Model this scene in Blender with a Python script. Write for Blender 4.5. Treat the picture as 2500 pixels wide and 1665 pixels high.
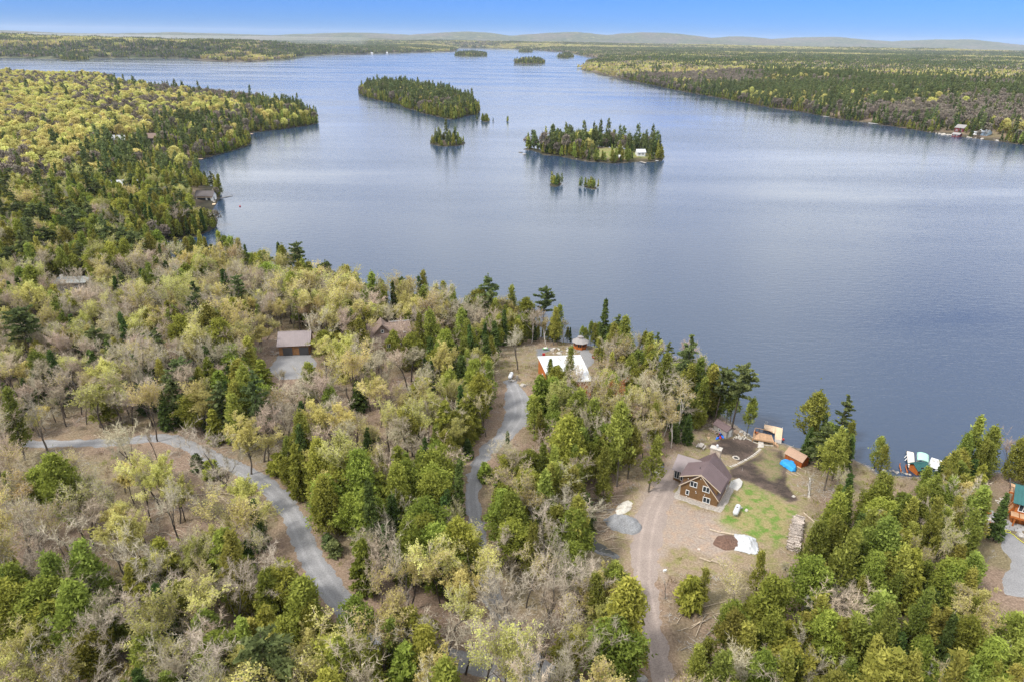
import bpy, math, random
import numpy as np
from mathutils import Matrix, Vector

random.seed(7)
rng = np.random.default_rng(7)
scene = bpy.context.scene
for o in list(bpy.data.objects):
    bpy.data.objects.remove(o)
COL = scene.collection

# ------------------------------------------------------------------ camera
CAM_H, PITCH, ROLL, FPX = 84.0, math.radians(23.82), math.radians(0.8), 1666.0
cam_d = bpy.data.cameras.new('camera')
cam = bpy.data.objects.new('camera', cam_d)
COL.objects.link(cam)
cam_d.sensor_width = 36.0
cam_d.lens = 36.0 * FPX / 2500.0
cam_d.clip_start = 0.5
cam_d.clip_end = 60000.0
cam.matrix_world = Matrix.Translation((0, 0, CAM_H)) @ Matrix.Rotation(math.pi / 2 - PITCH, 4, 'X') @ Matrix.Rotation(ROLL, 4, 'Z')
scene.camera = cam

# ------------------------------------------------------------------ light
SUN_ELEV, SUN_AZ = math.radians(52), math.radians(238)     # azimuth clockwise from +Y: behind the camera, to its left
world = bpy.data.worlds.new('World')
scene.world = world
world.use_nodes = True
wn, wl = world.node_tree.nodes, world.node_tree.links
wn.clear()
w_out = wn.new('ShaderNodeOutputWorld')
w_bg = wn.new('ShaderNodeBackground')
w_bg.inputs['Strength'].default_value = 0.11
sky = wn.new('ShaderNodeTexSky')
sky.sky_type = 'NISHITA'
sky.sun_disc = False
sky.sun_elevation = SUN_ELEV
sky.sun_rotation = SUN_AZ
sky.altitude = 300
sky.air_density = 1.0
sky.dust_density = 0.3
sky.ozone_density = 3.0
w_tc = wn.new('ShaderNodeTexCoord')
w_sep = wn.new('ShaderNodeSeparateXYZ')
wl.new(w_tc.outputs['Generated'], w_sep.inputs[0])


def wmath(op, a, b=None, clamp=False):
    n = wn.new('ShaderNodeMath')
    n.operation = op
    n.use_clamp = clamp
    for i, v in enumerate((a, b)):
        if v is None:
            continue
        if isinstance(v, (int, float)):
            n.inputs[i].default_value = v
        else:
            wl.new(v, n.inputs[i])
    return n.outputs[0]


# clear deep blue low sky, broken white cloud over the rest of the dome
w_tint = wn.new('ShaderNodeMix')
w_tint.data_type = 'RGBA'
w_tint.blend_type = 'MULTIPLY'
w_tint.inputs['Factor'].default_value = 1.0
w_tint.inputs['B'].default_value = (0.125, 0.30, 0.80, 1)
wl.new(sky.outputs[0], w_tint.inputs['A'])
zc = wmath('MAXIMUM', w_sep.outputs['Z'], 0.0)
den = wmath('ADD', zc, 0.12)
w_cmb = wn.new('ShaderNodeCombineXYZ')
wl.new(wmath('DIVIDE', w_sep.outputs['X'], den), w_cmb.inputs[0])
wl.new(wmath('DIVIDE', w_sep.outputs['Y'], den), w_cmb.inputs[1])
w_noise = wn.new('ShaderNodeTexNoise')
w_noise.inputs['Scale'].default_value = 0.85
w_noise.inputs['Detail'].default_value = 6
w_noise.inputs['Roughness'].default_value = 0.55
wl.new(w_cmb.outputs[0], w_noise.inputs['Vector'])
w_ramp = wn.new('ShaderNodeMapRange')
w_ramp.interpolation_type = 'SMOOTHSTEP'
w_ramp.inputs['From Min'].default_value = 0.30
w_ramp.inputs['From Max'].default_value = 0.52
wl.new(w_noise.outputs[0], w_ramp.inputs[0])
w_lift = wn.new('ShaderNodeMapRange')
w_lift.interpolation_type = 'SMOOTHSTEP'
w_lift.inputs['From Min'].default_value = 0.06
w_lift.inputs['From Max'].default_value = 0.14
wl.new(w_sep.outputs['Z'], w_lift.inputs[0])
w_cl = wn.new('ShaderNodeMix')
w_cl.data_type = 'RGBA'
wl.new(wmath('MULTIPLY', w_ramp.outputs[0], w_lift.outputs[0]), w_cl.inputs['Factor'])
wl.new(w_tint.outputs['Result'], w_cl.inputs['A'])
w_cl.inputs['B'].default_value = (9.1, 9.25, 9.4, 1)
wl.new(w_cl.outputs['Result'], w_bg.inputs['Color'])
wl.new(w_bg.outputs[0], w_out.inputs['Surface'])

sun_d = bpy.data.lights.new('sun', 'SUN')
sun_d.energy = 2.5
sun_d.angle = math.radians(10)
sun_d.color = (1.0, 0.955, 0.88)
sun = bpy.data.objects.new('sun', sun_d)
COL.objects.link(sun)
sdir = Vector((math.sin(SUN_AZ) * math.cos(SUN_ELEV), math.cos(SUN_AZ) * math.cos(SUN_ELEV), math.sin(SUN_ELEV)))
sun.rotation_euler = (-sdir).to_track_quat('-Z', 'Y').to_euler()
sun.location = (-200, -150, 300)

scene.view_settings.view_transform = 'Standard'
scene.view_settings.look = 'None'
scene.view_settings.exposure = 0.88
scene.view_settings.gamma = 1.0
scene.view_settings.use_curve_mapping = False
scene.render.engine = 'CYCLES'
cy = scene.cycles
cy.max_bounces = 6
cy.diffuse_bounces = 2
cy.glossy_bounces = 2
cy.transmission_bounces = 3
cy.transparent_max_bounces = 6
cy.volume_bounces = 0
cy.use_denoising = True
cy.denoiser = 'OPENIMAGEDENOISE'
cy.denoising_input_passes = 'RGB_ALBEDO_NORMAL'
cy.denoising_prefilter = 'NONE'
cy.use_adaptive_sampling = False
cy.caustics_reflective = False
cy.caustics_refractive = False

# ------------------------------------------------------------------ picture <-> place
S = 2500.0 / 2354.0        # most outlines were read off the photograph at 2354 px width
cp, sp_, ca, sa = math.cos(PITCH), math.sin(PITCH), math.cos(ROLL), math.sin(ROLL)


def ray(px, py):
    u, v = px - 1250.0, py - 832.5
    u, v = u * ca + v * sa, -u * sa + v * ca
    return u, FPX * cp - v * sp_, -FPX * sp_ - v * cp


def at_z(px, py, z):
    dx, dy, dz = ray(px, py)
    t = (z - CAM_H) / dz
    return dx * t, dy * t


def project(x, y, z):
    z = z - CAM_H
    d = y * cp - z * sp_
    v = -y * sp_ - z * cp
    d = np.where(np.asarray(d) < 1e-3, 1e-3, d)
    u, v = x / d * FPX, v / d * FPX
    return 1250 + u * ca - v * sa, 832.5 + u * sa + v * ca


def lake(pts):
    return np.array([at_z(x * S, y * S, 0.0) for x, y in pts])


# ------------------------------------------------------------------ noise
def vnoise(x, y, seed=0):
    xi, yi = np.floor(x).astype(np.int64), np.floor(y).astype(np.int64)
    fx, fy = x - xi, y - yi
    fx, fy = fx * fx * (3 - 2 * fx), fy * fy * (3 - 2 * fy)

    def h(a, b):
        n = (a * 374761393 + b * 668265263 + seed * 974711) & 0x7fffffff
        n = ((n ^ (n >> 13)) * 1274126177) & 0x7fffffff
        return ((n ^ (n >> 16)) & 0xffff) / 65535.0
    a, b, c, d = h(xi, yi), h(xi + 1, yi), h(xi, yi + 1), h(xi + 1, yi + 1)
    return (a * (1 - fx) + b * fx) * (1 - fy) + (c * (1 - fx) + d * fx) * fy


def fbm(x, y, seed=0, o=4):
    s, a, t = 0, 1.0, 0
    for i in range(o):
        s = s + a * vnoise(x * 2 ** i, y * 2 ** i, seed + i * 17)
        t += a
        a *= 0.5
    return s / t


def smooth(e0, e1, x):
    t = np.clip((x - e0) / (e1 - e0), 0, 1)
    return t * t * (3 - 2 * t)


# ------------------------------------------------------------------ shorelines
NEAR = np.vstack([lake([(2900, 1140), (2600, 1105), (2354, 1088), (2260, 1084), (2200, 1088), (2150, 1094), (2090, 1096), (2060, 1093), (2025, 1092), (2002, 1074),
    (1950, 1052), (1900, 1040), (1860, 1034), (1830, 1029), (1802, 1019), (1765, 1013), (1728, 1004), (1700, 984), (1680, 968),
    (1650, 946), (1600, 914), (1550, 880), (1500, 850), (1450, 824), (1400, 806), (1350, 794), (1290, 786), (1240, 774), (1180, 757),
    (1100, 742), (1020, 732), (950, 722), (880, 714), (820, 699), (760, 682), (700, 664), (640, 648), (580, 630), (530, 616),
    (490, 604), (430, 596), (380, 590), (352, 576), (360, 560), (400, 553), (450, 547), (485, 530), (500, 520), (497, 502), (488, 488),
    (493, 474), (503, 462), (507, 452), (495, 436), (470, 418), (432, 398), (404, 386), (396, 379), (430, 371), (470, 365), (522, 350),
    (560, 339), (577, 330), (570, 318), (557, 312), (562, 307), (590, 304), (650, 297), (700, 290), (731, 285), (728, 275), (715, 266), (690, 256),
    (640, 247), (560, 238), (480, 228), (400, 219), (330, 210), (285, 203), (272, 196), (262, 189), (240, 184), (200, 179), (100, 172), (0, 166), (-300, 160)]),
    [(-3600, 1500), (-3600, -2600), (3200, -2600), (3200, -200), (420, 40)]])
FAR = np.vstack([lake([(-900, 126), (-300, 131), (0, 134), (150, 137), (260, 135), (430, 135.5), (440, 138.5), (470, 141), (530, 143), (580, 142.5), (620, 140),
    (668, 137), (700, 130.5), (760, 127), (850, 125), (950, 122), (1045, 119.5), (1052, 116), (1042, 113), (1060, 111.5), (1110, 112), (1177, 114),
    (1240, 117.5), (1290, 121), (1325, 126), (1345, 131), (1372, 134), (1392, 138), (1375, 143), (1352, 146.5), (1345, 152), (1333, 160), (1352, 165), (1374, 170.5),
    (1417, 180), (1477, 192), (1562, 210), (1657, 227), (1777, 250), (1842, 258), (1927, 275), (2027, 288), (2126, 303), (2226, 318),
    (2301, 327), (2354, 334), (2500, 352), (2900, 402)]), [(3600, 700), (30000, 700), (30000, 30000), (-30000, 30000), (-30000, 2600)]])
ISLES = [lake(p) for p in (
    [(822, 215), (836, 223), (870, 232), (905, 238), (930, 248), (960, 258), (1000, 268), (1030, 275), (1046, 276), (1062, 268), (1098, 264), (1103, 258), (1090, 246), (1050, 228), (1000, 219), (950, 212), (900, 208), (860, 207), (836, 210)],
    [(1192, 342), (1221, 346), (1239, 351), (1250, 357), (1264, 358), (1290, 361), (1322, 368), (1345, 372), (1384, 375), (1404, 377), (1434, 375), (1473, 373), (1509, 373), (1523, 369), (1520, 361), (1500, 353), (1460, 346), (1400, 341), (1350, 337), (1300, 335), (1265, 340), (1250, 346), (1225, 340)],
    [(992, 332), (1005, 336), (1019, 338.5), (1045, 337), (1062, 335), (1067, 327), (1040, 325), (1015, 322), (993, 323)],
    [(1267, 427), (1280, 431.5), (1297, 424), (1285, 419), (1268, 419)],
    [(1345, 432), (1358, 434.5), (1371, 437), (1378, 432), (1366, 428), (1347, 427)],
    [(1332, 431), (1337, 433), (1341, 431), (1336, 428)],
    [(1104, 279), (1113, 281.5), (1124, 280), (1123, 276.5), (1106, 276)],
    [(1129, 281), (1135, 281), (1134, 278.5)],
    [(1093, 278), (1098, 278), (1097, 276)],
    [(1159, 280), (1164, 281), (1169, 279), (1163, 277.5)],
    [(1044, 129.5), (1080, 131), (1120, 130), (1119, 127.5), (1080, 127), (1046, 127.5)],
    [(1182, 147), (1215, 148.5), (1253, 147), (1252, 144), (1215, 143.5), (1184, 144.5)],
    [(1279, 133), (1300, 134.5), (1319, 133), (1317, 130), (1285, 130.5)],
    [(1192, 120.5), (1210, 121.5), (1226, 120.5), (1215, 119), (1195, 119)],
    [(137, 139), (170, 141), (205, 139), (195, 136.5), (150, 136.5)],
    [(290, 136.3), (299, 136.3), (296, 135)],
    [(379, 138.2), (384, 138.2), (382, 137)],
    [(1193, 351), (1204, 352.5), (1208, 350.5), (1197, 349.5)],
    [(1187, 344), (1191, 345), (1190, 343)])]
LANDS = [NEAR, FAR] + ISLES


def inside(x, y, poly):
    r = np.zeros(x.shape, bool)
    n = len(poly)
    for i in range(n):
        x0, y0 = poly[i]
        x1, y1 = poly[(i + 1) % n]
        if y0 == y1:
            continue
        c = (y0 > y) != (y1 > y)
        if c.any():
            r ^= c & (x < (x1 - x0) * (y - y0) / (y1 - y0) + x0)
    return r


def dist_poly(x, y, poly, closed=True):
    d = np.full(x.shape, 1e18)
    n = len(poly)
    for i in range(n if closed else n - 1):
        ax, ay = poly[i]
        bx, by = poly[(i + 1) % n]
        ex, ey = bx - ax, by - ay
        l2 = ex * ex + ey * ey + 1e-9
        t = np.clip(((x - ax) * ex + (y - ay) * ey) / l2, 0, 1)
        d = np.minimum(d, (x - ax - t * ex) ** 2 + (y - ay - t * ey) ** 2)
    return np.sqrt(d)


def sdist(x, y, polys=None):
    """metres inland (+) or out on the water (-)"""
    x, y = np.atleast_1d(np.asarray(x, float)), np.atleast_1d(np.asarray(y, float))
    jx = x + 0.9 * (vnoise(x / 3, y / 3, 5) - .5) + 5 * (vnoise(x / 22, y / 22, 8) - .5) * smooth(250, 700, np.hypot(x, y))
    best = np.full(x.shape, -1e9)
    for p in (polys or LANDS):
        lo, hi = p.min(0), p.max(0)
        gap = np.maximum(np.maximum(lo[0] - jx, jx - hi[0]), np.maximum(lo[1] - y, y - hi[1]))
        m = gap < 60
        best = np.where(m, best, np.maximum(best, -np.maximum(gap, 0)))
        if m.any():
            d = dist_poly(jx[m], y[m], p)
            s = np.where(inside(jx[m], y[m], p), d, -d)
            best[m] = np.maximum(best[m], s)
    return best


HILLS = [(-9000, 10500, 3200, 1500, 70), (-5200, 11800, 2600, 1200, 62), (-2600, 12500, 1900, 1200, 95), (-900, 12800, 1500, 900, 120), (900, 12600, 1500, 1000, 130),
         (2500, 13200, 1500, 900, 150), (4100, 14000, 1200, 1000, 120), (6200, 15000, 1800, 1200, 135), (8600, 14800, 1700, 1200, 125), (12500, 14500, 2500, 1400, 90),
         (600, 9600, 1900, 700, 30), (-1800, 9000, 2500, 900, 35)]
RISES = [(-1900, 3300, 1300, 700, 34), (-600, 3900, 700, 500, 16), (-3300, 3200, 1300, 900, 40), (-300, 7600, 1500, 900, 26), (1900, 8000, 1500, 800, 18), (4000, 7000, 2200, 900, 14)]


def height(x, y, d=None):
    x, y = np.atleast_1d(np.asarray(x, float)), np.atleast_1d(np.asarray(y, float))
    if d is None:
        d = sdist(x, y)
    r = np.hypot(x, y)
    dl = np.maximum(d, 0)
    land = 0.9 * (1 - np.exp(-dl / 1.6)) + 4.9 * smooth(2, 40, dl)
    land = land + (fbm(x / 31, y / 31, 3, 3) - .5) * 1.7 * smooth(12, 45, dl)
    land = land + 11 * smooth(60, 260, dl) * smooth(330, 700, r) * (0.5 + fbm(x / 170, y / 170, 12, 2))
    hz = np.zeros(x.shape)
    for hx, hy, sx, sy, hh in HILLS:
        hz = np.maximum(hz, hh * np.exp(-((x - hx) / sx) ** 2 - ((y - hy) / sy) ** 2))
    far = smooth(6500, 9500, r)
    for hx, hy, sx, sy, hh in RISES:
        land = land + smooth(5, 260, dl) * hh * np.exp(-((x - hx) / sx) ** 2 - ((y - hy) / sy) ** 2) * (0.7 + 0.6 * fbm(x / 400, y / 400, 24, 3))
    land = land + far * (hz * (0.95 + 0.6 * fbm(x / 900, y / 900, 21, 4)) + 25 * fbm(x / 1500, y / 1500, 22, 4))
    return np.where(d > 0, land, np.maximum(-4.0, d * 0.22))


def ground_z(x, y):
    return float(height(x, y)[0])


def at(px, py):
    """the point of the ground seen at a pixel of the 2500 px photograph"""
    z = 5.0
    for _ in range(9):
        x, y = at_z(px, py, z)
        z = 0.5 * z + 0.5 * max(ground_z(x, y), 0.0) if _ > 3 else max(ground_z(x, y), 0.0)
    return x, y, max(ground_z(x, y), 0.0)


def ats(pts, f=S):
    return np.array([at(x * f, y * f)[:2] for x, y in pts])


def z6(pts):      # outlines read off an enlargement of the yard
    return np.array([at(1450 + x / 1.924, 850 + y / 1.924)[:2] for x, y in pts])


# ------------------------------------------------------------------ materials
def mat(name, color, rough=0.8, var=0.0, scale=8.0, color2=None, bump=0.0, metallic=0.0, obj_var=0.0, detail=3):
    m = bpy.data.materials.new(name)
    m.use_nodes = True
    nt = m.node_tree
    b = nt.nodes['Principled BSDF']
    b.inputs['Roughness'].default_value = rough
    b.inputs['Metallic'].default_value = metallic
    b.inputs['Specular IOR Level'].default_value = 0.3
    c2 = color2 or tuple(c * (1 - var) for c in color)
    tc = nt.nodes.new('ShaderNodeTexCoord')
    nz = nt.nodes.new('ShaderNodeTexNoise')
    nz.inputs['Scale'].default_value = scale
    nz.inputs['Detail'].default_value = detail
    nt.links.new(tc.outputs['Object'], nz.inputs['Vector'])
    mr = nt.nodes.new('ShaderNodeMapRange')
    mr.inputs['From Min'].default_value = 0.35
    mr.inputs['From Max'].default_value = 0.65
    nt.links.new(nz.outputs[0], mr.inputs[0])
    mx = nt.nodes.new('ShaderNodeMix')
    mx.data_type = 'RGBA'
    mx.inputs['A'].default_value = (*color, 1)
    mx.inputs['B'].default_value = (*c2, 1)
    nt.links.new(mr.outputs[0], mx.inputs['Factor'])
    out = mx.outputs['Result']
    if obj_var:
        oi = nt.nodes.new('ShaderNodeObjectInfo')
        hs = nt.nodes.new('ShaderNodeHueSaturation')
        mv = nt.nodes.new('ShaderNodeMapRange')
        mv.inputs['To Min'].default_value = 1 - obj_var
        mv.inputs['To Max'].default_value = 1 + obj_var
        nt.links.new(oi.outputs['Random'], mv.inputs[0])
        nt.links.new(mv.outputs[0], hs.inputs['Value'])
        nt.links.new(out, hs.inputs['Color'])
        out = hs.outputs[0]
    nt.links.new(out, b.inputs['Base Color'])
    if bump:
        bp = nt.nodes.new('ShaderNodeBump')
        bp.inputs['Strength'].default_value = bump
        bp.inputs['Distance'].default_value = 0.05
        nt.links.new(nz.outputs[0], bp.inputs['Height'])
        nt.links.new(bp.outputs[0], b.inputs['Normal'])
    return m


def foliage_mat(name, ca_, cb_, hue=0.03, val=0.3, trans=0.25):
    """leaf colour runs from ca_ to cb_ with the clump's own tint, and shifts a little from tree to tree"""
    m = bpy.data.materials.new(name)
    m.use_nodes = True
    nt = m.node_tree
    nt.nodes.clear()
    out = nt.nodes.new('ShaderNodeOutputMaterial')
    at_ = nt.nodes.new('ShaderNodeAttribute')
    at_.attribute_name = 'tint'
    mx = nt.nodes.new('ShaderNodeMix')
    mx.data_type = 'RGBA'
    mx.inputs['A'].default_value = (*ca_, 1)
    mx.inputs['B'].default_value = (*cb_, 1)
    nt.links.new(at_.outputs['Fac'], mx.inputs['Factor'])
    oi = nt.nodes.new('ShaderNodeObjectInfo')
    hs = nt.nodes.new('ShaderNodeHueSaturation')
    m1 = nt.nodes.new('ShaderNodeMapRange')
    m1.inputs['To Min'].default_value = 0.5 - hue
    m1.inputs['To Max'].default_value = 0.5 + hue
    nt.links.new(oi.outputs['Random'], m1.inputs[0])
    wnz = nt.nodes.new('ShaderNodeTexWhiteNoise')
    wnz.noise_dimensions = '1D'
    nt.links.new(oi.outputs['Random'], wnz.inputs['W'])
    m2 = nt.nodes.new('ShaderNodeMapRange')
    m2.inputs['To Min'].default_value = 1 - val
    m2.inputs['To Max'].default_value = 1 + val
    nt.links.new(wnz.outputs[0], m2.inputs[0])
    nt.links.new(m1.outputs[0], hs.inputs['Hue'])
    nt.links.new(m2.outputs[0], hs.inputs['Value'])
    nt.links.new(mx.outputs['Result'], hs.inputs['Color'])
    df = nt.nodes.new('ShaderNodeBsdfDiffuse')
    tr = nt.nodes.new('ShaderNodeBsdfTranslucent')
    nt.links.new(hs.outputs[0], df.inputs['Color'])
    nt.links.new(hs.outputs[0], tr.inputs['Color'])
    ms = nt.nodes.new('ShaderNodeMixShader')
    ms.inputs[0].default_value = trans
    nt.links.new(df.outputs[0], ms.inputs[1])
    nt.links.new(tr.outputs[0], ms.inputs[2])
    nt.links.new(ms.outputs[0], out.inputs['Surface'])
    return m


# ------------------------------------------------------------------ mesh helpers
class MB:
    """collects vertices and faces of one mesh"""
    def __init__(self):
        self.v, self.f, self.m, self.t = [], [], [], []

    def add(self, vs, fs, mi=0, tint=None):
        o = len(self.v)
        self.v.extend(tuple(p) for p in vs)
        for f in fs:
            self.f.append(tuple(i + o for i in f))
            self.m.append(mi)
        self.t.extend([0.5 if tint is None else tint] * len(vs))

    def box(self, c, s, rz=0.0, mi=0, taper=1.0, bevel=0.0):
        x, y, z = s[0] / 2, s[1] / 2, s[2] / 2
        vs = []
        for dz, k in ((-z, 1), (z, taper)):
            for dx, dy in ((-x, -y), (x, -y), (x, y), (-x, y)):
                a, b = dx * k, dy * k
                vs.append((c[0] + a * math.cos(rz) - b * math.sin(rz), c[1] + a * math.sin(rz) + b * math.cos(rz), c[2] + dz))
        self.add(vs, [(3, 2, 1, 0), (4, 5, 6, 7), (0, 1, 5, 4), (1, 2, 6, 5), (2, 3, 7, 6), (3, 0, 4, 7)], mi)
        return self

    def prism(self, pts, z0, z1, mi=0):
        n = len(pts)
        self.add([(p[0], p[1], z0) for p in pts] + [(p[0], p[1], z1) for p in pts],
                 [tuple(range(n - 1, -1, -1)), tuple(range(n, 2 * n))] + [(i, (i + 1) % n, n + (i + 1) % n, n + i) for i in range(n)], mi)
        return self

    def slab(self, quad, th, mi=0):
        """a plate under four (or more) corner points, TH thick along its normal"""
        q = [Vector(p) for p in quad]
        nrm = (q[1] - q[0]).cross(q[2] - q[0]).normalized()
        if nrm.z < 0:
            q.reverse()
            nrm = -nrm
        n = len(q)
        lo = [p - nrm * th for p in q]
        self.add(q + lo, [tuple(range(n)), tuple(range(2 * n - 1, n - 1, -1))] + [(i, n + i, n + (i + 1) % n, (i + 1) % n) for i in range(n)], mi)
        return self

    def tube(self, pts, rads, n=6, mi=0, tint=None, cap=True):
        pts = [Vector(p) for p in pts]
        vs, fs = [], []
        for i, p in enumerate(pts):
            d = (pts[min(i + 1, len(pts) - 1)] - pts[max(i - 1, 0)])
            d = d.normalized() if d.length > 1e-9 else Vector((0, 0, 1))
            a = d.cross(Vector((0, 0, 1)) if abs(d.z) < 0.9 else Vector((1, 0, 0))).normalized()
            b = d.cross(a)
            for k in range(n):
                t = 2 * math.pi * k / n
                vs.append(p + (a * math.cos(t) + b * math.sin(t)) * rads[i])
        for i in range(len(pts) - 1):
            for k in range(n):
                k2 = (k + 1) % n
                fs.append((i * n + k, i * n + k2, (i + 1) * n + k2, (i + 1) * n + k))
        if cap:
            fs.append(tuple(range(n - 1, -1, -1)))
            fs.append(tuple(range((len(pts) - 1) * n, len(pts) * n)))
        self.add(vs, fs, mi, tint)
        return self

    def mesh(self, name, mats, smooth_=False):
        me = bpy.data.meshes.new(name)
        me.from_pydata(self.v, [], self.f)
        for m in (mats if isinstance(mats, (list, tuple)) else [mats]):
            me.materials.append(m)
        if any(self.m):
            me.polygons.foreach_set('material_index', self.m)
        if smooth_:
            me.polygons.foreach_set('use_smooth', [True] * len(self.f))
        if any(t != 0.5 for t in self.t):
            a = me.attributes.new('tint', 'FLOAT', 'POINT')
            a.data.foreach_set('value', self.t)
        me.update()
        return me

    def build(self, name, mats, parent=None, smooth_=False):
        return link(name, self.mesh(name, mats, smooth_), parent)


def link(name, data, parent=None, loc=None):
    o = bpy.data.objects.new(name, data)
    COL.objects.link(o)
    if parent is not None:
        o.parent = parent
    if loc is not None:
        o.location = loc
    return o


def tag(o, label=None, cat=None, group=None, kind=None):
    for k, v in (('label', label), ('category', cat), ('group', group), ('kind', kind)):
        if v:
            o[k] = v
    return o


def thing(name, loc, label, cat, rz=0.0, group=None):
    o = link(name, None, None, loc)
    o.empty_display_size = 0.3
    o.rotation_euler = (0, 0, rz)
    return tag(o, label, cat, group)


def np_mesh(name, verts, tris, mats, attrs=None, smooth_=True):
    """mesh from numpy arrays (triangles or quads)"""
    me = bpy.data.meshes.new(name)
    k = tris.shape[1]
    me.vertices.add(len(verts))
    me.vertices.foreach_set('co', np.ascontiguousarray(verts, np.float32).ravel())
    me.loops.add(tris.size)
    me.loops.foreach_set('vertex_index', np.ascontiguousarray(tris, np.int32).ravel())
    me.polygons.add(len(tris))
    me.polygons.foreach_set('loop_start', np.arange(0, tris.size, k, dtype=np.int32))
    if smooth_:
        me.polygons.foreach_set('use_smooth', np.ones(len(tris), bool))
    for m in (mats if isinstance(mats, (list, tuple)) else [mats]):
        me.materials.append(m)
    for an, av in (attrs or {}).items():
        a = me.attributes.new(an, 'FLOAT', 'POINT')
        a.data.foreach_set('value', np.ascontiguousarray(av, np.float32))
    me.update(calc_edges=True)
    return me

# ------------------------------------------------------------------ areas of the ground
def z4(pts):
    return np.array([at(1200 + x / 7.85, 780 + y / 7.85)[:2] for x, y in pts])


CLEARING = z6([(285, 575), (370, 500), (410, 500), (430, 440), (500, 385), (560, 350), (640, 395), (700, 410), (760, 440), (900, 455), (985, 540), (1010, 640), (1000, 740), (1060, 860),
               (1000, 970), (830, 1040), (640, 1080), (480, 1060), (330, 1060), (130, 1010), (90, 850), (100, 740), (200, 640)])
LAWN = z6([(640, 690), (690, 635), (780, 665), (860, 705), (950, 740), (945, 800), (890, 900), (830, 930), (740, 890), (640, 850), (600, 790)])
SOIL1 = z6([(530, 455), (600, 425), (680, 415), (745, 430), (785, 465), (765, 490), (725, 520), (690, 535), (640, 500), (560, 490)])
SOIL2 = z6([(636, 570), (700, 540), (765, 505), (800, 468), (885, 478), (910, 560), (905, 640), (960, 712), (925, 728), (820, 674), (730, 626), (655, 606)])
PATCHY = z6([(790, 470), (860, 480), (895, 540), (890, 610), (840, 620), (790, 590), (760, 540)])
DIRT = z6([(290, 575), (380, 500), (405, 600), (385, 690), (480, 760), (600, 780), (690, 860), (640, 1000), (520, 1000), (430, 930), (330, 950), (320, 1060), (180, 1010), (170, 870), (200, 700)])
GARDEN = z4([(130, 700), (240, 560), (700, 520), (1050, 530), (1500, 510), (1860, 480), (2000, 900), (1900, 1150), (900, 1300), (500, 1330), (200, 1130)])
COURT = z4([(860, 560), (1000, 545), (1250, 540), (1330, 520), (1000, 640), (990, 700), (880, 720)])
GARDENPATH = z4([(1530, 470), (1560, 560), (1690, 620), (1760, 760), (1830, 930), (1960, 830), (1960, 690), (1850, 600), (1830, 545), (1640, 575)])
GARAGEPAD = ats([(618, 850), (645, 812), (712, 812), (728, 835), (700, 870), (640, 872)])
z9 = lambda pts: np.array([at(2300 + x / 8.71, 1150 + y / 8.71)[:2] for x, y in pts])
PATIO = z9([(840, 900), (1020, 830), (1310, 980), (1640, 1150), (1850, 1190), (1800, 1290), (1400, 1265), (1300, 1250), (1000, 1190), (850, 1170), (790, 1100)])
DRIVE_R = z9([(1290, 1275), (1440, 1320), (1600, 1450), (1900, 1650), (2200, 1900), (2000, 2700), (1350, 2600), (1300, 2300), (1500, 1900), (1240, 1568)])
BARE_SHORE = z6([(1210, 560), (1270, 548), (1400, 595), (1440, 610), (1440, 660), (1330, 760), (1200, 700), (1160, 640)])
ISLE_LAWN = lake([(1400, 356), (1460, 352), (1500, 362), (1508, 371), (1470, 371), (1430, 372), (1385, 372), (1350, 366), (1370, 358)])
OPENWOOD = ats([(0, 1215), (90, 1090), (180, 1050), (380, 1040), (520, 1080), (590, 1130), (600, 1230), (480, 1290), (330, 1350), (150, 1330), (30, 1320)])

ROAD = [(60, 1020, 2.6), (150, 1019, 3.4), (250, 1017, 3.6), (340, 1007, 3.9), (400, 1012, 4.2), (450, 1032, 4.0), (510, 1060, 3.9), (560, 1083, 3.9), (610, 1112, 4.0), (650, 1150, 4.2),
        (680, 1198, 4.4), (700, 1245, 4.5), (722, 1295, 4.6), (755, 1345, 4.7), (795, 1392, 4.9), (840, 1435, 5.0), (900, 1470, 4.8), (1000, 1505, 4.6), (1120, 1530, 4.6), (1230, 1545, 4.8), (1330, 1590, 4.8), (1450, 1680, 4.8)]
DRIVE_C = [(1245, 1545, 3.6), (1210, 1500, 3.4), (1165, 1440, 3.2), (1130, 1370, 3.1), (1112, 1300, 3.0), (1100, 1240, 3.0), (1092, 1190, 2.9), (1086, 1135, 2.9), (1094, 1085, 3.0), (1118, 1040, 3.4), (1160, 1000, 4.6),
           (1190, 960, 7.0), (1192, 925, 7.6), (1182, 895, 4.6), (1172, 878, 3.4)]
DRIVE_B = [(1540, 1660, 3.6), (1520, 1568, 3.7), (1505, 1480, 3.7), (1490, 1400, 3.8), (1480, 1330, 4.2), (1482, 1270, 5.2), (1490, 1215, 6.0), (1505, 1165, 5.6), (1530, 1120, 4.6), (1552, 1085, 3.2)]


def road_pts(r):
    return np.array([(*at(x * S, y * S)[:2], w) for x, y, w in r])


def subdiv(p, n=4):
    """Catmull-Rom through the points"""
    q = np.vstack([2 * p[0] - p[1], p, 2 * p[-1] - p[-2]])
    out = []
    for i in range(1, len(q) - 2):
        for k in range(n):
            t = k / n
            out.append(0.5 * ((2 * q[i]) + (-q[i - 1] + q[i + 1]) * t + (2 * q[i - 1] - 5 * q[i] + 4 * q[i + 1] - q[i + 2]) * t * t + (-q[i - 1] + 3 * q[i] - 3 * q[i + 1] + q[i + 2]) * t ** 3))
    out.append(p[-1])
    return np.array(out)


ROADS = {k: subdiv(road_pts(r) * (1, 1, {'gravel_road': 0.80, 'grey_driveway': 0.84, 'dirt_driveway': 0.82}[k])) for k, r in (('gravel_road', ROAD), ('grey_driveway', DRIVE_C), ('dirt_driveway', DRIVE_B))}


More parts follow.
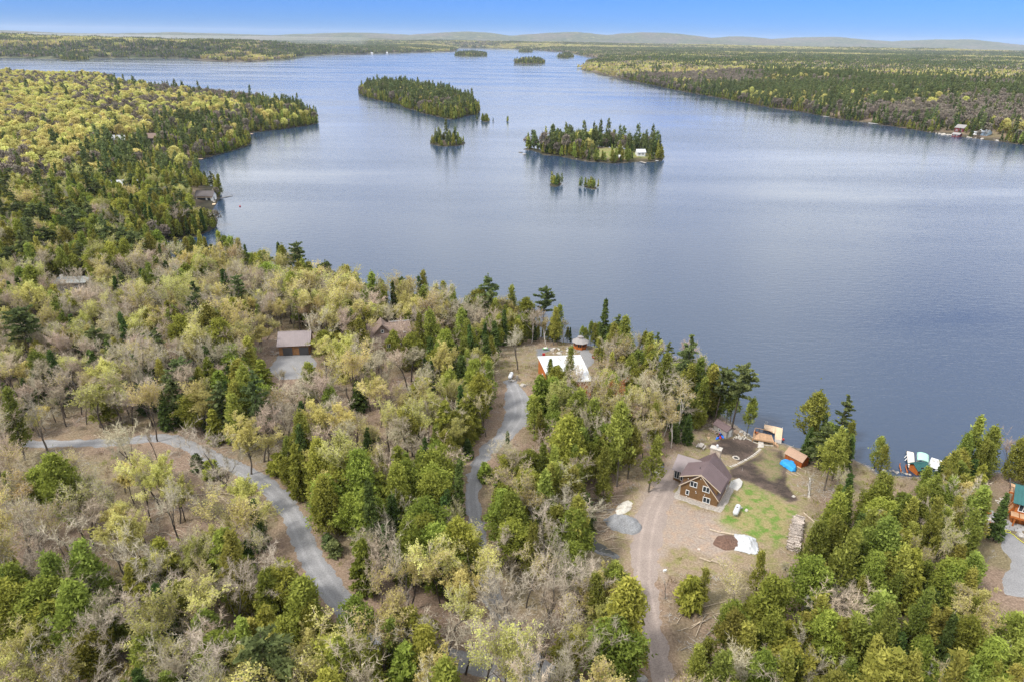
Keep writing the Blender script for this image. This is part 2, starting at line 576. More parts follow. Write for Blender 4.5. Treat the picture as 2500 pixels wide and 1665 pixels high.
def road_field(x, y, p):
    """half width minus distance to the centre line; and the signed offset from it"""
    best = np.full(x.shape, -1e9)
    off = np.zeros(x.shape)
    for i in range(len(p) - 1):
        ax, ay, aw = p[i]
        bx, by, bw = p[i + 1]
        ex, ey = bx - ax, by - ay
        t = np.clip(((x - ax) * ex + (y - ay) * ey) / (ex * ex + ey * ey + 1e-9), 0, 1)
        dx, dy = x - ax - t * ex, y - ay - t * ey
        dd = np.hypot(dx, dy)
        f = (aw + (bw - aw) * t) / 2 - dd
        m = f > best
        best = np.where(m, f, best)
        off = np.where(m, dd * np.sign(ex * dy - ey * dx), off)
    return best, off


def poly_field(x, y, p):
    d = dist_poly(x, y, p)
    return np.where(inside(x, y, p), d, -d)


def edge_noise(x, y, a=0.9, s=2.2, seed=31):
    return (fbm(x / s, y / s, seed, 3) - .5) * 2 * a


# ------------------------------------------------------------------ the ground: one sheet out to the far hills
def ground_sheet():
    az = np.concatenate([np.arange(-180, -46, 4.0), np.arange(-46, 46.01, 0.14), np.arange(50, 180.1, 4.0)])
    r = [0.05, 15, 30]
    while r[-1] < 60:
        r.append(r[-1] * 1.03)
    while r[-1] < 420:
        r.append(r[-1] * 1.0058)
    while r[-1] < 21000:
        r.append(r[-1] * 1.016)
    r = np.array(r)
    A, R = np.meshgrid(np.radians(az), r)
    x, y = (R * np.sin(A)).ravel(), (R * np.cos(A)).ravel()
    d = sdist(x, y)
    z = height(x, y, d)
    nr, na = A.shape
    i = (np.arange(nr - 1)[:, None] * na + np.arange(na - 1)[None, :]).ravel()
    quads = np.stack([i, i + na, i + na + 1, i + 1], 1)
    near = (np.hypot(x, y) < 330) & (np.abs(x) < 260)
    masks = {}

    def paint(key, p, soft=0.8, noise=1.0, s=2.2, gain=1.0):
        xs, ys = x[near], y[near]
        f = poly_field(xs, ys, p) + edge_noise(xs, ys, noise, s)
        v = np.zeros(x.shape)
        v[near] = smooth(-soft, soft, f) * gain
        masks[key] = np.maximum(masks.get(key, 0), v)
    paint('lawn', LAWN, 1.6, 1.8)
    paint('lawn', PATCHY, 1.2, 1.8, gain=0.40)
    paint('soil', SOIL1, 0.25, 0.25)
    paint('soil', SOIL2, 0.3, 0.4)
    paint('dirt', DIRT, 1.2, 1.8)
    paint('dry', CLEARING, 2.0, 1.6)
    paint('dry', GARDEN, 2.5, 2.5, gain=0.7)
    paint('dry', BARE_SHORE, 2.0, 2.0)
    paint('grav', COURT, 0.3, 0.3)
    masks['soil'] = masks['soil'] * (1 - 0.75 * np.minimum(1, masks['lawn'] * 1.8))
    for k in ROADS:      # the worn verge beside the tracks
        v = np.zeros(x.shape)
        f, _ = road_field(x[near], y[near], ROADS[k])
        v[near] = smooth(-2.6, -0.2, f + edge_noise(x[near], y[near], 1.1, 1.7)) * 0.6
        masks['verge'] = np.maximum(masks.get('verge', 0), v)
    il = np.zeros(x.shape)
    mm = (np.hypot(x, y) > 430) & (np.hypot(x, y) < 700)
    il[mm] = smooth(-2, 3, poly_field(x[mm], y[mm], ISLE_LAWN))
    masks['lawn'] = np.maximum(masks['lawn'], il)
    masks['bank_off'] = il
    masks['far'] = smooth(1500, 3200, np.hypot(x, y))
    masks['shore'] = smooth(2.2, 0.3, d + edge_noise(x, y, 1.0, 1.5)) * (1 - 0.75 * smooth(280, 450, np.hypot(x, y)))
    masks['bank'] = smooth(14, 5, d + edge_noise(x, y, 2, 6)) * (d > -4) * smooth(200, 300, np.hypot(x, y)) * (1 - 0.55 * masks.pop('bank_off'))
    return np_mesh('ground', np.stack([x, y, z], 1), quads, GROUND_M, masks)


def ground_material():
    m = bpy.data.materials.new('ground')
    m.use_nodes = True
    nt = m.node_tree
    N, L = nt.nodes, nt.links
    b = N['Principled BSDF']
    b.inputs['Roughness'].default_value = 0.95
    b.inputs['Specular IOR Level'].default_value = 0.1
    tc = N.new('ShaderNodeTexCoord')

    def noise(scale, detail=4, rough=0.6):
        n = N.new('ShaderNodeTexNoise')
        n.inputs['Scale'].default_value = scale
        n.inputs['Detail'].default_value = detail
        n.inputs['Roughness'].default_value = rough
        L.new(tc.outputs['Object'], n.inputs['Vector'])
        return n.outputs[0]

    def ramp(sock, stops):
        r = N.new('ShaderNodeValToRGB')
        el = r.color_ramp.elements
        while len(el) < len(stops):
            el.new(0.5)
        for e, (p, c) in zip(el, stops):
            e.position = p
            e.color = (*c, 1)
        L.new(sock, r.inputs[0])
        return r.outputs[0]

    def mix(a, b_, f):
        n = N.new('ShaderNodeMix')
        n.data_type = 'RGBA'
        L.new(a, n.inputs['A'])
        L.new(b_, n.inputs['B'])
        L.new(f, n.inputs['Factor'])
        return n.outputs['Result']

    def attr(k):
        n = N.new('ShaderNodeAttribute')
        n.attribute_name = k
        return n.outputs['Fac']
    fine, mid, big = noise(3.2, 6, 0.75), noise(0.55, 4), noise(0.06, 3)
    litter = ramp(fine, [(0.28, (0.075, 0.055, 0.042)), (0.45, (0.165, 0.118, 0.088)), (0.58, (0.245, 0.178, 0.132)), (0.75, (0.37, 0.29, 0.22))])
    litter2 = ramp(fine, [(0.3, (0.07, 0.06, 0.035)), (0.5, (0.165, 0.135, 0.08)), (0.72, (0.29, 0.25, 0.155))])
    mr = N.new('ShaderNodeMapRange')
    mr.inputs['From Min'].default_value = 0.42
    mr.inputs['From Max'].default_value = 0.62
    L.new(big, mr.inputs[0])
    base = mix(litter, litter2, mr.outputs[0])
    dry = mix(ramp(fine, [(0.3, (0.12, 0.092, 0.06)), (0.5, (0.225, 0.172, 0.115)), (0.7, (0.33, 0.265, 0.18))]),
              ramp(fine, [(0.3, (0.10, 0.10, 0.04)), (0.5, (0.19, 0.17, 0.075)), (0.7, (0.29, 0.25, 0.13))]), ramp(mid, [(0.46, (0, 0, 0)), (0.60, (1, 1, 1))]))
    lawn = mix(ramp(fine, [(0.3, (0.125, 0.115, 0.045)), (0.5, (0.23, 0.20, 0.09)), (0.7, (0.32, 0.27, 0.15))]),
               ramp(fine, [(0.3, (0.06, 0.115, 0.022)), (0.6, (0.125, 0.205, 0.04)), (0.75, (0.19, 0.26, 0.065))]), ramp(mid, [(0.46, (0, 0, 0)), (0.62, (1, 1, 1))]))
    soil = mix(ramp(fine, [(0.3, (0.030, 0.024, 0.021)), (0.55, (0.055, 0.043, 0.036)), (0.75, (0.10, 0.075, 0.06))]),
               ramp(fine, [(0.3, (0.06, 0.045, 0.038)), (0.55, (0.115, 0.085, 0.07)), (0.75, (0.19, 0.14, 0.11))]), ramp(noise(0.25, 4), [(0.40, (0, 0, 0)), (0.62, (1, 1, 1))]))
    dirt = mix(ramp(fine, [(0.3, (0.175, 0.138, 0.112)), (0.5, (0.262, 0.213, 0.177)), (0.72, (0.35, 0.30, 0.255))]),
               ramp(fine, [(0.3, (0.16, 0.115, 0.085)), (0.5, (0.30, 0.22, 0.165)), (0.72, (0.40, 0.32, 0.25))]), ramp(mid, [(0.46, (0, 0, 0)), (0.64, (1, 1, 1))]))
    grav = ramp(fine, [(0.3, (0.11, 0.115, 0.125)), (0.7, (0.21, 0.215, 0.225))])
    verge = ramp(fine, [(0.3, (0.13, 0.092, 0.068)), (0.5, (0.24, 0.170, 0.122)), (0.72, (0.35, 0.27, 0.20))])
    shore = ramp(noise(1.1, 5, 0.7), [(0.35, (0.06, 0.055, 0.05)), (0.5, (0.17, 0.15, 0.13)), (0.66, (0.36, 0.34, 0.31))])
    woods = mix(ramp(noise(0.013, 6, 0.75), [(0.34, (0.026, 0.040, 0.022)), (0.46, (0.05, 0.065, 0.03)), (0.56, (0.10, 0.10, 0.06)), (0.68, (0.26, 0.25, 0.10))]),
                ramp(noise(0.02, 5, 0.7), [(0.36, (0.05, 0.048, 0.04)), (0.52, (0.10, 0.09, 0.07)), (0.66, (0.22, 0.19, 0.125))]), ramp(noise(0.0014, 4, 0.6), [(0.47, (0, 0, 0)), (0.58, (1, 1, 1))]))  # wooded tones; the patches also paint in sunlit tan and cloud shadow
    c = mix(base, verge, attr('verge'))
    c = mix(c, dry, attr('dry'))
    c = mix(c, dirt, attr('dirt'))
    c = mix(c, soil, attr('soil'))
    c = mix(c, lawn, attr('lawn'))
    c = mix(c, grav, attr('grav'))
    c = mix(c, shore, attr('shore'))
    bankc = ramp(fine, [(0.3, (0.022, 0.022, 0.014)), (0.55, (0.05, 0.045, 0.03)), (0.75, (0.10, 0.085, 0.06))])
    c = mix(c, bankc, attr('bank'))
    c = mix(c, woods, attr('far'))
    L.new(c, b.inputs['Base Color'])
    bp = N.new('ShaderNodeBump')
    bp.inputs['Strength'].default_value = 0.6
    bp.inputs['Distance'].default_value = 0.12
    L.new(fine, bp.inputs['Height'])
    L.new(bp.outputs[0], b.inputs['Normal'])
    return m


GROUND_M = ground_material()
ground = tag(link('ground', ground_sheet()), kind='structure')


def gravel_material(name, c0, c1, c2):
    """stone chips with two wheel tracks worn paler along the track ('off' = metres from the centre line)"""
    m = bpy.data.materials.new(name)
    m.use_nodes = True
    N, L = m.node_tree.nodes, m.node_tree.links
    b = N['Principled BSDF']
    b.inputs['Roughness'].default_value = 0.95
    b.inputs['Specular IOR Level'].default_value = 0.1
    tc = N.new('ShaderNodeTexCoord')
    n1 = N.new('ShaderNodeTexNoise')
    n1.inputs['Scale'].default_value = 5.0
    n1.inputs['Detail'].default_value = 7
    n1.inputs['Roughness'].default_value = 0.8
    L.new(tc.outputs['Object'], n1.inputs['Vector'])
    n2 = N.new('ShaderNodeTexNoise')
    n2.inputs['Scale'].default_value = 0.35
    n2.inputs['Detail'].default_value = 5
    L.new(tc.outputs['Object'], n2.inputs['Vector'])
    r = N.new('ShaderNodeValToRGB')
    r.color_ramp.elements[0].position = 0.30
    r.color_ramp.elements[0].color = (*c0, 1)
    r.color_ramp.elements[1].position = 0.72
    r.color_ramp.elements[1].color = (*c2, 1)
    e = r.color_ramp.elements.new(0.5)
    e.color = (*c1, 1)
    L.new(n1.outputs[0], r.inputs[0])
    at_ = N.new('ShaderNodeAttribute')
    at_.attribute_name = 'off'
    tr = N.new('ShaderNodeMapRange')
    tr.inputs['From Min'].default_value = 0.45
    tr.inputs['From Max'].default_value = 0.05
    ab = N.new('ShaderNodeMath')
    ab.operation = 'SUBTRACT'
    ab.inputs[1].default_value = 0.85
    L.new(at_.outputs['Fac'], ab.inputs[0])
    ab2 = N.new('ShaderNodeMath')
    ab2.operation = 'ABSOLUTE'
    L.new(ab.outputs[0], ab2.inputs[0])
    L.new(ab2.outputs[0], tr.inputs[0])
    mul = N.new('ShaderNodeMath')
    mul.operation = 'MULTIPLY'
    L.new(tr.outputs[0], mul.inputs[0])
    L.new(n2.outputs[0], mul.inputs[1])
    hs = N.new('ShaderNodeHueSaturation')
    va = N.new('ShaderNodeMath')
    va.operation = 'MULTIPLY_ADD'
    va.inputs[1].default_value = 0.30
    va.inputs[2].default_value = 0.80
    L.new(mul.outputs[0], va.inputs[0])
    va2 = N.new('ShaderNodeMath')
    va2.operation = 'MULTIPLY_ADD'
    va2.inputs[1].default_value = 0.35
    L.new(n2.outputs[0], va2.inputs[0])
    L.new(va.outputs[0], va2.inputs[2])
    L.new(va2.outputs[0], hs.inputs['Value'])
    L.new(r.outputs[0], hs.inputs['Color'])
    L.new(hs.outputs[0], b.inputs['Base Color'])
    bp = N.new('ShaderNodeBump')
    bp.inputs['Strength'].default_value = 0.5
    bp.inputs['Distance'].default_value = 0.05
    L.new(n1.outputs[0], bp.inputs['Height'])
    L.new(bp.outputs[0], b.inputs['Normal'])
    return m


GREY_GRAVEL = gravel_material('grey_gravel', (0.12, 0.12, 0.126), (0.225, 0.222, 0.226), (0.32, 0.316, 0.316))
PINK_GRAVEL = gravel_material('pink_gravel', (0.155, 0.126, 0.110), (0.262, 0.215, 0.19), (0.35, 0.30, 0.27))


def sheet(name, field, lo, hi, cell, m, lift=0.05, noise=0.35, off=None):
    """a thin sheet laid over the ground wherever FIELD (metres inside its outline) is positive; its ragged rim sinks into the soil"""
    xs, ys = np.arange(lo[0], hi[0] + cell, cell), np.arange(lo[1], hi[1] + cell, cell)
    X, Y = np.meshgrid(xs, ys)
    x, y = X.ravel(), Y.ravel()
    f, of = field(x, y)
    f = f + edge_noise(x, y, noise, 1.3, 55)
    na = len(xs)
    keep = f > -0.7
    i = (np.arange(len(ys) - 1)[:, None] * na + np.arange(na - 1)[None, :]).ravel()
    q = np.stack([i, i + 1, i + na + 1, i + na], 1)
    q = q[keep[q].all(1)]
    use = np.unique(q)
    remap = np.full(len(x), -1)
    remap[use] = np.arange(len(use))
    x, y, f, of = x[use], y[use], f[use], of[use]
    z = height(x, y) + np.clip(0.02 + f * 0.16, -0.1, lift)
    o = link(name, np_mesh(name, np.stack([x, y, z], 1), remap[q], m, {'off': np.abs(of)}))
    return tag(o, kind='structure')


for k, mm_ in (('gravel_road', GREY_GRAVEL), ('grey_driveway', GREY_GRAVEL), ('dirt_driveway', PINK_GRAVEL)):
    p = ROADS[k]
    sheet(k, lambda x, y, p=p: road_field(x, y, p), p[:, :2].min(0) - 5, p[:, :2].max(0) + 5, 0.42, mm_, noise=0.8 if k != 'dirt_driveway' else 1.0,
          lift={'gravel_road': 0.05, 'grey_driveway': 0.056, 'dirt_driveway': 0.05}[k])
for k, p, mm_ in (('garage_yard', GARAGEPAD, GREY_GRAVEL), ('garden_path', GARDENPATH, GREY_GRAVEL), ('gravel_yard', DRIVE_R, GREY_GRAVEL)):
    sheet(k, lambda x, y, p=p: (poly_field(x, y, p), np.full(x.shape, 9.0)), p.min(0) - 2, p.max(0) + 2, 0.42, mm_, noise=0.5)


# ------------------------------------------------------------------ the lake
def water_material():
    m = bpy.data.materials.new('lake_water')
    m.use_nodes = True
    N, L = m.node_tree.nodes, m.node_tree.links
    b = N['Principled BSDF']
    b.inputs['Base Color'].default_value = (0.022, 0.042, 0.080, 1)
    b.inputs['Roughness'].default_value = 0.13
    b.inputs['IOR'].default_value = 1.33
    tc = N.new('ShaderNodeTexCoord')

    def wave(sx, sy, rot, scale, detail, rough=0.5):
        mp = N.new('ShaderNodeMapping')
        mp.inputs['Rotation'].default_value = (0, 0, math.radians(rot))
        mp.inputs['Scale'].default_value = (sx, sy, 1)
        L.new(tc.outputs['Object'], mp.inputs['Vector'])
        n = N.new('ShaderNodeTexNoise')
        n.inputs['Scale'].default_value = scale
        n.inputs['Detail'].default_value = detail
        n.inputs['Roughness'].default_value = rough
        L.new(mp.outputs[0], n.inputs['Vector'])
        return n.outputs[0]
    w1, w2, w3 = wave(0.34, 1.0, -14, 1.3, 3, 0.6), wave(0.45, 1.0, 12, 0.5, 2), wave(0.22, 1.0, 6, 0.010, 5, 0.62)
    a = N.new('ShaderNodeMath')
    a.operation = 'MULTIPLY_ADD'
    a.inputs[1].default_value = 1.2
    L.new(w2, a.inputs[0])
    L.new(w1, a.inputs[2])
    bp = N.new('ShaderNodeBump')
    bp.inputs['Distance'].default_value = 0.16
    mr = N.new('ShaderNodeMapRange')       # wind lanes: calmer and rougher water
    mr.inputs['From Min'].default_value = 0.35
    mr.inputs['From Max'].default_value = 0.65
    mr.inputs['To Min'].default_value = 0.26
    mr.inputs['To Max'].default_value = 0.66
    L.new(w3, mr.inputs[0])
    rg = N.new('ShaderNodeMapRange')
    rg.inputs['From Min'].default_value = 0.36
    rg.inputs['From Max'].default_value = 0.64
    rg.inputs['To Min'].default_value = 0.085
    rg.inputs['To Max'].default_value = 0.19
    L.new(w3, rg.inputs[0])
    L.new(rg.outputs[0], b.inputs['Roughness'])
    L.new(mr.outputs[0], bp.inputs['Strength'])
    L.new(a.outputs[0], bp.inputs['Height'])
    L.new(bp.outputs[0], b.inputs['Normal'])
    return m


WATER_M = water_material()
lk = MB()
lk.add([(-21000, -2000, 0), (21000, -2000, 0), (21000, 20900, 0), (-21000, 20900, 0)], [(0, 1, 2, 3)])
tag(lk.build('lake', WATER_M), kind='structure')
# ------------------------------------------------------------------ tree kinds: a trunk mesh and a crown mesh each
BARK = mat('bark_grey', (0.125, 0.105, 0.088), 0.95, scale=3.0, color2=(0.07, 0.06, 0.05), obj_var=0.25)
BARK_DARK = mat('bark_brown', (0.085, 0.066, 0.052), 0.95, scale=3.0, color2=(0.045, 0.036, 0.03), obj_var=0.2)
BARK_WHITE = mat('bark_white', (0.62, 0.58, 0.52), 0.9, scale=1.6, color2=(0.38, 0.34, 0.29), obj_var=0.1)
TWIG = foliage_mat('twigs_grey', (0.24, 0.203, 0.15), (0.5, 0.442, 0.345), 0.02, 0.22, 0.1)
TWIG_TAN = foliage_mat('twigs_tan', (0.275, 0.222, 0.163), (0.53, 0.45, 0.335), 0.03, 0.22, 0.1)
TWIG_BIRCH = foliage_mat('twigs_birch', (0.26, 0.19, 0.13), (0.52, 0.46, 0.38), 0.02, 0.18, 0.1)
LEAF_BUD = foliage_mat('young_leaves', (0.36, 0.33, 0.10), (0.67, 0.63, 0.23), 0.022, 0.22, 0.45)
LEAF_BIRCH = foliage_mat('birch_catkins', (0.26, 0.18, 0.075), (0.46, 0.36, 0.14), 0.025, 0.2, 0.3)
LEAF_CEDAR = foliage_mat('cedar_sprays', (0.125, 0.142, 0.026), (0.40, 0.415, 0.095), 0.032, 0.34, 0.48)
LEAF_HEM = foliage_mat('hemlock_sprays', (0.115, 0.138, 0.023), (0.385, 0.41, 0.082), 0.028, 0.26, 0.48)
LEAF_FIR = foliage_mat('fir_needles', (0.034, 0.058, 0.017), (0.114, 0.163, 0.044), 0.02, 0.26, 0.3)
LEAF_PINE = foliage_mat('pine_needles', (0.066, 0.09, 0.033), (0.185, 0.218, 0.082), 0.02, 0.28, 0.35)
LEAF_RED = foliage_mat('rusty_leaves', (0.30, 0.12, 0.03), (0.50, 0.26, 0.08), 0.02, 0.2, 0.3)
TWIG_FAR = foliage_mat('far_twigs', (0.13, 0.11, 0.088), (0.29, 0.25, 0.195), 0.02, 0.2, 0.1)
DEAD = foliage_mat('dead_twigs', (0.22, 0.20, 0.18), (0.42, 0.40, 0.37), 0.01, 0.15, 0.05)


class Leaves:
    """triangles of a crown gathered as numpy blocks"""
    def __init__(self, r):
        self.V, self.T, self.r = [], [], r

    def clump(self, c, spread, n, size, tint, axis=None, flat=1.0, elong=1.6):
        r = self.r
        p = r.normal(0, 1, (n, 3)) * np.asarray(spread) + np.asarray(c)
        a = r.normal(0, 1, (n, 3))
        if axis is not None:
            a = a * 0.55 + np.asarray(axis)
        a /= np.linalg.norm(a, axis=1)[:, None] + 1e-9
        b = np.cross(a, r.normal(0, 1, (n, 3)) * (1, 1, flat) + (0, 0, 1e-3))
        if flat < 1:
            b[:, 2] *= flat
        b /= np.linalg.norm(b, axis=1)[:, None] + 1e-9
        s = size * r.uniform(0.65, 1.35, (n, 1))
        self.V.append(np.stack([p + a * s * elong * 0.6, p - a * s * elong * 0.4 + b * s * 0.5, p - a * s * elong * 0.4 - b * s * 0.5], 1).reshape(-1, 3))
        t = np.clip(tint + r.normal(0, 0.13, n), 0, 1)
        self.T.append(np.repeat(t, 3))

    def twigs(self, p0, p1, w, tint):
        """long thin blades from p0 to p1"""
        p0, p1 = np.asarray(p0), np.asarray(p1)
        d = p1 - p0
        s = np.cross(d, self.r.normal(0, 1, d.shape))
        s /= np.linalg.norm(s, axis=1)[:, None] + 1e-9
        w = np.asarray(w)[:, None] if np.ndim(w) else w
        self.V.append(np.stack([p0 + s * w / 2, p0 - s * w / 2, p1], 1).reshape(-1, 3))
        self.T.append(np.repeat(np.clip(tint + self.r.normal(0, 0.2, len(p0)), 0, 1), 3))

    def arrays(self):
        v = np.vstack(self.V)
        return v, np.arange(len(v)).reshape(-1, 3), np.concatenate(self.T)


def crown_mesh(name, L, m):
    v, t, tint = L.arrays()
    return np_mesh(name, v, t, m, {'tint': tint}, smooth_=False)


def straight_trunk(h, r0, r, lean=0.03, n=5, m=BARK, top=0.96):
    k = 6
    lx, ly = r.normal(0, lean, 2)
    pts = [(lx * h * t + 0.05 * math.sin(5 * t + lx * 90), ly * h * t, h * t * top) for t in np.linspace(0, 1, k)]
    mb = MB()
    mb.tube([(0, 0, -0.5)] + pts, [r0 * 1.2] + [max(0.025, r0 * (1 - t * 0.93)) for t in np.linspace(0, 1, k)], n)
    return mb.mesh('trunk', m, True), (lx, ly)


def make_cedar(seed, h=11, w=1.9, base=0.10, leaf=LEAF_CEDAR, thin=1.0, n_tip=240, per=16, size=0.25, blunt=0.75, droop=-0.3, lobes=0.22):
    r = np.random.default_rng(seed)
    tr, (lx, ly) = straight_trunk(h, 0.013 * h + 0.03, r, 0.02)
    L = Leaves(r)
    ph = r.uniform(0, 6.28, 4)
    for _ in range(int(n_tip * thin)):
        t = r.uniform(0, 1) ** 0.85
        a = r.uniform(0, 6.283)
        prof = (1 - t) ** blunt * min(1.0, 0.45 + t * 3.2) + 0.03
        prof *= 1 + lobes * math.sin(2 * a + ph[0] + 5 * t) + 0.16 * math.sin(3 * a + ph[1] - 9 * t)
        if math.sin(3 * a + ph[2] + 7 * t) + math.sin(2 * a + ph[3] - 11 * t) < -1.15:
            continue
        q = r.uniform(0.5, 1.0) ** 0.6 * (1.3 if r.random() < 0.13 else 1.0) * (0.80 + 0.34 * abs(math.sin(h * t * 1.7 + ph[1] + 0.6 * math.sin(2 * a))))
        z = h * (base + (1.0 - base) * t)
        rad = w * prof * q
        c = (lx * z + math.cos(a) * rad, ly * z + math.sin(a) * rad, z + r.normal(0, 0.1))
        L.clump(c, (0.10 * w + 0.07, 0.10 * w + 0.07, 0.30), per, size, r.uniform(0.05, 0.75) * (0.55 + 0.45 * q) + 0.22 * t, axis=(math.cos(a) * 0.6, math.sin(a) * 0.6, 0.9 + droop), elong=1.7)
    L.clump((lx * h * .55, ly * h * .55, h * (base + 0.45 * (1 - base))), (w * 0.25, w * 0.25, h * 0.2), 110, size * 1.6, 0.1)
    # bare dead limbs under the crown
    n = 26
    z = r.uniform(0.08, max(0.12, base + 0.12), n) * h
    a = r.uniform(0, 6.28, n)
    p0 = np.stack([lx * z, ly * z, z], 1)
    p1 = p0 + np.stack([np.cos(a), np.sin(a), r.uniform(-.2, .3, n)], 1) * r.uniform(0.6, 1.0, (n, 1)) * w * 0.8
    L.twigs(p0, p1, 0.05, 0.0)
    return tr, crown_mesh('crown', L, leaf)


def make_layered(seed, h=12, w=2.4, base=0.08, leaf=LEAF_HEM, gap=0.55, nb=8, droop=0.25, size=0.34, irregular=0.25, power=0.85, bark=BARK_DARK, tuft=10, top_only=0.0, upturn=0.0, lean=0.02):
    """whorls of side branches carrying flat sprays: hemlock, fir, spruce, white pine"""
    r = np.random.default_rng(seed)
    tr, (lx, ly) = straight_trunk(h, 0.012 * h + 0.04, r, lean, m=bark)
    L = Leaves(r)
    z = h * max(base, top_only)
    z0 = z
    while z < h * 0.985:
        t = (z - z0) / (h - z0)
        if top_only or upturn:
            prof = (math.sin(math.pi * min(1, 0.22 + t * 0.80)) ** 0.6)
        else:
            prof = (1 - t) ** power * min(1.0, 0.6 + 3 * t)
        for k in range(nb):
            a = r.uniform(0, 6.283)
            ln = w * prof * r.uniform(1 - irregular * 2, 1 + irregular * 0.6) + 0.12
            if ln < 0.1:
                continue
            n_st = max(2, int(ln / 0.42))
            zz = z + r.normal(0, gap * 0.3)
            tb = r.uniform(0.1, 0.85)
            for s in range(1, n_st + 1):
                u = s / n_st
                bz = zz - droop * ln * u * u + upturn * ln * u
                c = (lx * z + math.cos(a) * ln * u, ly * z + math.sin(a) * ln * u, bz)
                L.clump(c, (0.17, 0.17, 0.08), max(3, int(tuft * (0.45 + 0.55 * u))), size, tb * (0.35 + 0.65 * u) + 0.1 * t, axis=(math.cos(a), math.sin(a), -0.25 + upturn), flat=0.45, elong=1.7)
            L.twigs(np.array([(lx * z, ly * z, zz)]), np.array([(lx * z + math.cos(a) * ln, ly * z + math.sin(a) * ln, zz - droop * ln + upturn * ln)]), 0.07, 0.0)
        z += gap * r.uniform(0.7, 1.3)
    L.clump((lx * h, ly * h, h * 0.985), (0.05, 0.05, 0.22), 14, size * 0.7, 0.6, axis=(0, 0, 1))
    return tr, crown_mesh('crown', L, leaf)


def make_bare(seed, h=12, spread=0.42, bark=BARK, twig=TWIG, leaf=None, n_leaf=0, leaf_size=0.2, forks=3, trunk_frac=0.42, r0=None, twig_w=0.046, dense=1.0, up=0.5, levels=3):
    """a leafless broadleaf tree: limbs fork again and again into a haze of twigs; LEAF adds just-opened leaves at their tips"""
    r = np.random.default_rng(seed)
    mb = MB()
    L = Leaves(r)
    r0 = r0 or 0.012 * h + 0.055
    tips = []

    def grow(p, d, ln, rad, lev):
        pts, rads = [p], [rad]
        n = 3 if lev else 4
        q, dd = Vector(p), Vector(d)
        for i in range(n):
            dd = (dd + Vector(r.normal(0, 0.10 + 0.05 * lev, 3)) + Vector((0, 0, 0.07 * up))).normalized()
            q = q + dd * (ln / n)
            pts.append(tuple(q))
            rads.append(rad * (1 - 0.45 * (i + 1) / n))
        if lev <= 1:
            mb.tube(pts, rads, 5 if lev == 0 else 4, cap=False)
        else:
            a_ = np.array(pts)
            L.twigs(a_[:-1], a_[1:], max(0.03, rads[0] * 1.5), 0.3)
        if lev >= levels:
            tips.append((pts, dd))
            return
        kids = forks + (1 if r.random() < 0.5 else 0) + (1 if lev == 0 else 0)
        for k in range(kids):
            u = r.uniform(0.35, 1.0) if lev else r.uniform(0.62, 1.0)
            if k == 0:
                u = 1.0
            i = min(len(pts) - 2, int(u * (len(pts) - 1)))
            f = u * (len(pts) - 1) - i
            b = Vector(pts[i]).lerp(Vector(pts[i + 1]), f)
            a = r.uniform(0, 6.283)
            sp = spread * r.uniform(0.6, 1.2) * (0.45 if k == 0 else 1.0)
            side = Vector((math.cos(a), math.sin(a), 0.0))
            nd = (dd * (1 - 0.3 * sp) + side * sp * 1.15 + Vector((0, 0, up * 0.6))).normalized()
            grow(tuple(b), nd, ln * r.uniform(0.58, 0.86) if lev else h * (1 - trunk_frac) * r.uniform(0.42, 0.66), rads[i + 1] * (0.78 if k == 0 else 0.5), lev + 1)
    grow((0, 0, -0.4), Vector((r.normal(0, .05), r.normal(0, .05), 1)).normalized(), h * trunk_frac, r0, 0)
    P0, P1 = [], []
    for pts, d in tips:
        a_ = np.array(pts)
        n = max(5, int(21 * dense))
        u = r.uniform(0.05, 1, n) * (len(pts) - 1)
        i = np.minimum(u.astype(int), len(pts) - 2)
        f = (u - i)[:, None]
        b = a_[i] * (1 - f) + a_[i + 1] * f
        dirs = np.array(d)[None] * 0.6 + r.normal(0, 0.55, (n, 3)) + (0, 0, 0.35 * up)
        dirs /= np.linalg.norm(dirs, axis=1)[:, None]
        P0.append(b)
        P1.append(b + dirs * r.uniform(0.45, 1.15, (n, 1)) * h / 13)
    P0, P1 = np.vstack(P0), np.vstack(P1)
    L.twigs(P0, P1, twig_w, 0.6)
    tr = mb.mesh('trunk', bark, True)
    if leaf is None or not n_leaf:
        return tr, crown_mesh('crown', L, twig)
    v, t, tint = L.arrays()
    L2 = Leaves(r)
    k = r.integers(0, len(P0), n_leaf)
    f = r.uniform(0.35, 1.1, (n_leaf, 1))
    c = P0[k] * (1 - f) + P1[k] * f
    tid = (np.sin(c[:, 0] * 1.3) + np.cos(c[:, 1] * 1.7) + np.sin(c[:, 2] * 1.1)) / 6 + 0.5
    for j in range(0, n_leaf, 40):
        L2.clump(c[j:j + 40], 0.10, len(c[j:j + 40]), leaf_size, tid[j:j + 40], elong=1.25)
    v2, t2, tint2 = L2.arrays()
    me = np_mesh('crown', np.vstack([v, v2]), np.vstack([t, t2 + len(v)]), [twig, leaf], {'tint': np.concatenate([tint, tint2])}, smooth_=False)
    mi = np.zeros(len(t) + len(t2), np.int32)
    mi[len(t):] = 1
    me.polygons.foreach_set('material_index', mi)
    return tr, me


def make_snag(seed, h=9):
    return make_bare(seed, h, 0.35, bark=DEAD, twig=DEAD, forks=2, trunk_frac=0.6, dense=0.4, levels=2, r0=0.11)


def wide(tc, f):
    """stretch a tree's crown and limbs sideways"""
    for me in tc:
        n = len(me.vertices) * 3
        co = np.empty(n, np.float32)
        me.vertices.foreach_get('co', co)
        co = co.reshape(-1, 3)
        k = 1 + (f - 1) * smooth(0.5, 4.0, co[:, 2])
        co[:, 0] *= k
        co[:, 1] *= k
        me.vertices.foreach_set('co', co.ravel())
        me.update()
    return tc


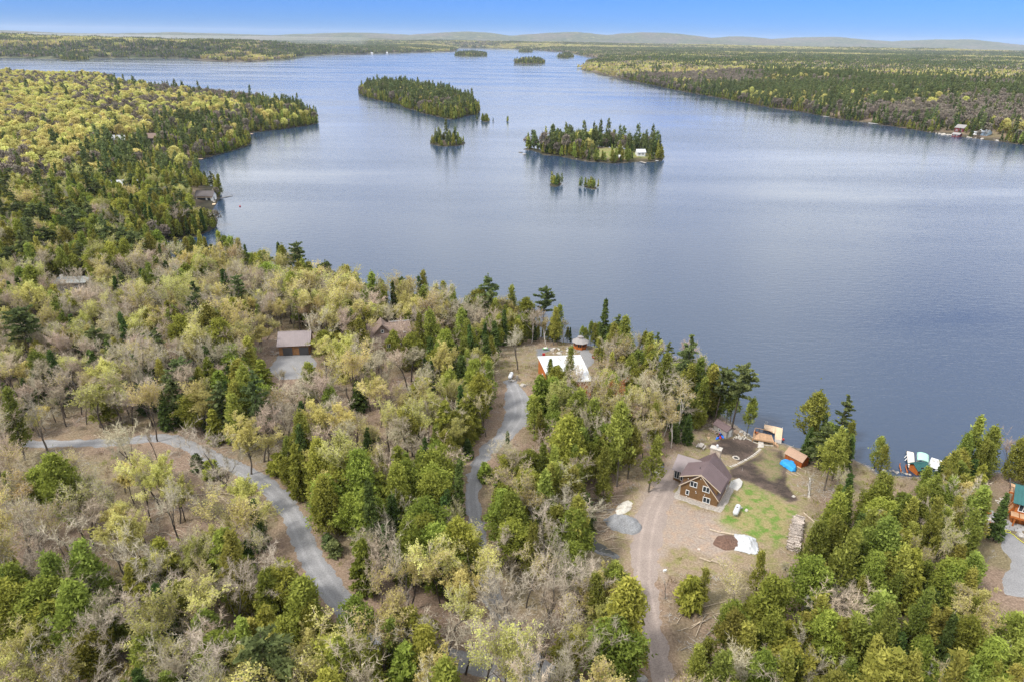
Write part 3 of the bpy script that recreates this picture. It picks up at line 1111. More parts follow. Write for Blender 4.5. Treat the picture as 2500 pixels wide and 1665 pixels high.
def bushy(seed, h, w, **k):
    a = dict(base=0.10, leaf=LEAF_HEM, blunt=0.52, per=19, droop=-0.8, lobes=0.42, size=0.27, n_tip=420)
    a.update(k)
    return make_cedar(seed, h, w, **a)


# kind -> list of (trunk, crown, look, nominal height)
KIND = {
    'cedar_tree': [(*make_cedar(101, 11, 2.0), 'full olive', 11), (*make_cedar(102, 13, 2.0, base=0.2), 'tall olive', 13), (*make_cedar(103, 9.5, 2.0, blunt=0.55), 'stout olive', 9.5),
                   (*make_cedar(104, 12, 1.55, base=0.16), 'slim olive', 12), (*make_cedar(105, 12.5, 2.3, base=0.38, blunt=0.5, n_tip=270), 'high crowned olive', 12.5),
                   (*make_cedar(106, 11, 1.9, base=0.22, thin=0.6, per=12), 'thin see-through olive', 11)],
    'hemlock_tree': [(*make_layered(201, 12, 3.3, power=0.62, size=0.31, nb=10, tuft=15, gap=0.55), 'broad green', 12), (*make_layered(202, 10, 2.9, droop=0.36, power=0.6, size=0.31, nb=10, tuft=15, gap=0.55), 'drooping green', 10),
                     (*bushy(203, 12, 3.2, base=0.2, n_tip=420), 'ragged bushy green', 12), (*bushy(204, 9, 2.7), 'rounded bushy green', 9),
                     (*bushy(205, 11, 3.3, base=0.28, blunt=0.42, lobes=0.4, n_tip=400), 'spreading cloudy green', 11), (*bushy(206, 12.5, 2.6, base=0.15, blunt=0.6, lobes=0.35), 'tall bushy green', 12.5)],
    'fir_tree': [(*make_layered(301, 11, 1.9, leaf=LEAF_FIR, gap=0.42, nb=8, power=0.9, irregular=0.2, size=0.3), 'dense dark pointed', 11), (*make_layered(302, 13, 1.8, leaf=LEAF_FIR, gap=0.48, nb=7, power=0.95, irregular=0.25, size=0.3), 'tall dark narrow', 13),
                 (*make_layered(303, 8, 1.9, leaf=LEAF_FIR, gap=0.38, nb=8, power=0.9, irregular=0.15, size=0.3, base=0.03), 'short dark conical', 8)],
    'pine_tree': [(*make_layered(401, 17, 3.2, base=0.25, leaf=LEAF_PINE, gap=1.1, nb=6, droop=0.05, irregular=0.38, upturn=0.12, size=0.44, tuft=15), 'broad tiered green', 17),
                  (*make_layered(402, 19, 2.5, base=0.3, leaf=LEAF_PINE, gap=1.25, nb=5, droop=0.05, irregular=0.45, upturn=0.1, size=0.44, tuft=15), 'tall ragged tiered', 19),
                  (*make_layered(403, 16, 2.8, leaf=LEAF_PINE, gap=0.8, nb=6, droop=0.0, irregular=0.35, top_only=0.55, upturn=0.25, size=0.44, tuft=13, lean=0.05), 'long trunked', 16),
                  (*make_layered(404, 14, 3.0, base=0.16, leaf=LEAF_PINE, gap=0.95, nb=6, droop=0.08, irregular=0.3, upturn=0.1, size=0.44, tuft=15), 'full tiered green', 14)],
    'bare_maple': [(*wide(make_bare(501, 12.5, 0.34, trunk_frac=0.46, dense=1.3), 1.09), 'grey leafless', 12), (*wide(make_bare(502, 13, 0.36, trunk_frac=0.5, dense=1.2), 1.07), 'tall grey leafless', 13), (*wide(make_bare(503, 10, 0.5, twig=TWIG_TAN, dense=1.3), 1.14), 'wide tan leafless', 10),
                   (*wide(make_bare(504, 12, 0.33, trunk_frac=0.48, twig=TWIG_TAN, bark=BARK_DARK, forks=3, dense=1.3), 1.09), 'dark trunked leafless', 11), (*wide(make_bare(505, 12, 0.36, forks=3, dense=1.7), 1.14), 'dense grey leafless', 12),
                   (*wide(make_bare(506, 11, 0.32, trunk_frac=0.46, leaf=LEAF_BUD, n_leaf=1100, leaf_size=0.12, twig=TWIG_TAN, dense=1.3), 1.09), 'faintly budding tan', 10), (*wide(make_bare(507, 11.5, 0.33, twig=TWIG, forks=3, dense=1.5, trunk_frac=0.34), 1.09), 'many limbed leafless', 11.5),
                   (*wide(make_bare(508, 12.5, 0.26, bark=BARK_DARK, twig=TWIG_TAN, trunk_frac=0.5, dense=1.1), 1.11), 'narrow pole like leafless', 12.5), (*wide(make_bare(509, 11, 0.28, bark=BARK_DARK, twig=TWIG, trunk_frac=0.48, dense=1.1, leaf=LEAF_BUD, n_leaf=500, leaf_size=0.12), 1.11), 'narrow dark stemmed', 11)],
    'budding_maple': [(*wide(make_bare(601, 12.5, 0.34, twig=TWIG_TAN, leaf=LEAF_BUD, n_leaf=4600, bark=BARK_DARK, leaf_size=0.145), 1.11), 'airy yellow green', 12), (*wide(make_bare(602, 11, 0.46, twig=TWIG_TAN, leaf=LEAF_BUD, n_leaf=7500, leaf_size=0.165), 1.11), 'full yellow green', 11),
                      (*wide(make_bare(603, 13, 0.36, twig=TWIG_TAN, leaf=LEAF_BUD, n_leaf=4000, trunk_frac=0.48, bark=BARK_DARK, leaf_size=0.145), 1.11), 'tall pale yellow', 13), (*wide(make_bare(604, 11, 0.36, twig=TWIG, leaf=LEAF_BUD, n_leaf=3000, leaf_size=0.135, dense=1.2), 1.09), 'sparsely leaved', 10),
                      (*wide(make_bare(605, 11, 0.48, twig=TWIG_TAN, leaf=LEAF_BUD, n_leaf=9500, leaf_size=0.175), 1.09), 'bright dense yellow', 11)],
    'birch_tree': [(*wide(make_bare(701, 12, 0.34, bark=BARK_WHITE, twig=TWIG_BIRCH, trunk_frac=0.5, forks=2, leaf=LEAF_BIRCH, n_leaf=1100, leaf_size=0.12, dense=1.4), 1.3), 'white trunked', 12),
                   (*wide(make_bare(702, 11, 0.45, bark=BARK_WHITE, twig=TWIG_BIRCH, trunk_frac=0.38, forks=3), 1.25), 'white limbed', 11),
                   (*wide(make_bare(703, 13, 0.32, bark=BARK_WHITE, twig=TWIG_BIRCH, trunk_frac=0.5, forks=3, leaf=LEAF_BIRCH, n_leaf=2600, leaf_size=0.13), 1.3), 'tall tawny', 13)],
    'young_pine': [(*make_layered(801, 4.2, 1.6, base=0.04, leaf=LEAF_HEM, gap=0.34, nb=8, droop=-0.05, size=0.28, irregular=0.2, power=0.6), 'small bushy', 4.2),
                   (*make_layered(802, 3.0, 1.3, base=0.03, leaf=LEAF_PINE, gap=0.3, nb=8, droop=-0.05, size=0.26, irregular=0.2, power=0.6), 'little blue green', 3.0)],
    'bare_shrub': [(*make_bare(901, 4.0, 0.6, trunk_frac=0.2, r0=0.04, twig=TWIG_TAN, dense=1.2, twig_w=0.04), 'low tan twiggy', 4.0), (*make_bare(902, 3.2, 0.65, trunk_frac=0.15, r0=0.035, dense=1.2, twig_w=0.04), 'low grey twiggy', 3.2)],
    'russet_tree': [(*make_bare(961, 10, 0.36, bark=BARK_DARK, twig=TWIG_TAN, leaf=LEAF_RED, n_leaf=2600, leaf_size=0.15), 'rusty orange', 10)],
    'dead_tree': [(*make_snag(951, 9), 'broken silver dead', 9), (*make_snag(952, 7), 'short silver dead', 7)],
}


# ---- simpler trees for the woods across the water, and patches of wood for the land beyond
def far_conifer(seed, h, w, leaf, n, size, power=0.8, base=0.1):
    r = np.random.default_rng(seed)
    L = Leaves(r)
    for _ in range(n):
        t = r.uniform(0, 1) ** 0.9
        a = r.uniform(0, 6.283)
        z = h * (base + (1 - base) * t)
        rad = w * ((1 - t) ** power + 0.05) * r.uniform(0.5, 1.05)
        L.clump((math.cos(a) * rad, math.sin(a) * rad, z), (w * .13, w * .13, size * .5), 4, size * (1.15 - 0.4 * t), r.uniform(0, .8) + .2 * t, axis=(math.cos(a) * .7, math.sin(a) * .7, .5))
    L.twigs(np.array([(0, 0, 0.0)]), np.array([(0, 0, h * .9)]), 0.35, 0.0)
    L.twigs(np.array([(0, 0, 0.0)]), np.array([(0, 0, h * .9)]), 0.35, 0.0)
    return crown_mesh('crown', L, leaf)


def far_broadleaf(seed, h, w, leaf, n, size, twig=True):
    r = np.random.default_rng(seed)
    L = Leaves(r)
    for _ in range(n):
        a, e = r.uniform(0, 6.283), r.uniform(-.35, 1.0)
        c = math.cos(e * 1.5)
        q = r.uniform(.6, 1.0)
        L.clump((math.cos(a) * w * c * q, math.sin(a) * w * c * q, h * .62 + h * .34 * math.sin(e * 1.5) * q), (.4, .4, .35), 4, size, r.uniform(0, .7) + .3 * e)
    n = 26
    a = r.uniform(0, 6.28, n)
    p0 = np.stack([np.zeros(n), np.zeros(n), r.uniform(0, h * .4, n)], 1)
    L.twigs(p0, np.stack([np.cos(a) * w * .8, np.sin(a) * w * .8, h * r.uniform(.5, .95, n)], 1), 0.14, 0.0)
    return crown_mesh('crown', L, leaf)


def merge_meshes(name, parts):
    """one mesh from (mesh, matrix) pairs, keeping materials and tint"""
    mats, V, F, MI, T = [], [], [], [], []
    o = 0
    for me, mx in parts:
        nv = len(me.vertices)
        co = np.empty(nv * 3, np.float32)
        me.vertices.foreach_get('co', co)
        co = co.reshape(-1, 3)
        m = np.array(mx)
        V.append(co @ m[:3, :3].T + m[:3, 3])
        slot = []
        for mm in me.materials:
            if mm not in mats:
                mats.append(mm)
            slot.append(mats.index(mm))
        for p in me.polygons:
            F.append(tuple(v + o for v in p.vertices))
            MI.append(slot[p.material_index])
        t = np.full(nv, 0.5, np.float32)
        if 'tint' in me.attributes:
            me.attributes['tint'].data.foreach_get('value', t)
        T.append(t)
        o += nv
    me = bpy.data.meshes.new(name)
    me.from_pydata(np.vstack(V).tolist(), [], F)
    for mm in mats:
        me.materials.append(mm)
    me.polygons.foreach_set('material_index', MI)
    a = me.attributes.new('tint', 'FLOAT', 'POINT')
    a.data.foreach_set('value', np.concatenate(T))
    me.update()
    return me


FAR_KIND = {
    'cedar_tree': [far_conifer(1, 10, 1.7, LEAF_CEDAR, 62, .75), far_conifer(2, 12, 1.5, LEAF_CEDAR, 62, .7), far_conifer(3, 8.5, 1.8, LEAF_CEDAR, 55, .75, .6)],
    'fir_tree': [far_conifer(4, 12, 1.6, LEAF_FIR, 60, .7, 1.0), far_conifer(5, 9, 1.5, LEAF_FIR, 50, .65, 1.0)],
    'pine_tree': [far_conifer(6, 16, 2.5, LEAF_PINE, 60, .95, .55, .3), far_conifer(7, 18, 2.2, LEAF_PINE, 60, .9, .6, .35), far_conifer(8, 14, 2.7, LEAF_PINE, 60, .95, .6, .15)],
    'bare_maple': [far_broadleaf(9, 11.5, 3.5, TWIG_FAR, 130, .62), far_broadleaf(10, 12, 3.2, TWIG_FAR, 120, .62)],
    'budding_maple': [far_broadleaf(11, 12, 3.8, LEAF_BUD, 150, .72), far_broadleaf(12, 13, 4.0, LEAF_BUD, 160, .75), far_broadleaf(13, 11, 3.4, LEAF_BUD, 105, .68)],
}
FAR_KIND['hemlock_tree'] = FAR_KIND['pine_tree']
PURPLE = foliage_mat('far_bare_twigs', (0.15, 0.125, 0.12), (0.28, 0.245, 0.225), 0.02, 0.15, 0.1)


def wood_patch(seed, leaf_w, ext=34):
    """a block of distant wood: a few dozen coarse crowns"""
    r = np.random.default_rng(seed)
    parts = []
    sp = []
    for _ in range(26):
        x, y = r.uniform(-ext / 2, ext / 2, 2)
        lf = leaf_w[r.integers(0, len(leaf_w))]
        L = Leaves(r)
        h = r.uniform(9, 17) if lf in (LEAF_PINE, LEAF_FIR, LEAF_CEDAR) else r.uniform(8, 12)
        con = lf in (LEAF_PINE, LEAF_FIR, LEAF_CEDAR)
        for k in range(9):
            t = k / 9
            a = r.uniform(0, 6.28)
            w = (2.3 * (1 - t) + .3) if con else 2.6 * math.sqrt(max(0.05, 1 - t * t))
            L.clump((math.cos(a) * w * .6, math.sin(a) * w * .6, h * (.25 + .72 * t)), (.6, .6, .6), 3, 2.0 if not con else 1.8, r.uniform(0.1, .8))
        v, t_, ti = L.arrays()
        sp.append((v + (x, y, 0), ti, lf))
    mats = []
    for _, _, lf in sp:
        if lf not in mats:
            mats.append(lf)
    V = np.vstack([s[0] for s in sp])
    me = np_mesh('wood_patch', V, np.arange(len(V)).reshape(-1, 3), mats, {'tint': np.concatenate([s[1] for s in sp])}, False)
    me.polygons.foreach_set('material_index', np.concatenate([np.full(len(s[0]) // 3, mats.index(s[2]), np.int32) for s in sp]))
    return me


PATCHES = {
    'conifer': [wood_patch(i, [LEAF_PINE, LEAF_PINE, LEAF_FIR, LEAF_CEDAR, PURPLE]) for i in (1, 2)],
    'mixed': [wood_patch(i, [PURPLE, LEAF_PINE, LEAF_BUD, TWIG_TAN]) for i in (3, 4)],
    'budding': [wood_patch(i, [LEAF_BUD, LEAF_BUD, TWIG_TAN]) for i in (5, 6)],
}
# ------------------------------------------------------------------ buildings and things
BROWN_SIDING = mat('brown_siding', (0.175, 0.098, 0.042), 0.7, 0.2, 1.5)
BEIGE_TRIM = mat('beige_trim', (0.52, 0.43, 0.33), 0.7, 0.1)
WHITE_PAINT = mat('white_paint', (0.66, 0.66, 0.65), 0.5, 0.06)
WHITE_METAL = mat('white_metal', (0.50, 0.515, 0.54), 0.4, 0.05, 0.6)
GLASS = mat('window_glass', (0.03, 0.04, 0.05), 0.08, 0.4, 1.2)
PLUM_METAL = mat('plum_roof_metal', (0.125, 0.088, 0.090), 0.45, 0.12, 0.8)
PLUM_LIGHT = mat('mauve_roof_metal', (0.235, 0.198, 0.198), 0.45, 0.1, 0.8)
STONE_BEIGE = mat('beige_stone', (0.44, 0.36, 0.29), 0.9, 0.35, 2.5, bump=0.4)
CONCRETE = mat('concrete', (0.40, 0.39, 0.37), 0.9, 0.15, 2.0)
PALE_STONE = mat('pale_stone', (0.46, 0.425, 0.38), 0.9, 0.3, 2.0, obj_var=0.15, bump=0.3)
GREY_STONE = mat('grey_stone', (0.30, 0.285, 0.27), 0.9, 0.4, 2.0, obj_var=0.25, bump=0.4)
CEDAR_WOOD = mat('red_cedar_boards', (0.36, 0.095, 0.020), 0.65, 0.25, 2.0, obj_var=0.12)
ORANGE_WOOD = mat('stained_orange_timber', (0.42, 0.125, 0.025), 0.6, 0.25, 2.0, obj_var=0.1)
LOG_WALL = mat('log_wall', (0.27, 0.135, 0.055), 0.75, 0.3, 2.0, obj_var=0.1)
DECK_WOOD = mat('deck_boards', (0.46, 0.285, 0.165), 0.75, 0.2, 2.0, obj_var=0.12)
DOCK_WOOD = mat('dock_boards', (0.58, 0.42, 0.28), 0.8, 0.15, 2.0, obj_var=0.08)
GREY_WOOD = mat('weathered_boards', (0.36, 0.33, 0.30), 0.9, 0.2, 2.0, obj_var=0.15)
TAN_SHINGLE = mat('tan_shingles', (0.40, 0.27, 0.195), 0.9, 0.2, 6.0, obj_var=0.06)
GREY_SHINGLE = mat('grey_shingles', (0.27, 0.255, 0.25), 0.9, 0.2, 6.0, obj_var=0.08)
BROWN_SHINGLE = mat('brown_shingles', (0.20, 0.145, 0.12), 0.9, 0.25, 5.0)
TEAL_METAL = mat('teal_roof_metal', (0.028, 0.105, 0.105), 0.4, 0.15, 0.8)
GREEN_CANVAS = mat('pale_green_canvas', (0.36, 0.62, 0.52), 0.7, 0.12, 1.0)
BLACK = mat('black_plastic', (0.02, 0.02, 0.022), 0.5)
DARK_METAL = mat('dark_metal', (0.05, 0.048, 0.05), 0.5)
BLUE_TARP = mat('blue_tarp', (0.03, 0.30, 0.68), 0.45, 0.25, 1.5)
WHITE_TARP = mat('white_tarp', (0.43, 0.44, 0.455), 0.45, 0.08, 1.5)
RED_PAINT = mat('red_paint', (0.40, 0.03, 0.03), 0.5, 0.2)
DARK_RED = mat('dark_red_walls', (0.15, 0.034, 0.04), 0.7, 0.2)
BLUE_PLASTIC = mat('blue_plastic', (0.02, 0.14, 0.62), 0.35)
BLUE_WALL = mat('pale_blue_wall', (0.42, 0.55, 0.66), 0.7, 0.1)
GREEN_PAINT = mat('green_paint', (0.10, 0.40, 0.06), 0.5)
YELLOW_HOSE = mat('yellow_hose', (0.72, 0.72, 0.08), 0.5)
FRESH_WOOD = mat('split_wood', (0.50, 0.36, 0.23), 0.85, 0.3, 3.0, obj_var=0.25)
LOG_BARK = mat('log_bark', (0.42, 0.36, 0.315), 0.95, 0.5, 3.0, obj_var=0.3)
POLE_WOOD = mat('peeled_poles', (0.44, 0.36, 0.27), 0.9, 0.3, 3.0, obj_var=0.2)
BROWN_SOIL = mat('brown_soil', (0.155, 0.092, 0.067), 0.95, 0.45, 3.0, bump=0.8, detail=6)
GREY_CHIPS = mat('grey_chips', (0.27, 0.275, 0.285), 0.95, 0.35, 5.0, bump=0.6, detail=8)
PALE_SAND = mat('pale_sand', (0.56, 0.53, 0.47), 0.95, 0.3, 3.0, bump=0.5, detail=6)
RUST = mat('rusty_steel', (0.20, 0.10, 0.06), 0.85, 0.4, 4.0)
PAVER = mat('grey_pavers', (0.30, 0.295, 0.295), 0.9, 0.12, 2.0, obj_var=0.08)
FOOTPRINTS = []          # x, y, radius kept free of trees


def P(px, py):
    """ground point under a pixel of the 2500 px photograph"""
    return at(px, py)


def heading(a, b):
    return math.atan2(b[1] - a[1], b[0] - a[0])


def bars(mb, x0, x1, z0, z1, y, t, d):
    """a rectangular border of four bars in the plane y"""
    mb.box(((x0 + x1) / 2, y, z1 - t / 2), (x1 - x0, d, t))
    mb.box(((x0 + x1) / 2, y, z0 + t / 2), (x1 - x0, d, t))
    mb.box((x0 + t / 2, y, (z0 + z1) / 2), (t, d, z1 - z0 - 2 * t))
    mb.box((x1 - t / 2, y, (z0 + z1) / 2), (t, d, z1 - z0 - 2 * t))


def window(parent, x, y, z, w, h, rz=0.0, panes=2, frame=0.11, m=None):
    """window on a wall whose outside faces local -y (turned by rz); x, y, z is the middle of its sill"""
    mb = MB()
    bars(mb, -w / 2, w / 2, 0, h, -0.035, frame, 0.09)
    for i in range(1, panes):
        mb.box((-w / 2 + w * i / panes, -0.03, h / 2), (frame * 0.8, 0.07, h - 2 * frame))
    f = mb.build('window', m or WHITE_PAINT, parent)
    f.location = (x, y, z)
    f.rotation_euler = (0, 0, rz)
    for i in range(panes):
        pb = MB()
        pw = w / panes - frame * 1.3
        pb.box((-w / 2 + w * (i + .5) / panes, -0.012, h / 2), (pw, 0.02, h - 2 * frame))
        pb.build('pane', GLASS, f)
    return f


def door(parent, x, y, z, w, h, rz=0.0, m=None):
    mb = MB()
    mb.box((0, -0.03, h / 2), (w, 0.06, h))
    d = mb.build('door', m or WHITE_PAINT, parent)
    d.location = (x, y, z)
    d.rotation_euler = (0, 0, rz)
    hb = MB()
    hb.box((w * .38, -0.09, h * .48), (0.05, 0.06, 0.12))
    hb.build('handle', DARK_METAL, d)
    return d


def roof_ribs(parent, a, b, c, d, n, m, w=0.05, up=0.045):
    """raised seams from edge a-b down to edge d-c, all of them one joined piece"""
    a, b, c, d = map(Vector, (a, b, c, d))
    nrm = (b - a).cross(d - a).normalized()
    if nrm.z < 0:
        nrm = -nrm
    ex = (b - a).normalized() * w / 2
    mb = MB()
    for i in range(n + 1):
        p, q = a.lerp(b, i / n), d.lerp(c, i / n)
        vs = [p - ex, p + ex, q + ex, q - ex]
        mb.add(vs + [v + nrm * up for v in vs], [(4, 5, 6, 7), (0, 1, 5, 4), (1, 2, 6, 5), (2, 3, 7, 6), (3, 0, 4, 7)])
    o = mb.build('seams', m, parent)
    o['kind'] = 'stuff'
    return o


def shingle_courses(parent, a, b, c, d, n, m, up=0.03):
    """stepped shingle courses, ridge a-b to eave d-c"""
    a, b, c, d = map(Vector, (a, b, c, d))
    nrm = (b - a).cross(d - a).normalized()
    if nrm.z < 0:
        nrm = -nrm
    mb = MB()
    for i in range(n):
        t0, t1 = i / n, (i + 1) / n
        p0, p1, q1, q0 = a.lerp(d, t0), b.lerp(c, t0), b.lerp(c, t1), a.lerp(d, t1)
        vs = [p0 + nrm * .006, p1 + nrm * .006, q1 + nrm * up, q0 + nrm * up, q1 + nrm * .003, q0 + nrm * .003]
        mb.add(vs, [(0, 1, 2, 3), (3, 2, 4, 5)])
    o = mb.build('shingle_courses', m, parent)
    o['kind'] = 'stuff'
    return o


def gable(name, loc, rz, L, W, eave, ridge, label, cat, wall_m, roof_m, over=0.35, ribs=0, courses=0, group=None, foot=True, ridge_y=0.5, rib_m=None):
    """a house with its ridge along local x; local y from 0 (front) to W"""
    t = thing(name, loc, label, cat, rz, group)
    ry = W * ridge_y
    mb = MB()
    prof = [(0, -0.6), (0, eave), (ry, ridge - 0.05), (W, eave), (W, -0.6)]
    n = 5
    vs = [(0, y, z) for y, z in prof] + [(L, y, z) for y, z in prof]
    mb.add(vs, [(4, 3, 2, 1, 0), (5, 6, 7, 8, 9)] + [(i, i + 1, n + i + 1, n + i) for i in range(4)])
    mb.build('wall', wall_m, t)
    s1 = (ridge - eave) / ry
    s2 = (ridge - eave) / (W - ry)
    o = over
    th = 0.12
    fr = [(-o, ry, ridge + th), (L + o, ry, ridge + th), (L + o, -o, eave - o * s1 + th), (-o, -o, eave - o * s1 + th)]
    bk = [(L + o, ry, ridge + th), (-o, ry, ridge + th), (-o, W + o, eave - o * s2 + th), (L + o, W + o, eave - o * s2 + th)]
    for q in (fr, bk):
        r_ = MB().slab(q, th).build('roof', roof_m, t)
        if ribs:
            roof_ribs(r_, *q, ribs, rib_m or roof_m)
        if courses:
            shingle_courses(r_, *q, courses, roof_m)
    rc = MB()
    rc.slab([(-o, ry - .14, ridge + th + .0), (L + o, ry - .14, ridge + th + .0), (L + o, ry, ridge + th + .07), (-o, ry, ridge + th + .07)], .03)
    rc.slab([(-o, ry, ridge + th + .07), (L + o, ry, ridge + th + .07), (L + o, ry + .14, ridge + th), (-o, ry + .14, ridge + th)], .03)
    rc.build('ridge_cap', roof_m, t)
    if foot:
        c_, s_ = math.cos(rz), math.sin(rz)
        FOOTPRINTS.append((loc[0] + c_ * L / 2 - s_ * W / 2, loc[1] + s_ * L / 2 + c_ * W / 2, max(L, W) * 0.62 + 0.6))
    return t


# ---- the brown gabled house
R8 = lambda x, y: (1600 + x / 8.252, 1080 + y / 8.252)
A_, B_ = P(*R8(490, 1055)), P(*R8(1230, 1300))
hr = heading(A_, B_)
Wd = math.hypot(B_[0] - A_[0], B_[1] - A_[1])
house = thing('brown_house', A_, 'brown gabled house with plum metal roof, dormers and stone chimney', 'house', hr)
c_, s_ = math.cos(hr), math.sin(hr)
for u_, v_, r_ in ((3.5, 2, 5), (3.5, 6.5, 5), (-1.4, 6.5, 3.2)):
    FOOTPRINTS.append((A_[0] + c_ * u_ - s_ * v_, A_[1] + s_ * u_ + c_ * v_, r_))
AP, EL, ER, LEN = 5.9, 2.30, 1.62, 8.55
RU = Wd * 0.5
sl, sr = (AP - EL) / (RU + .3), (AP - ER) / (RU + .3)
wl_, wr_ = AP - sl * RU - .1, AP - sr * RU - .1
mb = MB()
prof = [(0, -.7), (0, wl_), (RU, AP - .1), (Wd, wr_), (Wd, -.7)]
mb.add([(u, 0, z) for u, z in prof] + [(u, LEN, z) for u, z in prof], [(0, 1, 2, 3, 4), (9, 8, 7, 6, 5)] + [(i + 1, i, 5 + i, 6 + i) for i in range(4)])
mb.build('wall', BROWN_SIDING, house)
mb = MB()          # battens of the siding
u = 0.12
while u < Wd - .05:
    top = AP - .14 - (sl * (RU - u) if u < RU else sr * (u - RU))
    mb.box((u, -0.012, (top - .05) / 2), (0.035, 0.024, top + .05))
    u += 0.235
for v in np.arange(.2, LEN, .235):
    mb.box((Wd + 0.012, v, (wr_ - .1) / 2), (0.024, 0.035, wr_ - .1))
o = mb.build('siding', BROWN_SIDING, house)
o['kind'] = 'stuff'
F0 = -0.38
for side, q in (('l', [(-.3, F0, EL), (RU, F0, AP), (RU, LEN + .3, AP), (-.3, LEN + .3, EL)]), ('r', [(RU, F0, AP), (Wd + .3, F0, ER), (Wd + .3, LEN + .3, ER), (RU, LEN + .3, AP)])):
    r_ = MB().slab([(a, b, z + .1) for a, b, z in q], .12).build('roof', PLUM_METAL, house)
    if side == 'l':
        roof_ribs(r_, (RU, F0, AP + .1), (RU, LEN + .3, AP + .1), (-.3, LEN + .3, EL + .1), (-.3, F0, EL + .1), 22, PLUM_METAL, .03, .025)
    else:
        roof_ribs(r_, (RU, F0, AP + .1), (RU, LEN + .3, AP + .1), (Wd + .3, LEN + .3, ER + .1), (Wd + .3, F0, ER + .1), 22, PLUM_METAL, .03, .025)
# rake boards
for a, b in (((-.3, EL), (RU, AP)), ((RU, AP), (Wd + .3, ER))):
    mb = MB()
    vs = [(a[0], F0 - .03, a[1] + .11), (b[0], F0 - .03, b[1] + .11), (b[0], F0 - .03, b[1] - .12), (a[0], F0 - .03, a[1] - .12)]
    mb.add(vs + [(p[0], F0 + .02, p[2]) for p in vs], [(0, 3, 2, 1), (4, 5, 6, 7), (0, 1, 5, 4), (1, 2, 6, 5), (2, 3, 7, 6), (3, 0, 4, 7)])
    mb.build('rake_board', BEIGE_TRIM, house)
# two shed dormers
for nm, ux, z_e, wallu, v0, v1, m_ in (('right', Wd + .42, 3.55, Wd - .35, -.30, 4.8, PLUM_METAL), ('left', -.42, 4.30, .30, -.30, 4.85, PLUM_METAL)):
    d_ = (AP + .14 - z_e) / (ux - RU)
    zr = AP + .14
    zw = zr + (zr - z_e) / (RU - ux) * (wallu - RU) if True else 0
    q = [(RU, v0, zr + .06), (ux, v0, z_e + .06), (ux, v1, z_e + .06), (RU, v1, zr + .06)]
    r_ = MB().slab(q, .11).build('dormer_roof', m_, house)
    roof_ribs(r_, q[0], q[3], q[2], q[1], 13, m_, .03, .025)
    sgn = 1 if nm == 'right' else -1
    sm = sr if nm == 'right' else sl
    zb = AP - sm * abs(wallu - RU) - .05
    zt = zr - (zr - z_e) / abs(ux - RU) * abs(wallu - RU) - .08
    for vf in (0.16, v1 - .3):
        mb = MB()
        tri = [(RU + sgn * .35, AP - sm * .35 - .15), (wallu, zb - .1), (wallu, zt), (RU + sgn * .35, zr - (zr - z_e) / abs(ux - RU) * .35 - .08)]
        mb.add([(a, vf, z) for a, z in tri] + [(a, vf + .12, z) for a, z in tri], [(0, 1, 2, 3), (7, 6, 5, 4), (0, 4, 5, 1), (1, 5, 6, 2), (2, 6, 7, 3), (3, 7, 4, 0)])
        mb.build('dormer_cheek', BROWN_SIDING, house)
    mb = MB()
    mb.box((wallu, (0.16 + v1 - .2) / 2, (zb + zt) / 2 - .05), (.12, v1 - .36, zt - zb + .1))
    mb.build('dormer_wall', BROWN_SIDING, house)
    mb = MB()
    a, b = (RU, zr), (ux, z_e)
    vs = [(a[0], v0 - .05, a[1] + .05), (b[0], v0 - .05, b[1] + .05), (b[0], v0 - .05, b[1] - .12), (a[0], v0 - .05, a[1] - .12)]
    mb.add(vs + [(p[0], v0 - .005, p[2]) for p in vs], [(0, 3, 2, 1), (4, 5, 6, 7), (0, 1, 5, 4), (1, 2, 6, 5), (2, 3, 7, 6), (3, 0, 4, 7)])
    mb.build('rake_board', BEIGE_TRIM, house)
for x_, z_, w_, h_, n_ in ((2.3, 2.76, 1.36, 1.2, 2), (4.68, 2.5, 1.34, 1.24, 2), (5.0, .22, 1.36, 1.24, 2), (1.37, .66, .68, 1.06, 1)):
    window(house, x_, -.02, z_, w_, h_, 0, n_, .10)
for x_, z_ in ((1.18, 4.2), (3.45, 4.97), (2.84, 1.98), (2.97, 1.69), (4.52, 1.85), (1.28, .24)):
    MB().box((x_, -.06, z_), (.13, .1, .13)).build('wall_lamp', WHITE_PAINT, house)
mb = MB().box((RU, LEN + .55, 3.0), (1.95, 1.1, 7.2))
chim = mb.build('chimney', STONE_BEIGE, house)
MB().box((RU, LEN + .55, 6.68), (2.2, 1.3, .16)).build('chimney_cap', PALE_STONE, chim)
fl = MB().tube([(RU + .1, LEN + .6, 6.7), (RU + .1, LEN + .6, 7.25)], [.14, .14], 10)
fl.tube([(RU + .1, LEN + .6, 7.25), (RU + .1, LEN + .6, 7.42)], [.24, .18], 10)
fl.build('flue', WHITE_METAL, chim)
MB().tube([(RU - .9, 2.0, 5.3), (RU - .9, 2.0, 6.1)], [.06, .06], 8).build('vent_pipe', DARK_METAL, house)
mb = MB().box((Wd / 2, -.05, -.06), (Wd + .1, .16, .5))
mb.box((Wd + .05, LEN / 2, -.06), (.16, LEN, .5))
mb.build('plinth', STONE_BEIGE, house)
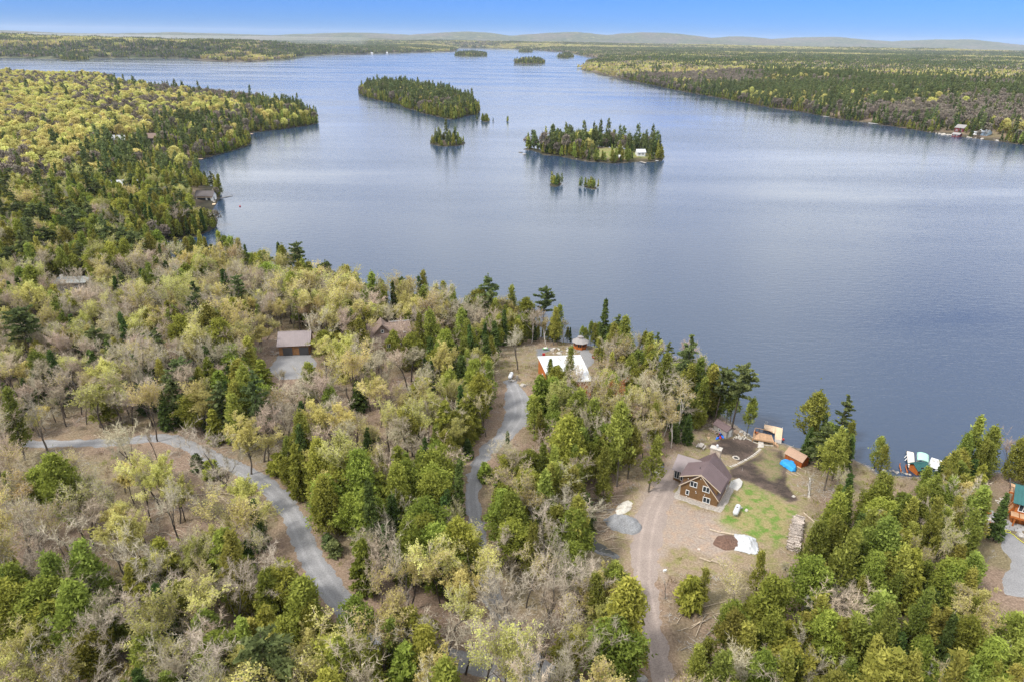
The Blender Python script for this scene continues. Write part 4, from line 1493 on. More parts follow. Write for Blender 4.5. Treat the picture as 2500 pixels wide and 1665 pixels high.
# sunroom wing, ridge across the house
mb = MB()
prof = [(4.2, -.6), (4.2, 2.45), (6.85, 4.1), (9.4, 2.45), (9.4, -.6)]
mb.add([(-2.75, v, z) for v, z in prof] + [(.3, v, z) for v, z in prof], [(4, 3, 2, 1, 0), (5, 6, 7, 8, 9)] + [(i, i + 1, 6 + i, 5 + i) for i in range(4)])
mb.build('sunroom_wall', BROWN_SIDING, house)
for q in ([(-3.1, 6.85, 4.3), (2.2, 6.85, 4.3), (1.0, 3.72, 2.42), (-3.1, 3.72, 2.42)], [(2.0, 6.85, 4.3), (-3.1, 6.85, 4.3), (-3.1, 9.8, 2.42), (.2, 9.8, 2.42)]):
    r_ = MB().slab(q, .1).build('sunroom_roof', PLUM_LIGHT, house)
    roof_ribs(r_, *q, 17, PLUM_LIGHT, .07, .05)
window(house, -2.12, 4.18, .55, 1.05, 1.75, 0, 2, .09)
window(house, -.92, 4.18, .35, 1.0, 1.75, 0, 2, .09)
window(house, -2.77, 6.2, .6, 1.8, 1.6, -math.pi / 2, 3, .09)
# door steps at the side
window(house, Wd + .02, 6.6, .1, 1.0, 1.2, math.pi / 2, 1, .1)
# gravel strip and slab along the walls
strip = np.array([[A_[0] + c_ * a - s_ * b, A_[1] + s_ * a + c_ * b] for a, b in ((-.9, 3.6), (-.9, -1.2), (Wd + 1.1, -1.2), (Wd + 1.1, 9), (Wd - .5, 9), (Wd - .5, .3), (.3, .3), (.3, 3.6))])
sheet('gravel_strip', lambda x, y: (poly_field(x, y, strip), np.full(x.shape, 9.0)), strip.min(0) - 2, strip.max(0) + 2, 0.3, mat('strip_gravel', (.36, .325, .29), .95, .35, 4.0), noise=0.3)
slabp = [R8(1520, 800), R8(1680, 770), R8(1750, 830), R8(1730, 900), R8(1480, 1110), R8(1410, 1050)]
mb = MB()
g_ = [P(*p) for p in slabp]
mb.prism([(p[0], p[1]) for p in g_], min(p[2] for p in g_) - .2, np.mean([p[2] for p in g_]) + .16)
tag(mb.build('concrete_landing', CONCRETE), kind='structure')

# ---- tanks
def tank(px, py, ax, ay, label):
    x, y, z = P(px, py)
    a, b = P(px - ax, py - ay), P(px + ax, py + ay)
    t = thing('gas_tank', (x, y, z), label, 'gas tank', heading(a, b), 'white gas tanks')
    n, L_, r_ = 9, 1.45, .5
    pts = [(-L_ - .0, 0, .78)] + [(-L_ + .38 * (1 - math.cos(k * math.pi / 8)), 0, .78) for k in range(1, 5)] + [(L_ - .38 * (1 - math.cos(k * math.pi / 8)), 0, .78) for k in range(4, 0, -1)] + [(L_, 0, .78)]
    rad = [.05] + [r_ * math.sin(k * math.pi / 8) for k in range(1, 5)] + [r_ * math.sin(k * math.pi / 8) for k in range(4, 0, -1)] + [.05]
    MB().tube(pts, rad, 20).build('shell', WHITE_METAL, t, True)
    MB().tube([(0, 0, 1.24), (0, 0, 1.42)], [.17, .14], 12).build('dome', GREY_STONE, t)
    for s in (-.85, .85):
        MB().box((s, 0, .14), (.2, .8, .44)).build('foot', CONCRETE, t)


tank(1797.5, 1252, 5.5, -13, 'white gas tank lying on the lawn beside the brown house')
tank(1247, 923, 4, -9, 'white gas tank near the end of the grey driveway')
FOOTPRINTS += [(*P(1247, 923)[:2], 3.0)]

# ---- rocks
def boulder(name, x, y, z, s, seed, m, label=None, cat=None, group=None, parent=None, flat=.6):
    r = np.random.default_rng(seed)
    bm_v = []
    n1, n2 = 8, 5
    V, F = [], []
    k = r.uniform(.75, 1.2, (n2 + 1, n1))
    V.append((0, 0, -s * flat * .4))
    for i in range(1, n2):
        ph = -math.pi / 2 + math.pi * i / n2
        for j in range(n1):
            a = 2 * math.pi * j / n1
            q = s * k[i, j]
            V.append((q * math.cos(ph) * math.cos(a), q * math.cos(ph) * math.sin(a) * .8, q * math.sin(ph) * flat + s * flat * .25))
    V.append((0, 0, s * flat * 1.05))
    for j in range(n1):
        F.append((0, 1 + (j + 1) % n1, 1 + j))
        F.append((len(V) - 1, 1 + (n2 - 2) * n1 + j, 1 + (n2 - 2) * n1 + (j + 1) % n1))
    for i in range(n2 - 2):
        for j in range(n1):
            F.append((1 + i * n1 + j, 1 + i * n1 + (j + 1) % n1, 1 + (i + 1) * n1 + (j + 1) % n1, 1 + (i + 1) * n1 + j))
    mb = MB()
    mb.add(V, F)
    o = mb.build(name, m, parent)
    o.location = (x, y, z)
    o.rotation_euler = (0, 0, r.uniform(0, 6))
    return tag(o, label, cat, group)


for i, (px, py, s, lab) in enumerate(((1248.5, 931, .75, 'flat grey boulder at the near end of the gas tank by the driveway'), (1277, 942, .85, 'pale layered boulder alone in the grass before the white roofed house'),
                                      (1602, 1155, .75, 'pale boulder beside the black bundle at the drive end'), (1565, 1664, 1.1, 'rounded brown boulder at the foot of the dirt driveway'),
                                      (1706, 1221 + 120, .3, 'small stone in the dirt before the lawn'), (1822, 1246, .42, 'flat pale stone in the lawn right of the gas tank'), (1809, 1240, .36, 'pale stone touching the lawn gas tank'),
                                      (2491, 1308, .9, 'big grey boulder beside the right hand gravel yard'), (1937, 1212, .4, 'pale stone at the tip of the dark soil bed'))):
    x, y, z = P(px, py)
    boulder('boulder', x, y, z, s, 300 + i, GREY_STONE if i in (0, 3, 7) else PALE_STONE, lab, 'boulder')
rr_ = np.random.default_rng(5)
for i in range(16):
    px, py = 1200 + rr_.uniform(1010, 1660) / 7.85, 780 + rr_.uniform(560, 668) / 7.85
    x, y, z = P(px, py)
    boulder('garden_boulder', x, y, z, rr_.uniform(.35, .95), 330 + i, PALE_STONE if i % 3 else GREY_STONE, ('pale' if i % 3 else 'grey') + ' boulder of the rock garden behind the white roof', 'boulder', 'boulders of the rock garden')

# ---- mounds
def mound(name, c, rx, ry, h, rz, m, label, cat, seed=0, rough=.25, n=44):
    x0, y0, z0 = c
    g = np.linspace(-1.15, 1.15, n)
    X, Y = np.meshgrid(g, g)
    q = np.hypot(X, Y) + (fbm(X * 1.7 + seed, Y * 1.7, seed, 3) - .5) * rough * 2
    H = np.maximum(0, 1 - q) ** .8 * h * (1 + (fbm(X * 5 + seed, Y * 5, seed + 3, 3) - .5) * .5)
    c2, s2 = math.cos(rz), math.sin(rz)
    xs, ys = X * rx, Y * ry
    wx, wy = x0 + xs * c2 - ys * s2, y0 + xs * s2 + ys * c2
    gz = height(wx.ravel(), wy.ravel()).reshape(wx.shape)
    Z = gz - z0 + H + np.where(q > 1, -.15, .03)
    idx = (np.arange(n - 1)[:, None] * n + np.arange(n - 1)[None]).ravel()
    Q = np.stack([idx, idx + 1, idx + n + 1, idx + n], 1)
    keep = (q.ravel() < 1.12)[Q].all(1)
    o = link(name, np_mesh(name, np.stack([(wx - x0).ravel(), (wy - y0).ravel(), Z.ravel()], 1), Q[keep], m), None, (x0, y0, z0))
    return tag(o, label, cat)


mound('gravel_heap', P(1522, 1280), 3.2, 2.4, 2.0, -.3, GREY_CHIPS, 'grey heap of crushed stone beside the dirt driveway', 'gravel heap', 3)
mound('sand_heap', P(1524, 1240), 2.4, 1.1, .45, .9, PALE_SAND, 'low pale heap of sand at the edge of the dirt driveway', 'sand heap', 8, .35)
ZT = lambda x, y: (1700 + x / 7.127, 1200 + y / 7.127)
mound('soil_heap', P(*ZT(530, 880)), 2.3, 1.9, .7, .2, BROWN_SOIL, 'brown heap of soil half covered by the white tarp', 'soil heap', 12, .15)


def draped(name, outline, c, hfun, m, label, cat, n=60, fold=.12, seed=1):
    """a tarpaulin lying over a heap: outline in metres round c"""
    lo, hi = outline.min(0), outline.max(0)
    xs, ys = np.linspace(lo[0] - .2, hi[0] + .2, n), np.linspace(lo[1] - .2, hi[1] + .2, n)
    X, Y = np.meshgrid(xs, ys)
    f = poly_field(X.ravel(), Y.ravel(), outline).reshape(X.shape) + (fbm(X * 1.3, Y * 1.3, seed, 2) - .5) * .3
    g = height(X.ravel(), Y.ravel()).reshape(X.shape)
    ridge = np.abs(fbm(X * .8 + Y * .3, Y * .5, seed + 5, 3) - .5) * 2
    Z = g + .05 + hfun(X, Y, f) + (ridge - .3) * fold * np.clip(f * 2, 0, 1) + (fbm(X * 3, Y * 3, seed + 9, 2) - .5) * fold * .35
    idx = (np.arange(n - 1)[:, None] * n + np.arange(n - 1)[None]).ravel()
    Q = np.stack([idx, idx + 1, idx + n + 1, idx + n], 1)
    keep = (f.ravel() > 0)[Q].all(1)
    o = link(name, np_mesh(name, np.stack([(X - c[0]).ravel(), (Y - c[1]).ravel(), (Z - c[2]).ravel()], 1), Q[keep], m, None, False), None, c)
    s = o.modifiers.new('thickness', 'SOLIDIFY')
    s.thickness = .02
    return tag(o, label, cat)


tp = np.array([P(*ZT(a, b))[:2] for a, b in ((655, 735), (745, 738), (880, 755), (1040, 810), (1060, 900), (1110, 1060), (1040, 1105), (900, 1080), (650, 1020), (690, 890), (660, 800))])
tc_ = tp.mean(0)
draped('white_tarp', tp, (tc_[0], tc_[1], ground_z(*tc_)), lambda X, Y, f: np.clip(f, 0, 1.5) * .42 + .6 * np.exp(-((X - tc_[0] - .3) ** 2 + (Y - tc_[1]) ** 2) / 1.5), WHITE_TARP, 'large crumpled white tarp spread over a heap in the yard', 'tarp', 80, .45)

# ---- poles and logs on the ground
def pole(name, a, b, r, m, label=None, cat=None, group=None, parent=None, lift=.0):
    pa, pb = P(*a), P(*b)
    v = Vector(pb) - Vector(pa)
    mb = MB()
    n = 4
    pts = [(v.x * t, v.y * t, v.z * t + r * .8 + lift) for t in np.linspace(0, 1, n)]
    mb.tube(pts, [r * (1 - .25 * t) for t in np.linspace(0, 1, n)], 8)
    o = mb.build(name, m, parent)
    o.location = pa
    return tag(o, label, cat, group)


pole('log', ZT(235, 665), ZT(430, 720), .15, POLE_WOOD, 'straight log leading from the dirt to the white tarp, farther half', 'log')
pole('log', ZT(430, 715), ZT(655, 755), .19, POLE_WOOD, 'straight log whose end touches the white tarp', 'log')
pole('log', ZT(55, 1160), ZT(250, 1225), .16, POLE_WOOD, 'pale log in the brush below the white tarp, left one of the line', 'log')
pole('log', ZT(255, 1205), ZT(410, 1255), .17, POLE_WOOD, 'pale log in the brush below the white tarp, middle one of the line', 'log')
pole('log', ZT(410, 1280), ZT(545, 1305), .20, POLE_WOOD, 'thick pale log in the brush below the white tarp, right end of the line', 'log')
pole('log', ZT(1870, 375), ZT(2130, 600), .13, POLE_WOOD, 'long thin pole lying in the grass right of the log pile', 'log')
pole('log', (1706, 1310), (1722, 1315), .09, POLE_WOOD, 'short pale stick on the dirt between drive and tarp', 'log')
pole('log', (1974, 1215), (1977, 1168), .22, BARK_WHITE, 'white birch log lying down the slope beside the blue tarp', 'log')


# ---- the log pile
wa, wb = P(*ZT(1800, 390)), P(*ZT(1690, 1050))
rzp = heading(wb, wa)
lp = thing('log_pile', wb, 'long stacked pile of grey firewood logs at the lawn edge', 'log pile', rzp)
Lp = math.hypot(wa[0] - wb[0], wa[1] - wb[1])
rl = np.random.default_rng(44)
logm = []
for i in range(4):
    mb = MB()
    mb.tube([(0, -.95 + .05 * i, 0), (0, 0, .02), (0, .95, 0)], [.14, .15, .13], 7)
    mb.m = [0] * (len(mb.f) - 2) + [1, 1]
    logm.append(mb.mesh('log', [LOG_BARK, FRESH_WOOD]))
cnt = 0
u = .2
while u < Lp - .1:
    h_ = 1.25 * (0.75 + .35 * math.sin(3.1 * u / Lp)) + rl.normal(0, .1)
    zc_ = .12
    while zc_ < h_ and cnt < 285:
        for row in (-.75, .75):
            o = link('log', logm[rl.integers(0, 4)], lp)
            o.location = (u + rl.normal(0, .05), row * (.72 - .28 * zc_ / 1.6) * (1.15 - .45 * u / Lp) + rl.normal(0, .14) + .1, zc_ + rl.normal(0, .03))
            o.rotation_euler = (rl.normal(0, .07), rl.uniform(0, 6), rl.normal(0, .12))
            o.scale = (rl.uniform(.75, 1.3), rl.uniform(.42, .62), rl.uniform(.75, 1.3))
            cnt += 1
        zc_ += .27
    u += .30
FOOTPRINTS.append(((wa[0] + wb[0]) / 2, (wa[1] + wb[1]) / 2, 4))

# ---- picnic table, fire ring, stepping stones
pt = P(*R8(915, 105))
pr = heading(P(*R8(885, 95)), P(*R8(955, 25)))
t = thing('picnic_table', pt, 'weathered picnic table beside the dark soil bed', 'picnic table', pr)
for k in range(5):
    MB().box((0, -.36 + .18 * k, .74), (1.8, .165, .05)).build('board', GREY_WOOD, t)
for s in (-.78, .78):
    MB().box((0, s, .44), (1.8, .26, .05)).build('seat', GREY_WOOD, t)
for s in (-.6, .6):
    mb = MB()
    mb.slab([(s - .05, -.85, 0), (s + .05, -.85, 0), (s + .05, -.25, .72), (s - .05, -.25, .72)], .08)
    mb.slab([(s - .05, .85, 0), (s + .05, .85, 0), (s + .05, .25, .72), (s - .05, .25, .72)], .08)
    mb.box((s, 0, .40), (.07, 1.7, .09))
    mb.build('leg', GREY_WOOD, t)
fp = P(*R8(1622, 312))
t = thing('fire_ring', fp, 'round fire ring of pale stones beside the stepping stones', 'fire pit')
for k in range(12):
    a = k * math.pi / 6
    boulder('stone', .62 * math.cos(a), .62 * math.sin(a), .02, .21, 400 + k, PALE_STONE, parent=t, flat=.8)
MB().tube([(0, 0, -.05), (0, 0, .05)], [.5, .5], 12).build('ash_bed', BLACK, t)
Z2 = lambda x, y: (1700 + x / 5.233, 1000 + y / 5.233)
sp0 = P(*Z2(600, 660))
t = thing('stepping_path', sp0, None, None)
t['kind'] = 'structure'
crv = subdiv(np.array([[*P(*Z2(a, b))] for a, b in ((432, 728), (520, 695), (600, 655), (690, 605), (750, 565), (790, 530), (822, 495))]), 12)
seg = np.r_[0, np.cumsum(np.hypot(*np.diff(crv[:, :2], axis=0).T))]
for k in range(20):
    s = seg[-1] * (k + .3) / 20
    i = min(len(crv) - 2, np.searchsorted(seg, s))
    p, q = crv[i], crv[min(i + 1, len(crv) - 1)]
    MB().box((0, 0, .015), (.34, .58, .09)).build('stepping_stone', PALE_STONE, t)
    o = t.children[-1]
    o.location = (p[0] - sp0[0], p[1] - sp0[1], ground_z(p[0], p[1]) - sp0[2])
    o.rotation_euler = (0, 0, math.atan2(q[1] - p[1], q[0] - p[0]) + rl.normal(0, .06))
lan = [P(*Z2(a, b)) for a, b in ((795, 392), (850, 392), (862, 482), (782, 482))]
tag(MB().prism([(p[0], p[1]) for p in lan], min(p[2] for p in lan) - .2, max(p[2] for p in lan) + .05).build('stone_landing', PALE_STONE), kind='structure')
t = thing('kerb_edging', P(*Z2(700, 400)), None, None)
t['kind'] = 'structure'
crv = subdiv(np.array([[*P(*Z2(a, b))] for a, b in ((630, 365), (680, 385), (730, 412), (785, 432), (850, 447), (920, 458), (985, 462))]), 4)
for k in range(len(crv) - 1):
    p, q = crv[k], crv[k + 1]
    l_ = math.hypot(q[0] - p[0], q[1] - p[1])
    o = MB().box((0, 0, .03), (l_ * .94, .22, .16)).build('kerb_stone', PALE_STONE, t)
    o.location = ((p[0] + q[0]) / 2 - t.location.x, (p[1] + q[1]) / 2 - t.location.y, ground_z((p[0] + q[0]) / 2, (p[1] + q[1]) / 2) - t.location.z)
    o.rotation_euler = (0, 0, math.atan2(q[1] - p[1], q[0] - p[0]))
rp = P(*Z2(545, 362))
t = thing('stone_heap', rp, 'small heap of pale fieldstones at the lakeward rim of the soil bed', 'stone heap')
for k in range(22):
    boulder('stone', rl.normal(0, .7), rl.normal(0, .45), abs(rl.normal(0, .12)), rl.uniform(.16, .32), 430 + k, PALE_STONE, parent=t, flat=.75)

# ---- dark roofed shed, firewood, kayaks
sb0, sb1 = P(*Z2(215, 262)), P(*Z2(345, 345))
rzs = heading(sb0, sb1)
sh_ = gable('storage_shed', sb0, rzs, 3.9, 2.3, 1.75, 2.5, 'small storage shed with dark plum roof among the shore trees', 'shed', GREY_WOOD, PLUM_METAL, .25, 9)
door(sh_, 4.0 - .08, 1.15, 0, .9, 1.7, math.pi / 2, WHITE_PAINT)
window(sh_, 1.8, -.02, .8, .7, .6, 0, 1, .07)
fw = P(*Z2(205, 285))
t = thing('firewood_stack', fw, 'low dark stack of firewood against the plum roofed shed', 'firewood', rzs)
for k in range(44):
    o = link('log', logm[k % 4], t)
    o.location = (rl.uniform(-1.2, 1.2), rl.normal(0, .12), .1 + rl.uniform(0, .75))
    o.scale = (.7, .24, .7)
    o.rotation_euler = (0, rl.uniform(0, 6), rl.normal(0, .1))
for k in range(11):
    px, py = Z2(rl.uniform(120, 200), rl.uniform(305, 380))
    o = pole('firewood_chunk', (px, py), (px + rl.uniform(-2, 2), py + rl.uniform(1.5, 3.2)), .09, FRESH_WOOD, 'split firewood chunk lying on bare ground before the plum roofed shed', 'firewood', 'scattered split firewood')


def kayak(px, py, rz, m, label, lift=0):
    x, y, z = P(px, py)
    t = thing('kayak', (x, y, z + lift), label, 'kayak', rz, None)
    n = 9
    pts = [(1.35 * u, 0, .2 + .10 * abs(u) ** 3) for u in np.linspace(-1, 1, n)]
    MB().tube(pts, [.02 + .27 * (1 - abs(u) ** 2.2) for u in np.linspace(-1, 1, n)], 10).build('hull', m, t, True)
    MB().tube([(-.25, 0, .47), (.4, 0, .47)], [.16, .16], 10).build('cockpit', BLACK, t)


kr = heading(P(*Z2(265, 355)), P(*Z2(330, 330)))
kayak(*Z2(275, 362), kr + .25, BLUE_PLASTIC, 'blue kayak lying nearest the firewood before the plum roofed shed')
kayak(*Z2(300, 350), kr + .75, RED_PAINT, 'red kayak between two blue kayaks by the plum roofed shed', .05)
kayak(*Z2(322, 345), kr + 1.0, BLUE_PLASTIC, 'blue kayak leaning nearest the white door of the plum roofed shed', .1)

# ---- shore deck and dock
def planked(t, corners, z, n, m, th=.06, name='plank', gap=.06):
    """planks side by side across a four-cornered platform (corners in local metres, a-b near edge, d-c far edge)"""
    a, b, c, d = [Vector((*p, z)) for p in corners]
    for i in range(n):
        t0, t1 = (i + gap) / n, (i + 1 - gap) / n
        MB().slab([a.lerp(b, t0), a.lerp(b, t1), d.lerp(c, t1), d.lerp(c, t0)], th).build(name, m, t)


def rail(t, p, q, z, h, n, mp, mr, wires=3):
    p, q = Vector((*p, z)), Vector((*q, z))
    for i in range(n + 1):
        a = p.lerp(q, i / n)
        MB().box((a.x, a.y, z + h / 2), (.09, .09, h)).build('post', mp, t)
    rz = math.atan2(q.y - p.y, q.x - p.x)
    m = (p + q) / 2
    MB().box((m.x, m.y, z + h + .03), ((q - p).length + .1, .12, .06), rz).build('handrail', mr, t)
    for k in range(wires):
        MB().box((m.x, m.y, z + h * (k + 1) / (wires + 1)), ((q - p).length, .03, .03), rz).build('rail', DARK_METAL, t)


dz = 1.75
dk = [at_z(*Z2(a, b), dz) for a, b in ((722, 362), (995, 410), (962, 320), (745, 275))]
o_ = dk[0]
rzd = heading(dk[0], dk[1])
t = thing('shore_deck', (*o_, 0), 'raised wooden deck with railing above the water', 'deck', 0)
loc_ = lambda p: (p[0] - o_[0], p[1] - o_[1])
planked(t, [loc_(p) for p in dk], dz, 14, DECK_WOOD)
for p in dk:
    MB().box((*loc_(p), dz / 2 - .3), (.16, .16, dz + .5)).build('support_post', DECK_WOOD, t)
fa, fb = Vector(loc_(dk[0])), Vector(loc_(dk[1]))
MB().box((*((fa + fb) / 2), dz - .2), ((fb - fa).length, .05, .26), rzd).build('beam', DECK_WOOD, t)
rail(t, loc_(dk[3]), loc_(dk[2]), dz, .95, 4, DARK_METAL, DECK_WOOD)
rail(t, loc_(dk[0]), loc_(dk[3]), dz, .95, 1, DECK_WOOD, DECK_WOOD)
st = Vector(loc_(dk[1]))
for k in range(4):
    MB().box((st.x + .25 + .25 * k, st.y - .2 - .12 * k, dz - .22 - .28 * k), (.34, 1.1, .06), rzd).build('step', DECK_WOOD, t)


def adirondack(loc, rz, m, label):
    t = thing('deck_chair', loc, label, 'chair', rz)
    MB().slab([(-.28, -.3, .38), (.28, -.3, .38), (.28, .25, .28), (-.28, .25, .28)], .05).build('seat', m, t)
    for k in range(4):
        x = -.22 + .147 * k
        MB().slab([(x - .065, .22, .28), (x + .065, .22, .28), (x + .065, .5, .98 - .06 * abs(k - 1.5)), (x - .065, .5, .98 - .06 * abs(k - 1.5))], .04).build('slat', m, t)
    for s in (-.34, .34):
        MB().box((s, 0, .56), (.12, .72, .04)).build('armrest', m, t)
        MB().box((s, -.3, .28), (.07, .07, .56)).build('leg', m, t)
        MB().box((s, .28, .28), (.07, .07, .56)).build('leg', m, t)


cc = at_z(*Z2(758, 305), dz)
adirondack((cc[0], cc[1], dz + .05), rzd + 2.6, CEDAR_WOOD, 'reddish deck chair in the railed corner of the shore deck')
kz = .55
dp = lambda a, b: at_z(*Z2(a, b), kz)
o2 = dp(1000, 330)
loc2 = lambda p: (p[0] - o2[0], p[1] - o2[1])
t = thing('dock', (*o2, 0), 'tan L-shaped boat dock beyond the shore deck', 'dock', 0)
planked(t, [loc2(p) for p in (dp(1002, 372), dp(1090, 384), dp(1105, 236), dp(1012, 212))], kz, 4, DOCK_WOOD, .1, 'deck_panel', .01)
planked(t, [loc2(p) for p in (dp(1000, 300), dp(1012, 212), dp(872, 184), dp(860, 232))], kz + .004, 3, DOCK_WOOD, .1, 'deck_panel', .01)
MB().slab([(*loc2(p), kz + .002) for p in (dp(1000, 300), dp(935, 243), dp(860, 232), dp(1005, 225))], .09).build('corner_panel', DOCK_WOOD, t)
rampz = P(*Z2(1040, 440))
MB().slab([(*loc2(dp(1003, 372)), kz), (*loc2(dp(1088, 384)), kz), (*loc2(P(*Z2(1085, 442))[:2]), rampz[2] + .1), (*loc2(P(*Z2(1000, 420))[:2]), rampz[2] + .1)], .1).build('ramp', GREY_WOOD, t)
for a, b in ((872, 186), (1100, 238), (1090, 380), (1005, 370), (865, 230)):
    q = loc2(dp(a, b))
    MB().tube([(*q, -3), (*q, kz + .25)], [.07, .07], 8).build('pile', WHITE_METAL, t)
mb = MB()
for s in (0, .35):
    q = loc2(dp(880, 178))
    mb.tube([(q[0] + s, q[1], -.5), (q[0] + s, q[1], kz + .7), (q[0] + s, q[1] - .4, kz + .7), (q[0] + s, q[1] - .45, kz)], [.025] * 4, 6)
mb.build('ladder', WHITE_METAL, t)
q = dp(1100, 368)
ob = MB()
ob.tube([(0, 0, -.3), (0, 0, -.15), (0, 0, .05), (0, 0, .25), (0, 0, .33)], [.05, .24, .3, .2, .03], 12)
tag(ob.build('mooring_buoy', RED_PAINT, None, True), 'red round buoy hanging on the side of the tan dock', 'buoy').location = (q[0] + .25, q[1], .35)
# ---- red cedar shed, blue tarp
c0, c1 = P(*Z2(1122, 640)), P(*Z2(1335, 742))
rzc = heading(c0, c1)
lc = math.hypot(c1[0] - c0[0], c1[1] - c0[1])
cs = gable('cedar_shed', c0, rzc, lc, 2.5, 1.75, 2.75, 'red cedar shed with tan shingle roof beside the blue tarp', 'shed', CEDAR_WOOD, TAN_SHINGLE, .22, 0, 10)
nb_ = 11
for k in range(nb_):
    MB().box((lc * (k + .5) / nb_, -.018, .8), (lc / nb_ * .86, .03, 1.75)).build('board', CEDAR_WOOD, cs)
for k in range(8):
    MB().box((lc + .018, 2.5 * (k + .5) / 8, .8), (.03, 2.5 / 8 * .86, 1.75)).build('board', CEDAR_WOOD, cs)
tb = np.array([P(*Z2(a, b))[:2] for a, b in ((1062, 668), (1120, 648), (1255, 690), (1290, 745), (1270, 800), (1215, 790), (1130, 740), (1060, 690))])
tcb = tb.mean(0)
draped('blue_tarp', tb, (tcb[0], tcb[1], ground_z(*tcb)), lambda X, Y, f: .75 * smooth(0, .45, f), BLUE_TARP, 'bright blue tarp over a lumber stack before the red cedar shed', 'tarp', 54, .18, 9)
pole('board', Z2(1285, 745), Z2(1335, 772), .09, DOCK_WOOD, 'pale board end poking out of the blue tarp', 'board', None, None, .4)
pole('board', Z2(1210, 805), Z2(1300, 845), .09, POLE_WOOD, 'plank lying on the ground below the blue tarp', 'board')
pole('board', Z2(1150, 800), Z2(1225, 850), .07, POLE_WOOD, 'thin plank in the grass below the blue tarp, nearer the soil', 'board')
# black bundle and litter
bx = P(*R8(95, 465))
t = thing('tarp_bundle', bx, 'black and blue bundle of covers beside the drive end', 'bundle', .4)
boulder('bag', 0, 0, .2, .55, 501, BLACK, parent=t)
boulder('bag', .65, .25, .15, .5, 502, BLACK, parent=t)
boulder('folded_sheet', .15, -.35, .05, .42, 503, BLUE_PLASTIC, parent=t, flat=.3)
x, y, z = P(1623, 1394)
tag(MB().box((0, 0, .16), (.62, .3, .32), .4, taper=.92).build('white_box', WHITE_PAINT), 'small white box at the rim of the dirt driveway neck', 'box').location = (x, y, z)
# puddle
pud = np.array([at(1440 + a / 6.82, 1230 + b / 6.82)[:2] for a, b in ((-70, 640), (0, 520), (60, 545), (110, 640), (250, 690), (330, 760), (420, 820), (470, 880), (400, 900), (300, 850), (150, 820), (0, 745))])
PUD = bpy.data.materials.new('puddle_water')
PUD.use_nodes = True
PUD.node_tree.nodes['Principled BSDF'].inputs['Base Color'].default_value = (.075, .075, .075, 1)
PUD.node_tree.nodes['Principled BSDF'].inputs['Roughness'].default_value = .06
sheet('puddle', lambda x, y: (poly_field(x, y, pud), np.full(x.shape, 9.0)), pud.min(0) - 1, pud.max(0) + 1, 0.3, PUD, noise=.35)
FOOTPRINTS.append((*pud.mean(0), 3.2))


# ---- brush piles of felled poles
def brush(px, py, n, sx, sy, ang, seed, label):
    r = np.random.default_rng(seed)
    c = P(px, py)
    t = thing('brush_pile', c, label, 'brush pile', 0)
    for k in range(n):
        x, y = r.normal(0, sx), r.normal(0, sy)
        a = ang + r.normal(0, .3)
        l_ = r.uniform(1.5, 4.2)
        z0 = ground_z(c[0] + x, c[1] + y) - c[2]
        mb = MB()
        mb.tube([(x, y, z0 + .12), (x + math.cos(a) * l_ / 2, y + math.sin(a) * l_ / 2, z0 + .2 + r.uniform(0, .3)), (x + math.cos(a) * l_, y + math.sin(a) * l_, z0 + .12)], [.065, .05, .03], 6)
        mb.build('pole', POLE_WOOD if k % 3 else DEAD, t)
    FOOTPRINTS.append((c[0], c[1], 2.6))


brush(508, 1222, 46, 3.6, 3.4, -.35, 71, 'scattered heap of felled poles inside the gravel road bend')
brush(420, 1320, 26, 3.0, 2.0, -.6, 72, 'loose heap of cut poles deeper in the open wood inside the road bend')
brush(1452, 1255, 40, 1.6, 3.6, .2, 73, 'long brush pile at the wood edge left of the sand heap')
brush(1700, 1530, 22, 2.2, 2.0, .3, 74, 'tangled brush heap in the clearing right of the lower dirt driveway')

# ---- white roofed house, gazebo and garden things
zr_ = 9.6
q4 = lambda x, y, z: at_z(1200 + x / 7.85, 780 + y / 7.85, z)
BL, BR, FR, FL = q4(880, 710, zr_ + .5), q4(1705, 685, zr_ + .5), q4(1940, 1180, zr_ - .6), q4(1120, 1210, zr_ - .6)
gz_ = ground_z((BL[0] + FR[0]) / 2, (BL[1] + FR[1]) / 2)
o3 = ((BL[0] + BR[0] + FL[0] + FR[0]) / 4, (BL[1] + BR[1] + FL[1] + FR[1]) / 4)
t = thing('white_roofed_house', (*o3, gz_), 'low house with one broad white metal roof behind the trees', 'house', 0)
k3 = lambda p, f=1.0: ((p[0] - o3[0]) * f, (p[1] - o3[1]) * f)
zb_, zf_ = zr_ + .5 - gz_, zr_ - .6 - gz_
mb = MB()
cor = [k3(p, .955) for p in (FL, FR, BR, BL)]
hs_ = [zf_ - .1, zf_ - .1, zb_ - .1, zb_ - .1]
mb.add([(*p, -.6) for p in cor] + [(*p, h) for p, h in zip(cor, hs_)], [(0, 1, 5, 4), (1, 2, 6, 5), (2, 3, 7, 6), (3, 0, 4, 7), (4, 5, 6, 7)])
mb.build('wall', ORANGE_WOOD, t)
q = [(*k3(BL), zb_ + .12), (*k3(BR), zb_ + .12), (*k3(FR), zf_ + .12), (*k3(FL), zf_ + .12)]
r_ = MB().slab(q, .14).build('roof', WHITE_METAL, t)
roof_ribs(r_, *q, 26, WHITE_METAL, .04, .03)
lw = Vector((*cor[0], 0)), Vector((*cor[3], 0))
for f in (.25, .6):
    p = lw[0].lerp(lw[1], f)
    window(t, p.x - .02, p.y, .9, 1.3, 1.2, math.atan2(lw[0].y - lw[1].y, lw[0].x - lw[1].x), 2, .1)
FOOTPRINTS += [(o3[0], o3[1], 7.2), (o3[0] - 2, o3[1] + 3, 6)]
gc = P(1416, 850)
t = thing('gazebo', gc, 'octagonal orange timber gazebo with two tiered grey roof', 'gazebo', .2)
FOOTPRINTS.append((gc[0], gc[1], 3.4))
